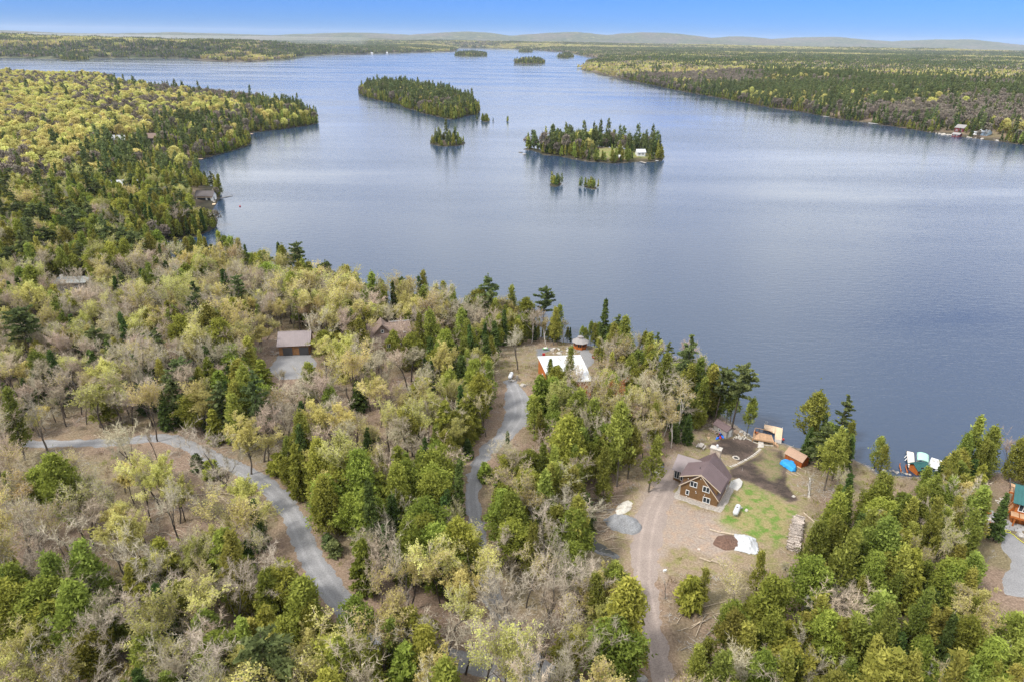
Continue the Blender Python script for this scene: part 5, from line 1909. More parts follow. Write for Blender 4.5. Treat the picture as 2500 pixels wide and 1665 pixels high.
oc = lambda r, z, o=0: [(r * math.cos(math.pi * k / 4 + o), r * math.sin(math.pi * k / 4 + o), z) for k in range(8)]
MB().prism(oc(2.1, 0), -.4, .15).build('base', CONCRETE, t)
for k in range(8):
    a, b = Vector(oc(1.9, 0)[k]), Vector(oc(1.9, 0)[(k + 1) % 8])
    m_ = (a + b) / 2
    rz = math.atan2(b.y - a.y, b.x - a.x)
    MB().box((m_.x, m_.y, .55), ((b - a).length, .1, .8), rz).build('wall_panel', ORANGE_WOOD, t)
    MB().box((m_.x, m_.y, 2.2), ((b - a).length, .1, .3), rz).build('header', ORANGE_WOOD, t)
    MB().box((a.x, a.y, 1.25), (.16, .16, 2.2), rz).build('post', ORANGE_WOOD, t)
    f = window(t, m_.x, m_.y, .95, (b - a).length - .2, 1.1, rz, 2, .08, ORANGE_WOOD)
for nm, r0, r1, z0, z1 in (('roof', 2.55, .75, 2.25, 3.35), ('cupola_roof', .95, .03, 3.65, 4.15)):
    mb = MB()
    lo, hi = oc(r0, z0), oc(r1, z1)
    mb.add(lo + hi, [(k, (k + 1) % 8, 8 + (k + 1) % 8, 8 + k) for k in range(8)] + [tuple(range(7, -1, -1)), tuple(range(8, 16))])
    mb.build(nm, GREY_SHINGLE, t)
MB().prism(oc(.62, 0), 3.3, 3.7).build('cupola', ORANGE_WOOD, t)
g4 = lambda x, y: P(1200 + x / 7.85, 780 + y / 7.85)
x, y, z = g4(1030, 585)
t = thing('garden_table', (x, y, z), 'green garden table with white top on the dark court', 'table', .3)
MB().box((0, 0, .72), (1.0, .7, .05)).build('tabletop', WHITE_PAINT, t)
MB().box((0, 0, .62), (1.3, .9, .06)).build('apron', GREEN_PAINT, t)
for sx in (-.55, .55):
    for sy in (-.35, .35):
        MB().box((sx, sy, .3), (.08, .08, .6)).build('leg', GREEN_PAINT, t)
x, y, z = g4(1000, 690)
t = thing('cooler', (x, y, z), 'red cool box behind the back edge of the white roof', 'cool box', .2)
MB().box((0, 0, .3), (.7, .45, .6)).build('body', RED_PAINT, t)
MB().box((0, 0, .64), (.74, .49, .08)).build('lid', RED_PAINT, t)
x, y, z = g4(1955, 745)
adirondack((x, y, z), 1.2, ORANGE_WOOD, 'orange lawn chair on the gravel path right of the white roof')
x, y, z = g4(490, 1160)
t = thing('tree_stump', (x, y, z), 'grey rooted stump with props next to the driveway gas tank', 'stump')
MB().tube([(0, 0, -.2), (0, 0, .4), (0, 0, 1.3)], [.5, .3, .24], 9).build('stem', DEAD, t)
for k in range(6):
    a = k * 1.05
    MB().tube([(0, 0, 1.2), (math.cos(a) * .5, math.sin(a) * .5, .5), (math.cos(a) * 1.0, math.sin(a) * 1.0, 0)], [.09, .09, .06], 6).build('root', DEAD, t)

# ---- dark red garage and the log house to the left
ga, gb = P(683, 868), P(757, 866)
gr_ = heading(ga, gb)
lg = math.hypot(gb[0] - ga[0], gb[1] - ga[1])
g = gable('garage', ga, gr_, lg, 7.4, 2.9, 5.2, 'log sided garage with broad mauve metal roof in the maple wood', 'garage', LOG_WALL, PLUM_LIGHT, .45, 20)
for k in range(8):
    MB().tube([(0, -.05, .2 + .36 * k), (lg, -.05, .2 + .36 * k)], [.17, .17], 8).build('log', LOG_WALL, g)
door(g, 2.2, -.24, 0, 2.4, 2.3, 0, DARK_METAL)
door(g, 6.4, -.24, 0, 2.4, 2.3, 0, DARK_METAL)
x, y, z = P(672, 865)
brw = thing('wood_heap', (x, y, z), 'rusty brown heap of scrap at the left corner of the garage', 'heap')
for k in range(26):
    o = link('log', logm[k % 4], brw)
    o.location = (rl.normal(0, .8), rl.normal(0, .5), abs(rl.normal(0, .3)) + .1)
    o.scale = (.9, .5, .9)
    o.rotation_euler = (rl.normal(0, .2), 0, rl.uniform(0, 3))
la, lb = P(905, 862), P(1003, 853)
lr = heading(la, lb)
ll = math.hypot(lb[0] - la[0], lb[1] - la[1])
h = gable('log_house', la, lr, ll, 8.5, 3.4, 6.6, 'log house with brown shingle roof half hidden by yellow maples', 'house', LOG_WALL, BROWN_SHINGLE, .5, 0, 18)
for k in range(9):
    MB().tube([(0, -.05, .2 + .37 * k), (ll, -.05, .2 + .37 * k)], [.18, .18], 8).build('log', LOG_WALL, h)
window(h, ll * .78, -.25, 1.0, 1.0, 1.3, 0, 2, .12)
window(h, ll * .45, -.25, 1.0, 1.0, 1.3, 0, 2, .12)
mb = MB()
xg = ll * .33
prof = [(xg - 2.6, -.0), (xg - 2.6, 4.4), (xg, 7.4), (xg + 2.6, 4.4), (xg + 2.6, 0)]
mb.add([(a, 1.6, z) for a, z in prof] + [(a, 6, z) for a, z in prof], [(0, 1, 2, 3, 4), (9, 8, 7, 6, 5)] + [(i + 1, i, 5 + i, 6 + i) for i in range(4)])
mb.build('gable_wall', BROWN_SHINGLE, h)
for s in (-1, 1):
    MB().slab([(xg, 1.2, 7.55), (xg + s * 3.0, 1.2, 4.1), (xg + s * 3.0, 6.6, 4.1), (xg, 6.6, 7.55)], .14).build('cross_roof', BROWN_SHINGLE, h)
window(h, xg, 1.58, 4.9, .8, .9, 0, 1, .12)
MB().box((ll * .88, 1.6, 4.72), (.9, 1.0, .16)).build('skylight', WHITE_PAINT, h)
MB().slab([(ll * .52, 5.0, 6.72), (ll + .4, 5.0, 6.72), (ll + .4, 5.7, 6.3), (ll * .52, 5.7, 6.3)], .1).build('ridge_light', WHITE_METAL, h)
x, y, z = P(930, 868)
t = thing('porch_table', (x, y, z), 'grey table before the porch of the log house', 'table', lr)
MB().box((0, 0, .75), (2.2, 1.1, .08)).build('tabletop', GREY_WOOD, t)
for sx in (-.9, .9):
    for sy in (-.4, .4):
        MB().box((sx, sy, .36), (.1, .1, .72)).build('leg', GREY_WOOD, t)

# ---- right edge: second dock, boat with canopy, boathouse, house with stairs and patio
zd2 = .6
dq = lambda a, b, z=zd2: at_z(2180 + a / 15.68, 1080 + b / 15.68, z)
o4 = dq(700, 600)
l4 = lambda p: (p[0] - o4[0], p[1] - o4[1])
t = thing('narrow_dock', (*o4, 0), 'pale narrow dock left of the green boat canopy', 'dock', 0)
planked(t, [l4(p) for p in (dq(590, 940), dq(850, 920), dq(800, 375), dq(525, 315))][:4], zd2, 3, mat('pale_dock_boards', (.62, .56, .50), .8, .12, 2.0, obj_var=.05), .12, 'deck_panel', .01)
q = [dq(650, 930), dq(840, 925)]
MB().slab([(*l4(q[0]), zd2), (*l4(q[1]), zd2), (*l4(P(2227, 1146)[:2]), 1.5), (*l4(P(2221, 1146)[:2]), 1.5)], .1).build('gangway', DOCK_WOOD, t)
for a, b in ((525, 330), (560, 880), (800, 380), (540, 600)):
    p = l4(dq(a, b))
    MB().tube([(*p, -3), (*p, zd2 + .1)], [.08, .08], 8).build('pile', DARK_METAL, t)
for a, b in ((500, 500), (515, 610)):
    p = dq(a, b)
    o = MB().tube([(0, 0, -.4), (0, 0, .3)], [.1, .1], 8).build('dock_fender', WHITE_PAINT)
    tag(o, f'white fender hung on the outer side of the narrow dock, {"farther" if b == 500 else "nearer"} of two', 'fender')
    o.location = (p[0], p[1], .45)
    o.rotation_euler = (0, .5, 0)
# boat under the canopy
bc = [dq(940, 390, 2.2), dq(1380, 470, 2.2), dq(1360, 950, 2.0), dq(940, 900, 2.0)]
cx_, cy_ = np.mean([p[0] for p in bc]), np.mean([p[1] for p in bc])
br_ = heading(bc[3], bc[0])
bl = math.hypot(bc[0][0] - bc[3][0], bc[0][1] - bc[3][1])
bw = math.hypot(bc[1][0] - bc[0][0], bc[1][1] - bc[0][1])
t = thing('covered_boat', (cx_, cy_, 0), 'boat under a pale green canvas canopy at the shore', 'boat', br_)
V, F = [], []
ns = 9
for i in range(ns):
    u = i / (ns - 1)
    xx = -bl / 2 + bl * u
    w_ = bw / 2 * (1 - max(0, (u - .6) / .4) ** 2 * .75)
    for yy, zz in ((-w_, 1.0), (-w_ * .8, .2), (0, -.1), (w_ * .8, .2), (w_, 1.0)):
        V.append((xx, yy, zz))
for i in range(ns - 1):
    for k in range(4):
        F.append((i * 5 + k, i * 5 + k + 1, (i + 1) * 5 + k + 1, (i + 1) * 5 + k))
F.append((0, 1, 2, 3, 4))
mb = MB()
mb.add(V, F)
mb.build('hull', WHITE_PAINT, t)


def canopy(x0, x1, z0, z1, name, sag=.35):
    n, m_ = 10, 8
    V, F = [], []
    for i in range(n):
        u = i / (n - 1)
        for k in range(m_):
            v = k / (m_ - 1) * 2 - 1
            V.append((x0 + (x1 - x0) * u, v * bw / 2 * 1.02, z0 + (z1 - z0) * u - sag * abs(v) ** 2.5 - .25 * (abs(2 * u - 1) ** 3)))
    for i in range(n - 1):
        for k in range(m_ - 1):
            F.append((i * m_ + k, i * m_ + k + 1, (i + 1) * m_ + k + 1, (i + 1) * m_ + k))
    mb = MB()
    mb.add(V, F)
    o = mb.build(name, GREEN_CANVAS, t, True)
    s = o.modifiers.new('thickness', 'SOLIDIFY')
    s.thickness = .03


canopy(-.05 * bl, bl * .52, 2.5, 2.7, 'canopy')
canopy(-bl * .5, .05 * bl, 1.25, 1.75, 'cover')
for sx in (-.02, .48):
    for sy in (-.48, .48):
        MB().tube([(bl * sx, bw * sy, .9), (bl * sx, bw * sy, 2.25)], [.03, .03], 6).build('canopy_pole', WHITE_METAL, t)
x, y = at_z(2283, 1130, .6)
t = thing('pontoon_boat', (x, y, 0), 'white open boat with seats right of the green canopy', 'boat', br_ - .2)
for s in (-.75, .75):
    MB().tube([(-2.3, s, .1), (1.8, s, .1), (2.4, s, .3)], [.3, .3, .08], 10).build('float', WHITE_METAL, t)
MB().box((0, 0, .5), (4.4, 2.1, .1)).build('deck', WHITE_PAINT, t)
for sx, sy in ((.6, -.5), (.6, .5)):
    b_ = MB().box((sx, sy, .75), (.5, .6, .4))
    b_.box((sx - .25, sy, 1.1), (.12, .6, .6))
    b_.build('seat', WHITE_PAINT, t)
b0, b1 = P(2238, 1160), P(2256, 1155)
bh = gable('teal_boathouse', (b0[0], b0[1], .2), heading(b0, b1) - .15, 2.5, 2.4, 1.3, 2.0, 'orange boathouse with teal roof at the narrow dock foot', 'boathouse', ORANGE_WOOD, TEAL_METAL, .4, 8, foot=True)
door(bh, 1.0, -.02, 0, .9, 1.7, 0, DARK_METAL)
x, y, z = P(2205, 1146)
t = thing('timber_crib', (x, y, z - .3), 'orange timber crib at the landward side of the narrow dock', 'timber crib', 1.2)
for s in (-.6, .6):
    MB().box((0, s, .5), (3.0, .16, .16)).build('beam', ORANGE_WOOD, t)
    MB().box((1.3, s, .4), (.14, .14, 1.2)).build('post', ORANGE_WOOD, t)
    MB().box((-1.3, s, .4), (.14, .14, 1.2)).build('post', ORANGE_WOOD, t)
x, y, z = P(2340, 1165)
t = thing('lamp_post', (x, y, z), 'slender white lamp post on the shore', 'lamp post')
MB().tube([(0, 0, -.3), (0, 0, 3.6)], [.07, .05], 8).build('pole', WHITE_METAL, t)
MB().tube([(0, 0, 3.6), (0, 0, 3.72), (0, 0, 3.9), (0, 0, 3.98)], [.06, .2, .2, .04], 10).build('lamp_head', WHITE_PAINT, t)
# house at the right edge
g9 = lambda x, y: P(2300 + x / 8.71, 1150 + y / 8.71)
q9 = lambda x, y, z: at_z(2300 + x / 8.71, 1150 + y / 8.71, z)
gz9 = g9(1440, 1110)[2]
c1_ = q9(1600, 690, gz9 + 4.2)
rz9 = heading(q9(1560, 650, gz9 + 4.6), q9(1742, 580 + 0, gz9 + 4.6)) - .9
t = thing('green_roofed_house', (c1_[0], c1_[1], gz9), 'orange timber house with green metal roof and outside stairs', 'house', -.55)
MB().box((4.0, 3.2, 2.2), (8.0, 6.0, 5.0)).build('wall', ORANGE_WOOD, t)
for q in ([(-.7, 3.2, 6.4), (8.8, 3.2, 6.4), (8.8, -.6, 4.55), (-.7, -.6, 4.55)], [(8.8, 3.2, 6.4), (-.7, 3.2, 6.4), (-.7, 7.0, 4.55), (8.8, 7.0, 4.55)]):
    r_ = MB().slab(q, .14).build('roof', TEAL_METAL, t)
    roof_ribs(r_, *q, 16, TEAL_METAL, .05, .04)
window(t, 1.5, .18, 2.7, 2.2, 1.5, 0, 3, .12)
window(t, 4.6, .18, 2.7, 2.0, 1.5, 0, 3, .12)
planked(t, [(-.6, -1.6), (9, -1.6), (9, .15), (-.6, .15)], 2.35, 7, DECK_WOOD, .1)
MB().box((4.2, -1.62, 2.2), (9.6, .12, .35)).build('beam', ORANGE_WOOD, t)
for xp in (.2, 3.4, 6.8):
    MB().box((xp, -1.4, .9), (.24, .24, 2.7)).build('post', ORANGE_WOOD, t)
t2 = thing('upper_deck', (*q9(1430, 420, gz9 + 2.9), gz9), 'railed timber deck behind the stairs of the green roofed house', 'deck', -.55)
planked(t2, [(0, 0), (6, 0), (6, 3.4), (0, 3.4)], 2.9, 9, DECK_WOOD, .1)
MB().box((3, -.05, 2.72), (6, .1, .3)).build('beam', ORANGE_WOOD, t2)
for xp in (.15, 3, 5.8):
    MB().box((xp, .15, 1.3), (.2, .2, 3.0)).build('support_post', ORANGE_WOOD, t2)
rail(t2, (0, 0), (3.4, 0), 2.9, 1.0, 3, DARK_METAL, DARK_METAL, 2)
rail(t2, (0, 0), (0, 3.4), 2.9, 1.0, 3, DARK_METAL, DARK_METAL, 2)
s0, s1 = g9(1270, 925), q9(1550, 660, gz9 + 2.85)
t3 = thing('outdoor_stairs', s0, 'wooden outside stairs up to the deck of the green roofed house', 'stairs', heading(s0, s1))
run = math.hypot(s1[0] - s0[0], s1[1] - s0[1])
nst = 13
for k in range(nst):
    MB().box((run * (k + .5) / nst, 0, 2.85 * (k + 1) / nst), (run / nst * .9, 1.25, .06)).build('step', DECK_WOOD, t3)
for s in (-.66, .66):
    MB().slab([(0, s - .04, .1), (run, s - .04, 2.95), (run, s + .04, 2.95), (0, s + .04, .1)], .25).build('stringer', ORANGE_WOOD, t3)
MB().slab([(0, .68, 1.0), (run, .68, 3.85), (run, .76, 3.85), (0, .76, 1.0)], .08).build('handrail', DECK_WOOD, t3)
for f in (0.03, .5, .97):
    MB().box((run * f, .72, 2.85 * f + .5), (.1, .1, 1.0)).build('baluster_post', DECK_WOOD, t3)
# patio of pavers
pz = np.mean([ground_z(*p) for p in PATIO])
tpv = thing('stone_patio', (*PATIO.mean(0), pz), None, None)
tpv['kind'] = 'structure'
pm = PATIO.mean(0)
pvm = MB().box((0, 0, .02), (1.14, .74, .12)).mesh('paver', PAVER)
for i in range(-9, 10):
    for j in range(-12, 13):
        x, y = i * 1.2 + (.6 if j % 2 else 0), j * .8
        xx, yy = x * math.cos(-.5) - y * math.sin(-.5) + pm[0], x * math.sin(-.5) + y * math.cos(-.5) + pm[1]
        if poly_field(np.array([xx]), np.array([yy]), PATIO)[0] > -.1:
            o = link('paver', pvm, tpv)
            o.location = (xx - pm[0], yy - pm[1], ground_z(xx, yy) - pz + .05)
            o.rotation_euler = (0, 0, -.5)
x, y, z = g9(985, 1025)
t = thing('fire_bowl', (x, y, z), 'round stone fire pit with pale ash on the patio', 'fire pit')
for k in range(14):
    a = k * math.pi / 7
    boulder('stone', .85 * math.cos(a), .85 * math.sin(a), .1, .26, 460 + k, GREY_STONE, parent=t, flat=.8)
MB().tube([(0, 0, 0), (0, 0, .2)], [.7, .7], 14).build('ash_bed', PALE_SAND, t)
adirondack(g9(975, 915), .4, ORANGE_WOOD, 'orange garden chair on the lakeward side of the patio fire pit')
adirondack(g9(1050, 1140), 2.6, ORANGE_WOOD, 'orange garden chair on the near side of the patio fire pit')
x, y, z = g9(1390, 1285)
hb = MB()
hb.tube([(.5 * math.cos(a) * (1 - a * .006), .38 * math.sin(a), .06 + .004 * a) for a in np.linspace(0, 25, 90)], [.045] * 90, 5)
pts = [g9(a, b) for a, b in ((1440, 1310), (1530, 1360), (1600, 1430), (1700, 1500), (1800, 1560))]
hb.tube([(p[0] - x, p[1] - y, p[2] - z + .05) for p in pts], [.045] * len(pts), 5)
tag(hb.build('garden_hose', YELLOW_HOSE), 'yellow hose coiled at the patio edge and trailing off', 'hose').location = (x, y, z + .03)
crv = [g9(a, b) for a, b in ((1180, 640), (1230, 605), (1300, 595), (1400, 615), (1440, 640))] + [g9(a, b) for a, b in ((1210, 640), (1250, 700))]
t = thing('flower_bed', crv[2], 'small planting bed edged with pale stones by the outdoor stairs', 'flower bed')
for i, p in enumerate(crv * 2):
    boulder('edging_stone', p[0] - crv[2][0] + rl.normal(0, .25), p[1] - crv[2][1] + rl.normal(0, .25), p[2] - crv[2][2], .26, 480 + i, PALE_STONE, parent=t)
for p in (c1_, q9(1430, 420, gz9 + 2.9)):
    FOOTPRINTS.append((p[0] + 3, p[1] + 1, 7))
FOOTPRINTS += [(*PATIO.mean(0), 4.5), (cx_, cy_, 3)]

# ---- far left: boathouse on the point, lodges in the woods, docks
k0, k1 = at_z(250 + 1350 / 5.8875, 310 + 1070 / 5.8875, .5), at_z(250 + 1500 / 5.8875, 310 + 1070 / 5.8875, .5)
bt = gable('point_boathouse', (*k0, .3), heading(k0, k1), 9.0, 6.0, 3.0, 5.2, 'grey roofed boathouse with white gable on the wooded point', 'boathouse', WHITE_PAINT, mat('slate_shingles', (.105, .092, .092), .85, .2, 4.0), .5, 0, 0)
MB().box((4.5, -.08, 2.55), (8.9, .12, .9)).build('upper_band', DOCK_WOOD, bt)
door(bt, 3.0, -.1, 0, 4.5, 2.0, 0, BLACK)
door(bt, 7.0, -.1, 0, 1.6, 2.0, 0, BLACK)
door(bt, 9.02, 2.0, 0, 1.2, 2.2, math.pi / 2, DARK_METAL)
planked(bt, [(-1, -2.4), (10.5, -2.4), (10.5, -.1), (-1, -.1)], .35, 6, GREY_WOOD, .15, 'deck_panel', .01)
FOOTPRINTS.append((k0[0] + 5, k0[1] - 1, 6))


def small_dock(px0, py0, px1, py1, w, label, m=DOCK_WOOD, n=4):
    a, b = at_z(px0, py0, .5), at_z(px1, py1, .5)
    t = thing('small_dock', (*a, 0), label, 'dock', heading(a, b))
    l_ = math.hypot(b[0] - a[0], b[1] - a[1])
    for k in range(n):
        MB().box((l_ * (k + .5) / n, 0, .45), (l_ / n * .97, w, .14)).build('deck_panel', m, t)
    for x_ in (.3, l_ - .3):
        for s in (-1, 1):
            MB().tube([(x_, s * w * .45, -2.5), (x_, s * w * .45, .55)], [.09, .09], 6).build('pile', DARK_METAL, t)
    return t


small_dock(250 + 1500 / 5.8875, 310 + 1115 / 5.8875, 250 + 1625 / 5.8875, 310 + 1110 / 5.8875, 3.4, 'tan floating dock below the boathouse on the point')
d2 = small_dock(250 + 1220 / 5.8875, 310 + 460 / 5.8875, 250 + 1445 / 5.8875, 310 + 462 / 5.8875, 2.2, 'long tan dock in the cove behind the point')
small_dock(250 + 1555 / 5.8875, 310 + 362 / 5.8875, 250 + 1605 / 5.8875, 310 + 352 / 5.8875, 2.0, 'short pale dock under the headland cedars', GREY_WOOD, 2)
small_dock(250 + 2075 / 5.8875, 310 + 108 / 5.8875, 250 + 2150 / 5.8875, 310 + 98 / 5.8875, 5.0, 'tan landing stage at the tip of the first headland', DOCK_WOOD, 3)
a = at_z(250 + 1700 / 5.8875, 310 + 1028 / 5.8875, .1)
b = at_z(250 + 1875 / 5.8875, 310 + 995 / 5.8875, .1)
o = MB().tube([(0, 0, 0), ((b[0] - a[0]) * .5, (b[1] - a[1]) * .5, .15), (b[0] - a[0], b[1] - a[1], .05)], [.22, .2, .12], 7).build('driftwood_log', DEAD)
tag(o, 'grey drowned log reaching from the point into the lake', 'log').location = (*a, 0)
a = at_z(586, 505, 0)
o = MB().tube([(0, 0, -.3), (0, 0, -.1), (0, 0, .25), (0, 0, .5), (0, 0, .62)], [.1, .42, .5, .3, .04], 10).build('lake_buoy', RED_PAINT, None, True)
tag(o, 'tiny red buoy floating off the wooded point', 'buoy').location = (*a, 0)


def cabin(name, px, py, L_, W_, eave, ridge, rz, wall_m, roof_m, label, cat='cabin', lift=0.0):
    x, y, z = P(px, py)
    c2, s2 = math.cos(rz), math.sin(rz)
    g = gable(name, (x - c2 * L_ / 2, y - s2 * L_ / 2, z + lift), rz, L_, W_, eave, ridge, label, cat, wall_m, roof_m, .5, 10 if roof_m in (WHITE_METAL, PLUM_LIGHT) else 0)
    for f in (.25, .7):
        window(g, L_ * f, -.02, .9, 1.5, 1.3, 0, 2, .14)
    return g


g = cabin('white_lodge', 297, 478, 11, 8, 3.5, 7.4, .55, BROWN_SIDING, WHITE_METAL, 'lodge with steep white metal roof among the left hand conifers', 'lodge')
c2 = gable('white_lodge_wing', (*P(318, 472)[:2], P(318, 472)[2]), -.5, 9, 7, 3.5, 6.6, 'white roofed wing behind the steep white lodge', 'lodge', BROWN_SIDING, WHITE_METAL, .5, 9)
cabin('grey_cabin', 287, 352, 11, 8, 3.0, 6.0, .1, GREY_WOOD, mat('pale_grey_roof', (.30, .31, .32), .6, .1), 'cabin with pale grey roof in the yellow hillside wood')
cabin('dark_cabin', 370, 352, 9, 7, 4.5, 7.5, .2, DARK_METAL, BROWN_SHINGLE, 'dark cabin with brown roof right of the pale grey cabin')
cabin('hillside_cottage', 110, 424, 8, 6, 2.8, 5.0, .3, WHITE_PAINT, mat('dark_slate_roof', (.10, .10, .11), .8, .1), 'small white cottage with dark roof deep in the left wood', 'cottage')
x, y, z = P(172, 716)
t = thing('flat_roofed_cabin', (x, y, z), 'cabin with flat grey roof and white chimney in the near left conifers', 'cabin', .15)
MB().box((0, 3, 1.7), (10, 6, 3.4)).build('wall', GREY_WOOD, t)
MB().box((0, 3, 3.5), (11, 7, .25)).build('roof', mat('grey_roof_felt', (.28, .29, .285), .8, .2, .6), t)
ch_ = MB().box((-3.6, 4.5, 4.1), (.8, .6, 1.2)).build('chimney', WHITE_PAINT, t)
MB().box((-3.6, 4.5, 4.76), (.95, .75, .1)).build('chimney_cap', CONCRETE, ch_)
window(t, -1.5, -.02, 1.0, 1.5, 1.3, 0, 2, .14)
window(t, 2.5, -.02, 1.0, 1.5, 1.3, 0, 2, .14)
FOOTPRINTS.append((x, y + 3, 7))

# ---- islands
I8 = lambda x, y: (1250 + x / 6.04, 300 + y / 6.04)
cabin('island_cottage', *I8(1905, 495), 6.5, 5.5, 3.0, 4.8, .15, WHITE_PAINT, WHITE_METAL, 'white cottage with white roof at the end of the nearest island', 'cottage')
cabin('island_outhouse', *I8(1600, 420), 4, 3.4, 2.2, 3.4, .3, WHITE_PAINT, WHITE_METAL, 'tiny white hut amid the trees in the middle of the nearest island', 'hut')
cabin('island_shed', *I8(1555, 545), 3.6, 3.2, 2.0, 3.2, -.6, DARK_RED, WHITE_METAL, 'dark red shed at the water of the nearest island', 'shed')
small_dock(*I8(2060, 548), *I8(2150, 565), 2.4, 'white dock at the cottage end of the nearest island', WHITE_PAINT, 3)
small_dock(*I8(1890, 572), *I8(1975, 597), 1.6, 'pale low jetty before the island cottage lawn', GREY_WOOD, 3)
x, y, z = P(*I8(1625, 543))
MBt = boulder('overturned_boat', x, y, .5, 1.6, 611, WHITE_PAINT, 'pale overturned rowing boat beside the red island shed', 'boat', flat=.4)
for i, (a, b, s) in enumerate(((1320, 575, 1.0), (180, 470, 1.7), (110, 440, .9), (1080, 570, .9), (950, 545, 1.0), (780, 505, 1.2), (1670, 565, 1.0), (2010, 570, .8))):
    x, y = at_z(*I8(a, b), 0)
    boulder('island_rock', x, y, 0, s, 620 + i, GREY_STONE, 'low rock at the waterline of the cottage island', 'rock', 'rocks round the cottage island', flat=.45)

# ---- cottages of the right hand shore
S7 = lambda x, y: (1850 + x / 3.623, 200 + y / 3.623)
sr_ = heading(at_z(*S7(1500, 440), 0), at_z(*S7(2200, 530), 0))
cabin('red_cottage', *S7(1775, 446), 9, 9, 4.2, 7.0, sr_ + .1, DARK_RED, GREY_SHINGLE, 'dark red two storey cottage with grey roof on the far right shore', 'cottage')
cabin('red_boathouse', *S7(1745, 490), 7, 5, 2.6, 4.0, sr_ + .1, DARK_RED, GREY_SHINGLE, 'dark red boathouse at the water below the red cottage', 'boathouse')
cabin('blue_cottage', *S7(1985, 478), 9, 7, 3.4, 5.4, sr_, BLUE_WALL, mat('silver_roof', (.5, .53, .56), .5, .1), 'pale blue cottage right of the red cottage', 'cottage')
cabin('white_trailer', *S7(1915, 472), 6, 3, 2.6, 3.0, sr_, WHITE_PAINT, WHITE_METAL, 'white trailer between the red and the blue cottage', 'trailer')
cabin('black_cottage', *S7(800, 272), 13, 8, 3.0, 6.0, sr_, DARK_METAL, GREY_SHINGLE, 'black walled cottage with grey roof in the far shore pines', 'cottage')
cabin('red_roofed_cabin', *S7(625, 250), 9, 7, 3.0, 5.5, sr_, DARK_METAL, RED_PAINT, 'dark cabin with red roof left of the black cottage')
cabin('lilac_cabin', *S7(1125, 345), 9, 7, 3.0, 5.0, sr_, GREY_WOOD, mat('lilac_roof', (.30, .29, .36), .7, .1), 'grey lilac cabin near the water between black and red cottages')
small_dock(*S7(580, 306), *S7(655, 312), 3, 'pale jetty below the red roofed cabin', WHITE_PAINT, 3)
small_dock(*S7(980, 366), *S7(1070, 374), 4, 'white jetty below the lilac cabin', WHITE_PAINT, 3)
small_dock(*S7(835, 336), *S7(890, 344), 3, 'pale jetty right below the black cottage', GREY_WOOD, 3)
rs = np.random.default_rng(91)
for i in range(46):
    f = rs.uniform(0, 1)
    a, b = ((580, 300), (1080, 378)) if i < 16 else ((1520, 448), (1720, 486)) if i < 30 else ((1830, 492), (2200, 536))
    x, y = at_z(*S7(a[0] + (b[0] - a[0]) * f, a[1] + (b[1] - a[1]) * f + rs.uniform(-6, 2)), 0)
    boulder('shore_rock', x, y, .1, rs.uniform(.8, 2.2), 700 + i, PALE_STONE, 'pale waterline rock of the far right shore ' + ('below the black cottage' if i < 16 else 'left of the red boathouse' if i < 30 else 'before the pale blue cottage'), 'rock', 'rocks of the far right shore', flat=.45)
for px, py, lab in ((945, 131, 'speck of a white cottage on the far shore, nearer the open water'), (908, 133, 'speck of a white cottage on the far shore, farther left')):
    cabin('distant_cottage', px, py, 11, 8, 4, 7, .1, WHITE_PAINT, WHITE_METAL, lab, 'cottage', 1.0)
rs2 = np.random.default_rng(17)
for i in range(40):        # rocks along the near shore
    a, b = [((2130, 1148), (2270, 1162)), ((1805, 1050), (1840, 1070)), ((2290, 1165), (2400, 1160))][i % 3]
    f = rs2.uniform(0, 1)
    x, y, z = P(a[0] + (b[0] - a[0]) * f, a[1] + (b[1] - a[1]) * f + rs2.uniform(-4, 2))
    boulder('waterside_stone', x, y, max(z, 0) - .05, rs2.uniform(.2, .55), 800 + i, PALE_STONE if i % 2 else GREY_STONE, ('pale' if i % 2 else 'grey') + ' waterline stone ' + ('on the bare brown shore right of the cedars', 'between the plum roofed shed and the deck', 'by the white lamp post')[i % 3], 'stone', 'stones of the near right shore', flat=.55)
# the clearings along the far right shore and the left lodges stay free of trees
for a, b, r_ in ((700, 290, 15), (1000, 350, 10), (1650, 455, 11), (2080, 505, 11), (1820, 476, 10)):
    FOOTPRINTS.append((*P(*S7(a, b))[:2], r_))
# ------------------------------------------------------------------ planting
def px2(x, y, z):
    u, v = project(x, y, z)
    return u / S, v / S


def zz6(p):
    return [(1365.4 + x * .48944, 800.4 + y * .48944) for x, y in p]


def zz4(p):
    return [((1200 + x / 7.85) / S, (780 + y / 7.85) / S) for x, y in p]


def ff(p):
    return [(x / S, y / S) for x, y in p]


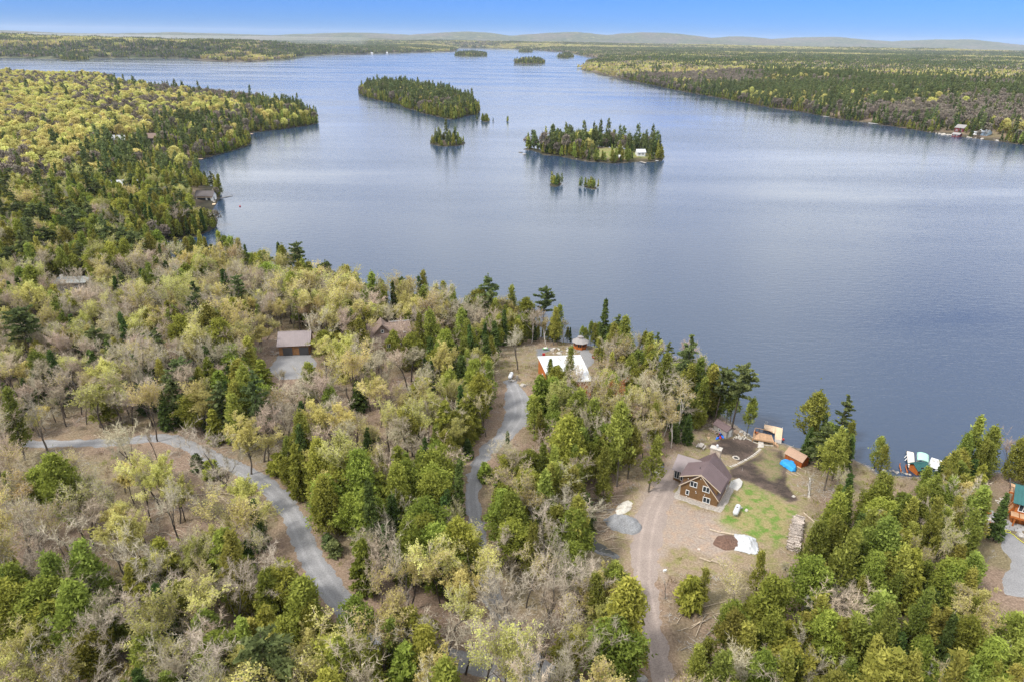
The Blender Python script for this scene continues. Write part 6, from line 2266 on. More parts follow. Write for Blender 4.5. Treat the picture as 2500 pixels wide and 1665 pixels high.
# what the woods must not hide (2354 px outlines): (outline, chance that a tree may still stand before it)
KEEP = [
    (zz6([(360, 500), (440, 470), (530, 420), (545, 335), (640, 330), (745, 360), (895, 345), (895, 450), (1005, 470), (1000, 590), (960, 600), (960, 720), (990, 780), (990, 960),
          (780, 985), (640, 1040), (480, 1020), (320, 1060), (200, 1020), (100, 860), (120, 730), (230, 640), (290, 560)]), 0.0),
    (zz6([(500, 1030), (640, 1050), (830, 1010), (960, 990), (1000, 860), (1060, 900), (900, 1060), (640, 1110)]), 0.35),
    (zz6([(1430, 470), (1640, 480), (1620, 560), (1560, 590), (1490, 620), (1420, 600)]), 0.0),
    (zz6([(1205, 560), (1290, 548), (1420, 600), (1430, 650), (1260, 690)]), 0.15),
    (zz6([(885, 350), (905, 350), (905, 460), (885, 460)]), 0.0),
    (zz6([(1000, 590), (1040, 590), (1020, 720), (990, 700)]), 0.0),
    (zz6([(1845, 745), (1900, 720), (1900, 640), (2100, 640), (2100, 1000), (2020, 1000), (1930, 930), (1865, 850)]), 0.0),
    (zz6([(1860, 1080), (1960, 1000), (2030, 1150), (1950, 1190)]), 0.1),
    (zz4([(850, 545), (1300, 500), (1520, 240), (1850, 240), (1990, 690), (1850, 930), (1500, 1050), (1120, 1170), (1000, 1050), (860, 720)]), 0.0),
    (zz4([(700, 500), (900, 470), (1500, 470), (1500, 560), (850, 560), (740, 640)]), 0.1),
    (zz4([(300, 1000), (430, 1000), (560, 1180), (430, 1200), (300, 1180)]), 0.0),
    (zz4([(430, 1000), (860, 960), (760, 1320), (200, 1330), (240, 1100)]), 0.25),
    (ff([(678, 800), (762, 798), (765, 870), (735, 895), (655, 895), (660, 850), (678, 845)]), 0.05),
    (ff([(930, 770), (975, 765), (1030, 783), (1030, 845), (1000, 862), (960, 850), (925, 800)]), 0.55),
    (ff([(468, 453), (520, 453), (528, 508), (470, 500)]), 0.0),
    (ff([(268, 442), (345, 438), (348, 464), (288, 474)]), 0.3),
    (ff([(268, 333), (304, 333), (300, 352), (280, 352)]), 0.2), (ff([(362, 325), (378, 325), (378, 354), (362, 354)]), 0.15),
    (ff([(132, 686), (217, 686), (217, 712), (132, 712)]), 0.2), (ff([(98, 400), (122, 400), (122, 426), (98, 426)]), 0.2),
    ([(355, 556), (480, 556), (490, 590), (400, 585), (352, 575)], 0.25),
    ([(1158, 872), (1192, 860), (1228, 900), (1232, 950), (1215, 1000), (1165, 1000)], 0.05),
    (ff([(1440, 1308), (1462, 1312), (1500, 1340), (1516, 1362), (1490, 1362), (1440, 1345)]), 0.1),
]
for rd, i0, i1, rad0, rad1, ch in ((ROAD, 0, 5, 9, 13, 0.25), (ROAD, 4, 10, 14, 26, 0.06), (ROAD, 10, 15, 30, 32, 0.06), (DRIVE_C, 5, 11, 15, 14, 0.12), (DRIVE_C, 3, 6, 14, 14, 0.3), (DRIVE_B, 0, 9, 34, 40, 0.03)):
    seg = rd[i0:i1 + 1]
    n = len(seg)
    lft, rgt = [], []
    for i in range(n):
        a, b = seg[max(0, i - 1)], seg[min(n - 1, i + 1)]
        dx, dy = b[0] - a[0], b[1] - a[1]
        q = math.hypot(dx, dy)
        rr = rad0 + (rad1 - rad0) * i / max(1, n - 1)
        lft.append((seg[i][0] - dy / q * rr, seg[i][1] + dx / q * rr))
        rgt.append((seg[i][0] + dy / q * rr, seg[i][1] - dx / q * rr))
    KEEP.append((lft + rgt[::-1], ch))
MS = 3.0
MW, MH = int(2600 / MS), int(1800 / MS)
gx, gy = np.meshgrid((np.arange(MW) + .5) * MS, (np.arange(MH) + .5) * MS)
KEEPMASK = np.ones((MH, MW))
for poly, ch in KEEP:
    KEEPMASK[inside(gx.ravel(), gy.ravel(), np.array(poly)).reshape(MH, MW)] = np.minimum(ch, 1)
    # later outlines overrule earlier ones


def sil_chance(x, y, z, h, w):
    """lowest chance met by the silhouettes of trees standing at x, y"""
    best = np.ones(x.shape)
    for t in (0.15, 0.4, 0.6, 0.8, 1.0):
        k = w * (0.9 if t < .7 else 0.6 if t < .95 else 0.0)
        for s in ((-1, 0, 1) if k.any() else (0,)):
            u, v = px2(x + s * k, y, z + h * t)
            i, j = (u / MS).astype(int), (v / MS).astype(int)
            ok = (i >= 0) & (i < MW) & (j >= 0) & (j < MH)
            c = np.ones(x.shape)
            c[ok] = KEEPMASK[j[ok], i[ok]]
            best = np.minimum(best, c)
    return best


KINDS = ['cedar_tree', 'hemlock_tree', 'fir_tree', 'pine_tree', 'bare_maple', 'budding_maple', 'birch_tree', 'young_pine', 'bare_shrub', 'dead_tree']
# outline on the photograph (2354 px), mix over KINDS, how full
ZONES = [
    ([(560, 920), (700, 860), (860, 830), (1000, 830), (990, 900), (930, 1060), (860, 1150), (720, 1080), (620, 1040)], (3, 3, 3, 0, 54, 28, 3, 3, 7, 1), 0.5),
    ([(0, 1215), (90, 1090), (180, 1050), (380, 1030), (520, 1080), (590, 1130), (600, 1230), (480, 1290), (330, 1350), (150, 1330), (30, 1320)], (2, 6, 2, 0, 56, 16, 2, 3, 11, 2), 0.42),
    ([(-200, 1280), (300, 1330), (500, 1290), (640, 1260), (700, 1400), (830, 1480), (1100, 1600), (-300, 1750)], (6, 36, 3, 0, 33, 14, 1, 3, 7, 2), 0.82),
    ([(590, 1130), (700, 1110), (860, 1150), (830, 1330), (780, 1350), (700, 1200)], (4, 34, 9, 0, 24, 12, 1, 12, 8, 0), 0.85),
    ([(-200, 1010), (400, 1000), (380, 1060), (180, 1060), (90, 1100), (-200, 1230)], (10, 14, 5, 0, 42, 16, 2, 5, 8, 1), 0.75),
    ([(0, 660), (200, 690), (480, 610), (640, 700), (640, 870), (560, 960), (420, 1000), (-200, 1010), (-200, 660)], (6, 5, 6, 1, 52, 23, 2, 1, 4, 1), 0.95),
    ([(640, 640), (800, 690), (1050, 760), (1050, 850), (860, 830), (640, 860)], (9, 8, 4, 1, 30, 42, 3, 0, 3, 1), 0.95),
    ([(-300, 430), (200, 380), (400, 385), (505, 480), (505, 600), (480, 640), (200, 690), (-300, 660)], (46, 14, 20, 7, 7, 4, 2, 0, 1, 2), 1.0),
    ([(-400, 340), (180, 300), (270, 380), (200, 420), (-300, 440)], (8, 5, 8, 1, 34, 42, 2, 0, 0, 1), 1.0),
    ([(-600, 150), (180, 150), (420, 190), (640, 230), (600, 270), (480, 310), (300, 350), (-400, 360)], (3, 1, 4, 2, 21, 68, 1, 0, 0, 0), 1.0),
    ([(1000, 780), (1160, 790), (1160, 960), (1090, 1050), (960, 1150), (930, 1080)], (14, 22, 18, 0, 26, 14, 1, 2, 5, 1), 0.80),
    ([(1220, 850), (1380, 860), (1520, 840), (1530, 900), (1440, 1130), (1370, 1300), (1250, 1280), (1180, 1150), (1190, 980)], (46, 20, 5, 0, 18, 4, 5, 0, 3, 1), 0.82),
    ([(840, 1150), (1090, 1060), (1080, 1300), (1180, 1480), (1000, 1450), (840, 1340)], (8, 34, 9, 0, 30, 15, 2, 2, 4, 1), 0.9),
    ([(1090, 1150), (1200, 1150), (1370, 1300), (1300, 1500), (1200, 1520), (1100, 1300)], (10, 20, 4, 0, 38, 15, 1, 3, 8, 1), 0.8),
    ([(820, 1400), (1280, 1560), (1500, 1500), (1500, 1750), (700, 1750)], (8, 28, 2, 0, 38, 14, 1, 2, 7, 1), 0.95),
    ([(1370, 1270), (1480, 1290), (1490, 1600), (1280, 1560)], (16, 42, 4, 0, 24, 10, 1, 1, 5, 0), 0.9),
    ([(1530, 1280), (1700, 1270), (1780, 1330), (1640, 1480), (1560, 1600), (1510, 1500)], (22, 10, 3, 2, 14, 4, 2, 4, 30, 4), 0.45),
    ([(1440, 1040), (1560, 1040), (1520, 1100), (1440, 1220), (1400, 1280), (1380, 1200)], (8, 4, 2, 0, 8, 0, 0, 4, 30, 2), 0.25),
    ([(1550, 880), (1700, 960), (1650, 1040), (1480, 1060), (1450, 1000)], (44, 14, 12, 0, 10, 3, 14, 1, 1, 1), 0.85),
    ([(1780, 1010), (2050, 1080), (2150, 1120), (1990, 1160), (1860, 1130), (1830, 1060)], (56, 6, 8, 0, 12, 3, 4, 3, 6, 3), 0.8),
    ([(1640, 1480), (1800, 1330), (1900, 1150), (2100, 1100), (2500, 1060), (2600, 1800), (1500, 1800)], (46, 20, 5, 0, 17, 4, 3, 1, 2, 3), 0.9),
]
DEFAULT_MIX = (20, 14, 8, 2, 34, 16, 3, 1, 2, 1)
SHORE_MIX = (64, 10, 12, 5, 4, 2, 3, 0, 0, 1)


def plant(cell, lo, hi, seed, cond):
    r = np.random.default_rng(seed)
    xs, ys = np.arange(lo[0], hi[0], cell), np.arange(lo[1], hi[1], cell)
    X, Y = np.meshgrid(xs, ys)
    x = (X + r.uniform(-.46, .46, X.shape) * cell).ravel()
    y = (Y + r.uniform(-.46, .46, X.shape) * cell).ravel()
    k = cond(x, y)
    return x[k], y[k], r


def view_cone(x, y, m=30, lim=0.80):
    return (y > 20) & (np.abs(x) < y * lim + m)


GROUPS = {'cedar_tree': 'cedar trees of the lakeside woods', 'hemlock_tree': 'hemlock trees of the woods', 'fir_tree': 'fir trees of the woods', 'pine_tree': 'pine trees above the shore',
          'bare_maple': 'leafless trees of the woods', 'budding_maple': 'trees coming into leaf', 'birch_tree': 'birch trees of the woods', 'young_pine': 'young evergreens by the tracks',
          'bare_shrub': 'bare shrubs of the clearings', 'dead_tree': 'dead trees of the woods', 'russet_tree': 'rusty trees of the lot'}
NOUN = {'cedar_tree': 'cedar', 'hemlock_tree': 'hemlock', 'fir_tree': 'fir', 'pine_tree': 'pine', 'bare_maple': 'maple', 'budding_maple': 'maple', 'birch_tree': 'birch',
        'young_pine': 'young evergreen', 'bare_shrub': 'shrub', 'dead_tree': 'tree', 'russet_tree': 'tree'}
CATS = {'cedar_tree': 'cedar tree', 'hemlock_tree': 'hemlock tree', 'fir_tree': 'fir tree', 'pine_tree': 'pine tree', 'bare_maple': 'leafless tree', 'budding_maple': 'maple tree', 'birch_tree': 'birch tree',
        'young_pine': 'young tree', 'bare_shrub': 'shrub', 'dead_tree': 'dead tree', 'russet_tree': 'tree'}


def crown_w(k, v):
    return {'cedar_tree': 1.8, 'hemlock_tree': 2.8, 'fir_tree': 1.6, 'pine_tree': 2.4, 'bare_maple': 3.0, 'budding_maple': 3.4, 'birch_tree': 2.4, 'young_pine': 1.2, 'bare_shrub': 1.2, 'dead_tree': 1.0}[k]


trees = []      # (kind, variant, x, y, z, scale, rz, hero label or None)
# --- trees one can point to in the photograph: foot (2354 px), kind, look, height in metres, label
HEROES = [
    (1126, 748, 'pine_tree', 3, 16.5, 'big full green pine standing above the shore beyond the driveway lot'),
    (1246, 776, 'pine_tree', 2, 16.0, 'slender tall pine beside the white birch behind the white roofed house'),
    (1240, 779, 'birch_tree', 0, 10.0, 'white trunked birch at the foot of the slender tall shore pine'),
    (645, 650, 'fir_tree', 1, 14.5, 'tall spire shaped fir rising alone over the shoreline trees'),
    (673, 655, 'fir_tree', 0, 9.0, 'shorter pointed fir just right of the tall shore spire fir'),
    (493, 446, 'pine_tree', 1, 13.5, 'ragged pine with tufted top beside the boathouse on the point'),
    (1642, 972, 'pine_tree', 2, 15.0, 'round topped pine on the shore left of the dark roofed shed'),
    (1682, 985, 'pine_tree', 2, 17.5, 'tallest leaning pine with bare trunk just behind the dark roofed shed'),
    (1716, 1001, 'cedar_tree', 4, 9.0, 'high crowned cedar on bare trunk left of the shore deck'),
    (1926, 1022, 'pine_tree', 1, 13.0, 'sparse tiered pine above the shore cedars right of the dock'),
    (1506, 838, 'pine_tree', 1, 10.5, 'narrow tufted pine poking above the cedars right of the gazebo'),
    (1424, 1545, 'hemlock_tree', 5, 15.0, 'largest bright hemlock beside the lower dirt driveway'),
    (1292, 1120, 'hemlock_tree', 3, 13.5, 'big rounded hemlock in the middle of the lot right of the grey driveway'),
    (1215, 1180, 'hemlock_tree', 3, 9.5, 'rounded dark hemlock close beside the grey driveway bend'),
    (1150, 1490, 'bare_maple', 0, 14.0, 'large pale fan shaped leafless maple over the lower grey driveway'),
    (1250, 1480, 'bare_maple', 1, 14.0, 'tall straight leafless maple near the foot of the grey driveway'),
    (553, 1150, 'bare_maple', 1, 18.0, 'tallest dark trunked leafless maple leaning over the gravel road bend'),
    (362, 1014, 'budding_maple', 0, 11.5, 'yellow leaved maple on the far side of the gravel road bend'),
    (577, 1090, 'budding_maple', 1, 12.5, 'yellow green maple standing at the inner edge of the gravel road curve'),
    (750, 842, 'budding_maple', 4, 9.0, 'bright yellow maple at the right corner of the dark red garage yard'),
    (790, 880, 'budding_maple', 1, 12.0, 'round full yellow green maple between the garage and the log house'),
    (1386, 922, 'budding_maple', 4, 8.5, 'bright lime yellow tree at the right corner of the white roof'),
    (1062, 985, 'fir_tree', 1, 11.0, 'dark narrow fir in the clump left of the grey driveway'),
    (1025, 1070, 'fir_tree', 0, 9.5, 'dense dark fir at the left edge of the grey driveway woods'),
    (1072, 1000, 'hemlock_tree', 1, 12.0, 'drooping hemlock left of the gravel turning place'),
    (1852, 1056, 'fir_tree', 2, 7.5, 'short dark cone shaped fir behind the red cedar shed'),
    (2158, 1122, 'fir_tree', 2, 8.0, 'dark cone shaped fir right of the green boat canopy'),
    (2283, 1242, 'fir_tree', 0, 9.0, 'dense conical fir in front of the stone patio'),
    (1550, 1015, 'fir_tree', 2, 6.0, 'small dark fir behind the sunroom end of the brown house'),
    (1578, 1020, 'fir_tree', 2, 6.8, 'bushy dark fir between the picnic table and the cedars'),
    (1264, 896, 'cedar_tree', 0, 7.5, 'olive cedar growing close against the front of the white roof'),
    (1306, 905, 'cedar_tree', 1, 11.0, 'tall olive cedar rising across the middle of the white roof'),
    (1290, 902, 'bare_maple', 3, 9.0, 'tan leafless tree spread before the white roof'),
    (1190, 850, 'bare_maple', 0, 12.0, 'grey leafless maple beside the white gas tank by the driveway end'),
    (1395, 880, 'birch_tree', 1, 13.0, 'white limbed leafless birch right of the gazebo'),
    (1550, 1000, 'birch_tree', 0, 14.0, 'white trunked birch above the cedars left of the dark roofed shed'),
    (1390, 1060, 'birch_tree', 1, 11.5, 'leafless white limbed birch amid the cedars of the lot'),
    (1490, 1130, 'cedar_tree', 5, 12.0, 'thin grey green cedar at the wood edge left of the brown house drive'),
    (1443, 1100, 'cedar_tree', 4, 12.0, 'high crowned cedar on bare stem at the wood edge of the lot'),
    (1940, 1480, 'bare_maple', 2, 11.0, 'wide spreading pale leafless tree in the cedars below the log pile'),
    (1610, 1400, 'cedar_tree', 5, 7.0, 'thin young cedar standing in the brush below the white tarp'),
    (1585, 1395, 'young_pine', 0, 6.0, 'bright green young evergreen in the brush below the white tarp'),
    (1735, 1375, 'cedar_tree', 5, 8.5, 'spindly dark stemmed cedar in front of the white tarp'),
    (491, 1096, 'young_pine', 0, 4.4, 'small green bush pine inside the gravel road bend'),
    (455, 1082, 'young_pine', 1, 3.4, 'little blue green pine inside the gravel road bend'),
    (640, 1090, 'young_pine', 0, 5.0, 'bushy young pine on the outer side of the gravel road curve'),
    (668, 1120, 'hemlock_tree', 3, 6.0, 'low rounded hemlock on the outer side of the gravel road curve'),
    (1116, 1105, 'young_pine', 0, 4.2, 'feathery young pine on the right edge of the grey driveway'),
    (1075, 1030, 'hemlock_tree', 3, 7.0, 'low bushy hemlock on the left edge of the grey driveway'),
    (1855, 1140, 'dead_tree', 1, 6.5, 'white bleached dead stem standing beside the blue tarp'),
    (966, 712, 'birch_tree', 1, 8.0, 'bleached leafless birch against the lake behind the log house'),
    (2118, 1148, 'cedar_tree', 0, 8.0, 'full olive cedar standing right before the teal boathouse'),
    (1272, 935, 'hemlock_tree', 5, 11.0, 'tall bushy hemlock at the lower left corner of the white roof'),
    (1287, 928, 'hemlock_tree', 3, 7.5, 'low rounded hemlock before the middle of the white roof'),
    (1315, 940, 'cedar_tree', 2, 8.0, 'stout cedar at the right lower side of the white roof'),
    (1330, 940, 'bare_maple', 0, 11.0, 'grey leafless maple at the lower right corner of the white roof'),
    (1240, 965, 'hemlock_tree', 0, 12.0, 'big broad hemlock at the right rim of the gravel turning place'),
    (1388, 985, 'russet_tree', 0, 11.0, 'rusty orange tree in the cedars below the lime yellow tree'),
    (1490, 925, 'russet_tree', 0, 8.0, 'small rusty orange tree amid the shore cedars right of the gazebo'),
    (2010, 1078, 'cedar_tree', 5, 9.0, 'thin leaning cedar alone on the open shore'),
    (2021, 1094, 'cedar_tree', 5, 8.0, 'slight see-through cedar at the water edge left of the boat canopy'),
]
for hx, hy, k, v, hh, lab in HEROES:
    x, y, z = at(hx * S, hy * S)
    trees.append((k, v, x, y, z, hh / KIND[k][v][3], rng.uniform(0, 6.28), lab))
for ux, uy, fk, v, fh in ((1188, 1498, 'bare_maple', 1, 12), (1232, 1582, 'bare_maple', 0, 12), (1300, 1572, 'hemlock_tree', 4, 8), (1070, 1548, 'bare_maple', 4, 11), (1010, 1562, 'bare_maple', 0, 12), (945, 1530, 'hemlock_tree', 2, 11),
                          (1105, 1600, 'bare_maple', 4, 12), (1180, 1625, 'budding_maple', 3, 11), (890, 1510, 'budding_maple', 0, 11), (985, 1602, 'hemlock_tree', 5, 12), (1150, 1555, 'bare_shrub', 0, 4), (1040, 1590, 'bare_maple', 6, 11),
                          (905, 1480, 'bare_maple', 1, 10), (1215, 1530, 'bare_maple', 4, 12), (1270, 1610, 'bare_maple', 6, 13)):
    x, y, z = at(ux * S, uy * S)
    trees.append((fk, v, x, y, z, fh / KIND[fk][v][3], ux * .37, None))
for fx, fk, fh in ((640, 'cedar_tree', 7), (720, 'cedar_tree', 6), (800, 'fir_tree', 7), (870, 'cedar_tree', 5.5), (1010, 'cedar_tree', 6), (1080, 'cedar_tree', 5), (1150, 'cedar_tree', 6.5), (1230, 'fir_tree', 7.5), (1310, 'cedar_tree', 5), (1385, 'birch_tree', 8), (1450, 'cedar_tree', 5), (1510, 'fir_tree', 4.5), (1900, 'cedar_tree', 6.5), (1980, 'cedar_tree', 7.5), (2060, 'cedar_tree', 7), (2150, 'cedar_tree', 7), (580, 'hemlock_tree', 7), (520, 'cedar_tree', 8), (1720, 'cedar_tree', 5), (1800, 'cedar_tree', 5.5)):
    u0, v0 = 1200 + fx / 7.85, 780 + np.interp(fx, [500, 900, 1500, 1900, 2200], [360, 395, 425, 470, 540]) / 7.85
    x, y, z = at(u0, v0)
    v = int(fx / 10) % len(KIND[fk])
    trees.append((fk, v, x, y, z, fh / KIND[fk][v][3], fx * .77, None))
hx_, hy_ = np.array([t[2] for t in trees]), np.array([t[3] for t in trees])

# --- the near woods
x, y, r = plant(2.85, (-330, 38), (150, 440), 11, lambda x, y: view_cone(x, y, 14) & (np.hypot(x, y) < 430))
d = sdist(x, y, [NEAR])
k = d > 0.2
x, y, d = x[k], y[k], d[k]
z = height(x, y, d)
u, v = px2(x, y, z)
for p in (CLEARING, GARDEN, GARAGEPAD, PATIO, DRIVE_R, BARE_SHORE):
    k = poly_field(x, y, p) < -0.8
    x, y, d, z, u, v = x[k], y[k], d[k], z[k], u[k], v[k]
for p in ROADS.values():
    k = road_field(x, y, p)[0] < -1.3
    x, y, d, z, u, v = x[k], y[k], d[k], z[k], u[k], v[k]
for p in FOOTPRINTS:
    k = np.hypot(x - p[0], y - p[1]) > p[2]
    x, y, d, z, u, v = x[k], y[k], d[k], z[k], u[k], v[k]
n = len(x)
W = np.tile(np.array(DEFAULT_MIX, float), (n, 1))
dens = np.full(n, 0.85)
done = np.zeros(n, bool)
for poly, mix_, dn in ZONES:
    m = inside(u, v, np.array(poly)) & ~done
    W[m] = mix_
    dens[m] = dn
    done |= m
sh = smooth(20, 6, d + edge_noise(x, y, 6, 12, 71))
sh = np.where(u > 1980, sh * 0.8, sh)
W = W / W.sum(1, keepdims=True) * (1 - sh[:, None]) + np.array(SHORE_MIX, float)[None] / 100 * sh[:, None]
dens = dens * (1 - sh) + np.where(u > 2020, 0.6, 1.0) * sh
pn = fbm(x / 14, y / 14, 91, 3)
con = np.array([1, 1, 1, 1, 0, 0, 0, 1, 0, 0], bool)
W[:, con] *= np.exp((pn - .5) * 6)[:, None]
pn2 = fbm(x / 11, y / 11, 92, 3)
W[:, 5] *= np.exp((pn2 - .5) * 6)
W /= W.sum(1, keepdims=True)
ki = (W.cumsum(1) > r.uniform(0, 1, (n, 1))).argmax(1)
age = fbm(x / 9, y / 9, 93, 2)
sc = np.clip(r.normal(0.86, 0.15, n) * (0.75 + 0.5 * age), 0.45, 1.25)
vi = r.integers(0, 2520, n)
pole_ = (ki == 4) & (inside(u, v, np.array(ZONES[1][0])) | inside(u, v, np.array(ZONES[0][0])) | inside(u, v, np.array(ZONES[5][0]))) & (r.uniform(0, 1, n) < .5)
vi[pole_] = np.where(r.uniform(0, 1, n) < .5, 7, 8)[pole_]
hh = np.array([KIND[KINDS[a]][b % len(KIND[KINDS[a]])][3] for a, b in zip(ki, vi)]) * sc
ww = np.array([crown_w(KINDS[a], 0) for a in ki]) * sc
ch = sil_chance(x, y, z, hh, ww)
small = np.isin(ki, [7, 8])
keep = (r.uniform(0, 1, n) < dens * np.where(np.isin(ki, [4, 8]), np.minimum(1, ch * 1.25), ch))
for a, b in zip(hx_, hy_):
    keep &= np.hypot(x - a, y - b) > 2.4
rz = r.uniform(0, 6.28, n)
for i in np.flatnonzero(keep):
    kd = KINDS[ki[i]]
    trees.append((kd, int(vi[i] % len(KIND[kd])), x[i], y[i], z[i], sc[i], rz[i], None))

# --- landmarks that the labels of single trees lean on
LM = [(n_, *at(a * S, b * S)[:2]) for n_, a, b in (
    ('brown house', 1620, 1130), ('white tarp', 1715, 1260), ('log pile', 1832, 1230), ('red cedar shed', 1825, 1062), ('dark roofed shed', 1655, 990), ('tan dock', 1770, 1005),
    ('green boat canopy', 2110, 1090), ('stone patio', 2265, 1190), ('green roofed house', 2340, 1200), ('white roofed house', 1290, 860), ('gazebo', 1332, 800), ('driveway gas tank', 1175, 868),
    ('gravel turning place', 1195, 940), ('grey driveway bend', 1092, 1110), ('grey driveway middle', 1095, 1210), ('grey driveway foot', 1180, 1470), ('gravel road bend', 420, 1020), ('gravel road curve', 610, 1110),
    ('gravel road middle', 690, 1230), ('lower gravel road', 800, 1400), ('gravel road far end', 110, 1020), ('dark red garage', 675, 815), ('log house', 905, 800), ('boathouse', 465, 455),
    ('white roofed lodge', 285, 440), ('flat roofed cabin', 175, 668), ('dirt driveway foot', 1515, 1545), ('dirt driveway neck', 1485, 1340), ('grey gravel heap', 1430, 1205), ('dark puddle', 1385, 1270),
    ('felled poles', 480, 1150), ('small dark bay', 420, 575), ('open bay shore', 640, 648), ('log house shore', 950, 722), ('brush clearing', 1620, 1360))]
LMX, LMY = np.array([l[1] for l in LM]), np.array([l[2] for l in LM])
ORD = ['nearest', 'second nearest', 'third nearest', 'fourth nearest', 'fifth nearest', 'sixth nearest', 'seventh nearest', 'eighth nearest', 'ninth nearest', 'tenth nearest', 'eleventh nearest', 'twelfth nearest']


def side_of(x, y, li):
    dx, dy = x - LMX[li], y - LMY[li]
    if abs(dx) > abs(dy):
        return 'left of' if dx < 0 else 'right of'
    return 'before' if dy < 0 else 'behind'


def show_size(t):
    return t[5] * KIND[t[0]][t[1]][3] / (math.hypot(t[2], t[3]) + 1)


def in_view(t):
    a, b = px2(t[2], t[3], t[4] + 0.6 * t[5] * KIND[t[0]][t[1]][3])
    return -10 < a < 2364 and -10 < b < 1578


FULL = {k: [] for k in KINDS}
PROTO, MERGED = {}, {}


def put_tree(kd, vi_, x, y, z, sc_, rz_, label, group):
    """first of a look builds it; the others copy the tree and each of its parts"""
    key = (kd, vi_)
    if key not in PROTO:
        root = link(kd, None)
        root.empty_display_size = 0.3
        tr_, cr_ = KIND[kd][vi_][0], KIND[kd][vi_][1]
        parts = [link('trunk', tr_, root), link('crown', cr_, root)]
        PROTO[key] = (root, parts)
    else:
        src, sp2 = PROTO[key]
        root = src.copy()
        COL.objects.link(root)
        for q in sp2:
            c = q.copy()
            COL.objects.link(c)
            c.parent = root
    root.location = (x, y, z - 0.05)
    k_ = math.sin(rz_ * 7.3)
    root.rotation_euler = (0.05 * math.sin(rz_ * 5.1), 0.05 * math.cos(rz_ * 3.7), rz_)
    root.scale = (sc_ * (1 + .12 * k_), sc_ * (1 + .12 * k_), sc_ * (1 - .10 * k_))
    return tag(root, label, CATS[kd], group)


MAX_KIND = 290
rest = {k: [] for k in KINDS + ['russet_tree']}
for kd in KINDS + ['russet_tree']:
    mine = [t for t in trees if t[0] == kd]
    her = [t for t in mine if t[7]]
    oth = sorted((t for t in mine if not t[7]), key=lambda t: -show_size(t))
    vis = [t for t in oth if in_view(t) and math.hypot(t[2], t[3]) < 300]
    ids = set(id(t) for t in vis)
    single = vis[:MAX_KIND - len(her)]
    sid = set(id(t) for t in single)
    rest[kd] = [t for t in oth if id(t) not in sid]
    by = {}
    for t in single:
        li = int(np.argmin((LMX - t[2]) ** 2 + (LMY - t[3]) ** 2))
        by.setdefault((t[1], li, side_of(t[2], t[3], li)), []).append(t)
    for (vi_, li, side), ts in by.items():
        ts.sort(key=lambda t: (LMX[li] - t[2]) ** 2 + (LMY[li] - t[3]) ** 2)
        look = KIND[kd][vi_][2]
        for j, t in enumerate(ts):
            nm = LM[li][0]
            if j < len(ORD):
                lab = f'{look} {NOUN[kd]} {side} the {nm}' + (f', {ORD[j]} one' if len(ts) > 1 else '')
            else:
                lab = f'{look} {NOUN[kd]} farther off {side} the {nm}'
            put_tree(kd, vi_, t[2], t[3], t[4], t[5], t[6], lab, GROUPS[kd])
    for t in her:
        put_tree(kd, t[1], t[2], t[3], t[4], t[5], t[6], t[7], GROUPS[kd])


# ------------------------------------------------------------------ woods past the limit: one object per kind, drawn from points
def scatter_group(name, coll):
    ng = bpy.data.node_groups.new(name, 'GeometryNodeTree')
    ng.interface.new_socket('Geometry', in_out='INPUT', socket_type='NodeSocketGeometry')
    ng.interface.new_socket('Geometry', in_out='OUTPUT', socket_type='NodeSocketGeometry')
    N, L = ng.nodes, ng.links
    gi, go = N.new('NodeGroupInput'), N.new('NodeGroupOutput')
    ip = N.new('GeometryNodeInstanceOnPoints')
    ci = N.new('GeometryNodeCollectionInfo')
    ci.inputs['Collection'].default_value = coll
    ci.inputs['Separate Children'].default_value = True
    ci.inputs['Reset Children'].default_value = True
    ip.inputs['Pick Instance'].default_value = True

    def na(k, t):
        n_ = N.new('GeometryNodeInputNamedAttribute')
        n_.data_type = t
        n_.inputs['Name'].default_value = k
        return n_.outputs[0]
    cz = N.new('ShaderNodeCombineXYZ')
    L.new(na('rz', 'FLOAT'), cz.inputs[2])
    L.new(na('tx', 'FLOAT'), cz.inputs[0])
    L.new(na('ty', 'FLOAT'), cz.inputs[1])
    er = N.new('FunctionNodeEulerToRotation')
    L.new(cz.outputs[0], er.inputs[0])
    L.new(er.outputs[0], ip.inputs['Rotation'])
    L.new(na('sc', 'FLOAT_VECTOR'), ip.inputs['Scale'])
    L.new(na('vi', 'INT'), ip.inputs['Instance Index'])
    L.new(gi.outputs[0], ip.inputs['Points'])
    L.new(ci.outputs[0], ip.inputs['Instance'])
    L.new(ip.outputs[0], go.inputs[0])
    return ng


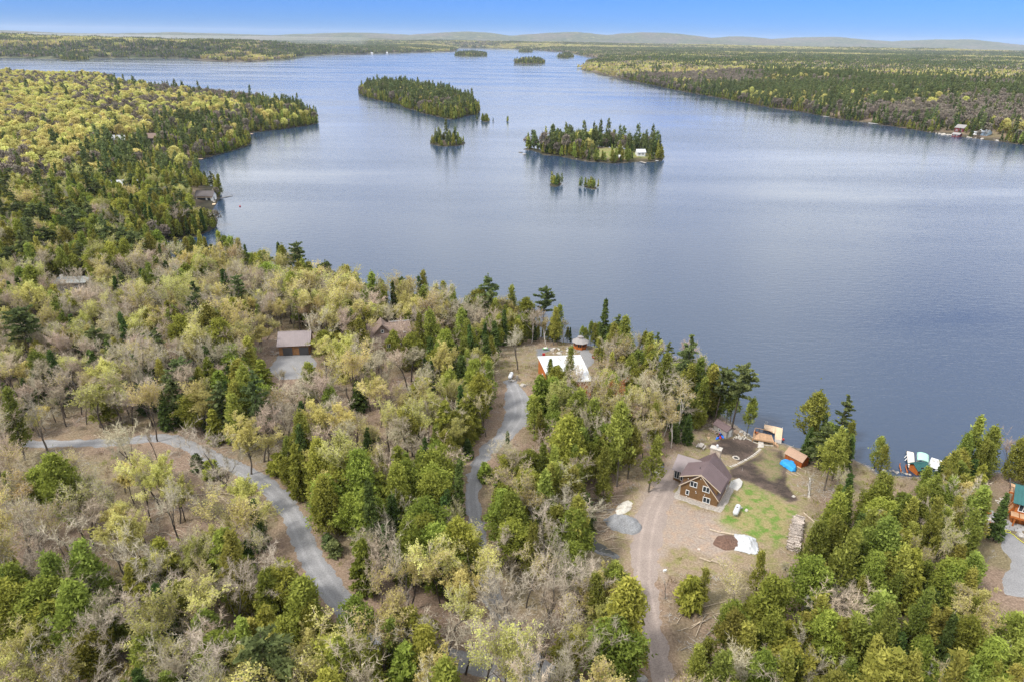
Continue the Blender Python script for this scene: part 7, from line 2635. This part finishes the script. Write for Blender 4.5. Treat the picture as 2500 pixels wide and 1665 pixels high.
def scatter(name, meshes, pts, rz_, sc_, vi_):
    coll = bpy.data.collections.new(name + '_source')
    for i, me in enumerate(meshes):
        coll.objects.link(bpy.data.objects.new(f'{name}_source_{i}', me))
    me = bpy.data.meshes.new(name)
    me.vertices.add(len(pts))
    me.vertices.foreach_set('co', np.ascontiguousarray(pts, np.float32).ravel())
    rz_, sc_ = np.asarray(rz_, float), np.asarray(sc_, float)
    q_ = np.sin(rz_ * 7.3)
    s3 = np.stack([sc_ * (1 + .12 * q_), sc_ * (1 + .12 * q_), sc_ * (1 - .10 * q_)], 1)
    sv = me.attributes.new('sc', 'FLOAT_VECTOR', 'POINT')
    sv.data.foreach_set('vector', np.ascontiguousarray(s3, np.float32).ravel())
    for k_, t_, a_ in (('rz', 'FLOAT', rz_), ('tx', 'FLOAT', .05 * np.sin(rz_ * 5.1)), ('ty', 'FLOAT', .05 * np.cos(rz_ * 3.7)), ('vi', 'INT', vi_)):
        at_ = me.attributes.new(k_, t_, 'POINT')
        at_.data.foreach_set('value', np.ascontiguousarray(a_, np.int32 if t_ == 'INT' else np.float32))
    o = link(name, me)
    md = o.modifiers.new('scatter', 'NODES')
    md.node_group = scatter_group(name, coll)
    return tag(o, kind='stuff')


WOODS = {'cedar_tree': 'cedar_woods', 'hemlock_tree': 'hemlock_woods', 'fir_tree': 'fir_woods', 'pine_tree': 'pine_woods', 'bare_maple': 'leafless_woods', 'budding_maple': 'budding_woods', 'birch_tree': 'birch_woods',
         'young_pine': 'young_pine_woods', 'bare_shrub': 'shrubbery', 'dead_tree': 'dead_woods'}
for kd in KINDS:
    ts = rest[kd]
    if not ts:
        continue
    ms = [merge_meshes(kd, [(a[0], Matrix()), (a[1], Matrix())]) for a in KIND[kd]]
    scatter(WOODS[kd], ms, np.array([(t[2], t[3], t[4] - .05) for t in ts]), [t[6] for t in ts], [t[5] for t in ts], [t[1] for t in ts])

# --- woods on the headland, the islands and the far shore
far_pts = {}


def add_far(kd, x, y, z, sc_, r):
    nv = len(FAR_KIND[kd])
    far_pts.setdefault(kd, []).append((np.stack([x, y, z - .1], 1), r.uniform(0, 6.28, len(x)), sc_, r.integers(0, nv, len(x))))


def far_wood(cell, lo, hi, seed, cond, polys, mixfn, dmin=-0.2, dens=1.0, scale=(0.9, 0.16)):
    x, y, r = plant(cell, lo, hi, seed, cond)
    d = sdist(x, y, polys)
    k = (d > dmin) & (r.uniform(0, 1, len(x)) < dens)
    x, y, d = x[k], y[k], d[k]
    for px_, py_, pr in FOOTPRINTS:
        k = np.hypot(x - px_, y - py_) > pr
        x, y, d = x[k], y[k], d[k]
    z = height(x, y, d)
    W, names = mixfn(x, y, d)
    W = W / W.sum(1, keepdims=True)
    ki = (W.cumsum(1) > r.uniform(0, 1, (len(x), 1))).argmax(1)
    sc_ = np.clip(r.normal(*scale, len(x)), .45, 1.4)
    ch = sil_chance(x, y, z, 11 * sc_, 1.5 * sc_)
    ok = r.uniform(0, 1, len(x)) < ch
    for i, nm in enumerate(names):
        m = (ki == i) & ok
        add_far(nm, x[m], y[m], z[m], sc_[m], r)


def mix_headland(x, y, d):
    z = height(x, y, d)
    u, v = px2(x, y, z)
    n = len(x)
    W = np.tile(np.array([4, 5, 2, 38, 46], float), (n, 1))
    lowc = (sdist(x, y, [NEAR]) < 75) & (u > 250) | inside(u, v, np.array([(-300, 430), (200, 395), (190, 345), (300, 330), (420, 330), (640, 240), (760, 260), (600, 420), (500, 700), (-300, 700)]))
    W[lowc] = (42, 22, 14, 12, 7)
    sh = smooth(32, 8, d)[:, None]
    W = W * (1 - sh) + np.array([68, 16, 12, 3, 2.]) * sh
    pn = fbm(x / 70, y / 70, 61, 3)
    W[:, :3] *= np.exp((pn - .52) * 7)[:, None]
    W[:, 3] *= np.exp((fbm(x / 95, y / 95, 62, 3) - .5) * 9)
    return W, ['cedar_tree', 'fir_tree', 'pine_tree', 'bare_maple', 'budding_maple']


far_wood(4.9, (-1150, 300), (60, 1420), 21, lambda x, y: view_cone(x, y, 60) & (np.hypot(x, y) >= 425) & (np.hypot(x, y) < 1600), [NEAR], mix_headland)


def mix_isle(x, y, d):
    n = len(x)
    W = np.tile(np.array([42, 16, 26, 9, 2], float), (n, 1))
    W[:, 2] *= np.exp((fbm(x / 20, y / 20, 63, 2) - .5) * 6)
    sh = smooth(9, 2, d)[:, None]
    W = W * (1 - sh) + np.array([80, 12, 8, 4, 0.]) * sh
    return W, ['cedar_tree', 'fir_tree', 'pine_tree', 'bare_maple', 'budding_maple']


big, cott = ISLES[0], ISLES[1]
RIM = ['cedar_tree', 'fir_tree', 'bare_maple']
rim_mix = lambda x, y, d: (np.tile(np.array([78, 14, 8.]), (len(x), 1)), RIM)
far_wood(2.6, (-420, 250), (120, 1050), 26, lambda x, y: view_cone(x, y, 20) & (np.hypot(x, y) >= 300) & (np.abs(sdist(x, y, [NEAR]) - 1.5) < 3), [NEAR], rim_mix, -0.5, 0.62, (0.62, .2))
far_wood(2.8, big.min(0), big.max(0), 27, lambda x, y: np.abs(sdist(x, y, [big]) - 1) < 2.5, [big], rim_mix, -0.5, 0.75, (0.6, .2))
far_wood(3.6, (250, 620), (1300, 1700), 28, lambda x, y: view_cone(x, y, 20) & (np.hypot(x, y) < 1700) & (np.abs(sdist(x, y, [FAR]) - 2) < 4), [FAR], rim_mix, -0.5, 0.6, (0.62, .2))
far_wood(3.4, big.min(0), big.max(0), 22, lambda x, y: np.ones(x.shape, bool), [big], mix_isle, 0.8, 0.9, (0.95, .15))
lawn_u = lambda x, y: (poly_field(x, y, ISLE_LAWN) < -1) | (vnoise(x / 2.1, y / 2.1, 13) > .72)
far_wood(3.3, cott.min(0), cott.max(0), 23, lambda x, y: lawn_u(x, y) & ~inside(x, y, lake([(1190, 338), (1206, 338), (1212, 352), (1190, 352)])), [cott], mix_isle, 0.8, 0.8, (0.92, .2))
for i, p in enumerate(ISLES[2:17]):
    near_ = i < 8
    c_ = 2.1 if i < 4 else 1.6 if near_ else 7.0
    far_wood(c_, p.min(0), p.max(0), 30 + i, lambda x, y: np.ones(x.shape, bool), [p], mix_isle, 0.35 if near_ else 1.0, (0.45, 0.7, 0.8, 0.6, .5, .4, .4, .4)[i] if near_ else 0.9,
             ((0.50, .18) if i == 0 else (0.42, .14)) if near_ else (1.0, .15))


def mix_far(x, y, d):
    n = len(x)
    W = np.tile(np.array([8, 8, 40, 44, 9], float), (n, 1))
    W[:, 2] *= np.exp((fbm(x / 200, y / 200, 64, 3) - .5) * 11)
    W[:, 4] *= np.exp((fbm(x / 260, y / 200, 65, 3) - .52) * 16)
    W[:, 3] *= np.exp((fbm(x / 210, y / 210, 66, 3) - .5) * 10)
    sh = smooth(30, 6, d)[:, None]
    W = W * (1 - sh) + np.array([26, 24, 26, 18, 1.]) * sh
    return W, ['cedar_tree', 'fir_tree', 'pine_tree', 'bare_maple', 'budding_maple']


far_wood(5.4, (250, 620), (1500, 1750), 24, lambda x, y: view_cone(x, y, 80) & (np.hypot(x, y) < 1750), [FAR], mix_far, 0.0, 0.95, (0.98, .18))
FARW = {'cedar_tree': 'far_cedar_woods', 'fir_tree': 'far_fir_woods', 'pine_tree': 'far_pine_woods', 'bare_maple': 'far_leafless_woods', 'budding_maple': 'far_budding_woods'}
for kd, bl in far_pts.items():
    scatter(FARW[kd], FAR_KIND[kd], np.vstack([b[0] for b in bl]), np.concatenate([b[1] for b in bl]), np.concatenate([b[2] for b in bl]), np.concatenate([b[3] for b in bl]))

x, y, r = plant(30, (-5200, 1500), (5600, 8200), 25, lambda x, y: view_cone(x, y, 200) & (np.hypot(x, y) >= 1740) & (np.hypot(x, y) < 8200))
d = sdist(x, y, [FAR])
k = d > 12
x, y, d = x[k], y[k], d[k]
z = height(x, y, d)
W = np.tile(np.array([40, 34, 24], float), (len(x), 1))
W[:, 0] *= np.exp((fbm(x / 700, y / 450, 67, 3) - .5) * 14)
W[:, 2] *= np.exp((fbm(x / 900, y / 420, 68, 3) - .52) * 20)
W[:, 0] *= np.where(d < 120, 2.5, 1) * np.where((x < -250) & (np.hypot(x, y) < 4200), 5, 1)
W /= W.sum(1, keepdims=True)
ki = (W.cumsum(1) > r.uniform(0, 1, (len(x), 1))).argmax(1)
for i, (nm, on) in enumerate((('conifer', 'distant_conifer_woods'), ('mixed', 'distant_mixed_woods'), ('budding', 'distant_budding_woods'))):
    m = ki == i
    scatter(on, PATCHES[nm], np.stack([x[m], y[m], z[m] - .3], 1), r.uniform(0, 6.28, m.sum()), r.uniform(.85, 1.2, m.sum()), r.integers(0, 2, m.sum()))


# ------------------------------------------------------------------ what lies on the ground of the woods
def stick_mesh(seed, n, spread, ln, w, m):
    r = np.random.default_rng(seed)
    L = Leaves(r)
    c = r.normal(0, spread, (n, 3)) * (1, 1, 0.04) + (0, 0, .12)
    a = r.uniform(0, 6.28, n)
    v_ = np.stack([np.cos(a), np.sin(a), r.normal(0, .12, n)], 1) * r.uniform(.4, 1, (n, 1)) * ln
    L.twigs(c, c + v_, w, .6)
    return crown_mesh('sticks', L, m)


def tuft_mesh(seed, n, spread, h, w, m):
    r = np.random.default_rng(seed)
    L = Leaves(r)
    c = r.normal(0, spread, (n, 3)) * (1, 1, 0)
    L.twigs(c, c + np.stack([r.normal(0, .3, n), r.normal(0, .3, n), r.uniform(.5, 1, n)], 1) * h, w, .5)
    return crown_mesh('tuft', L, m)


DRYGRASS = foliage_mat('dry_grass', (0.19, 0.145, 0.075), (0.38, 0.30, 0.17), 0.02, 0.25, 0.2)
x, y, r = plant(1.9, (-140, 45), (125, 260), 41, lambda x, y: view_cone(x, y, 6) & (np.hypot(x, y) < 250))
d = sdist(x, y, [NEAR])
ok = d > 1.2
for p in ROADS.values():
    ok &= road_field(x, y, p)[0] < -0.9
for p in (LAWN, SOIL1, SOIL2, DIRT, COURT, GARDENPATH, GARAGEPAD, PATIO, DRIVE_R):
    ok &= poly_field(x, y, p) < -0.6
for p in FOOTPRINTS:
    ok &= np.hypot(x - p[0], y - p[1]) > p[2] * 0.8
x, y, d = x[ok], y[ok], d[ok]
inclear = poly_field(x, y, CLEARING) > 0
ok = r.uniform(0, 1, len(x)) < np.where(inclear, .25, .8)
x, y, d = x[ok], y[ok], d[ok]
z = height(x, y, d)
q = fbm(x / 8, y / 8, 77, 2)
m = q > .5
scatter('fallen_twigs', [stick_mesh(i, 16, .7, 1.6, .06, DEAD if i % 2 else TWIG) for i in range(4)], np.stack([x[m], y[m], z[m]], 1), r.uniform(0, 6.28, m.sum()), r.uniform(.6, 1.3, m.sum()), r.integers(0, 4, m.sum()))
m = ~m
scatter('undergrowth', [tuft_mesh(i, 26, .45, .7, .07, DRYGRASS if i < 3 else TWIG_TAN) for i in range(4)] + [tuft_mesh(9, 30, .4, .5, .09, LEAF_HEM)], np.stack([x[m], y[m], z[m]], 1), r.uniform(0, 6.28, m.sum()), r.uniform(.6, 1.5, m.sum()), r.integers(0, 5, m.sum()))

# ------------------------------------------------------------------ the air over the lake
HZ = bpy.data.materials.new('haze')
HZ.use_nodes = True
hn, hl = HZ.node_tree.nodes, HZ.node_tree.links
hn.clear()
ho = hn.new('ShaderNodeOutputMaterial')
hv = hn.new('ShaderNodeVolumePrincipled')
hv.inputs['Color'].default_value = (0.72, 0.83, 1.0, 1)
hv.inputs['Density'].default_value = 2.9e-5
hv.inputs['Anisotropy'].default_value = 0.1
hl.new(hv.outputs[0], ho.inputs['Volume'])
hb = MB().box((0, 9000, 122), (44500, 25000, 256))
tag(hb.build('haze', HZ), kind='stuff')

MS_M = bpy.data.materials.new('rain_mist')
MS_M.use_nodes = True
mn, ml = MS_M.node_tree.nodes, MS_M.node_tree.links
mn.clear()
mo = mn.new('ShaderNodeOutputMaterial')
mv_ = mn.new('ShaderNodeVolumePrincipled')
mv_.inputs['Color'].default_value = (0.90, 0.92, 0.95, 1)
mv_.inputs['Density'].default_value = 4.5e-5
ml.new(mv_.outputs[0], mo.inputs['Volume'])
mb = MB()
mb.prism([(-5600, 2700), (-1500, 2700), (-900, 4300), (-1500, 7600), (-6800, 7600)], -3, 81)
tag(mb.build('mist', MS_M), kind='stuff')
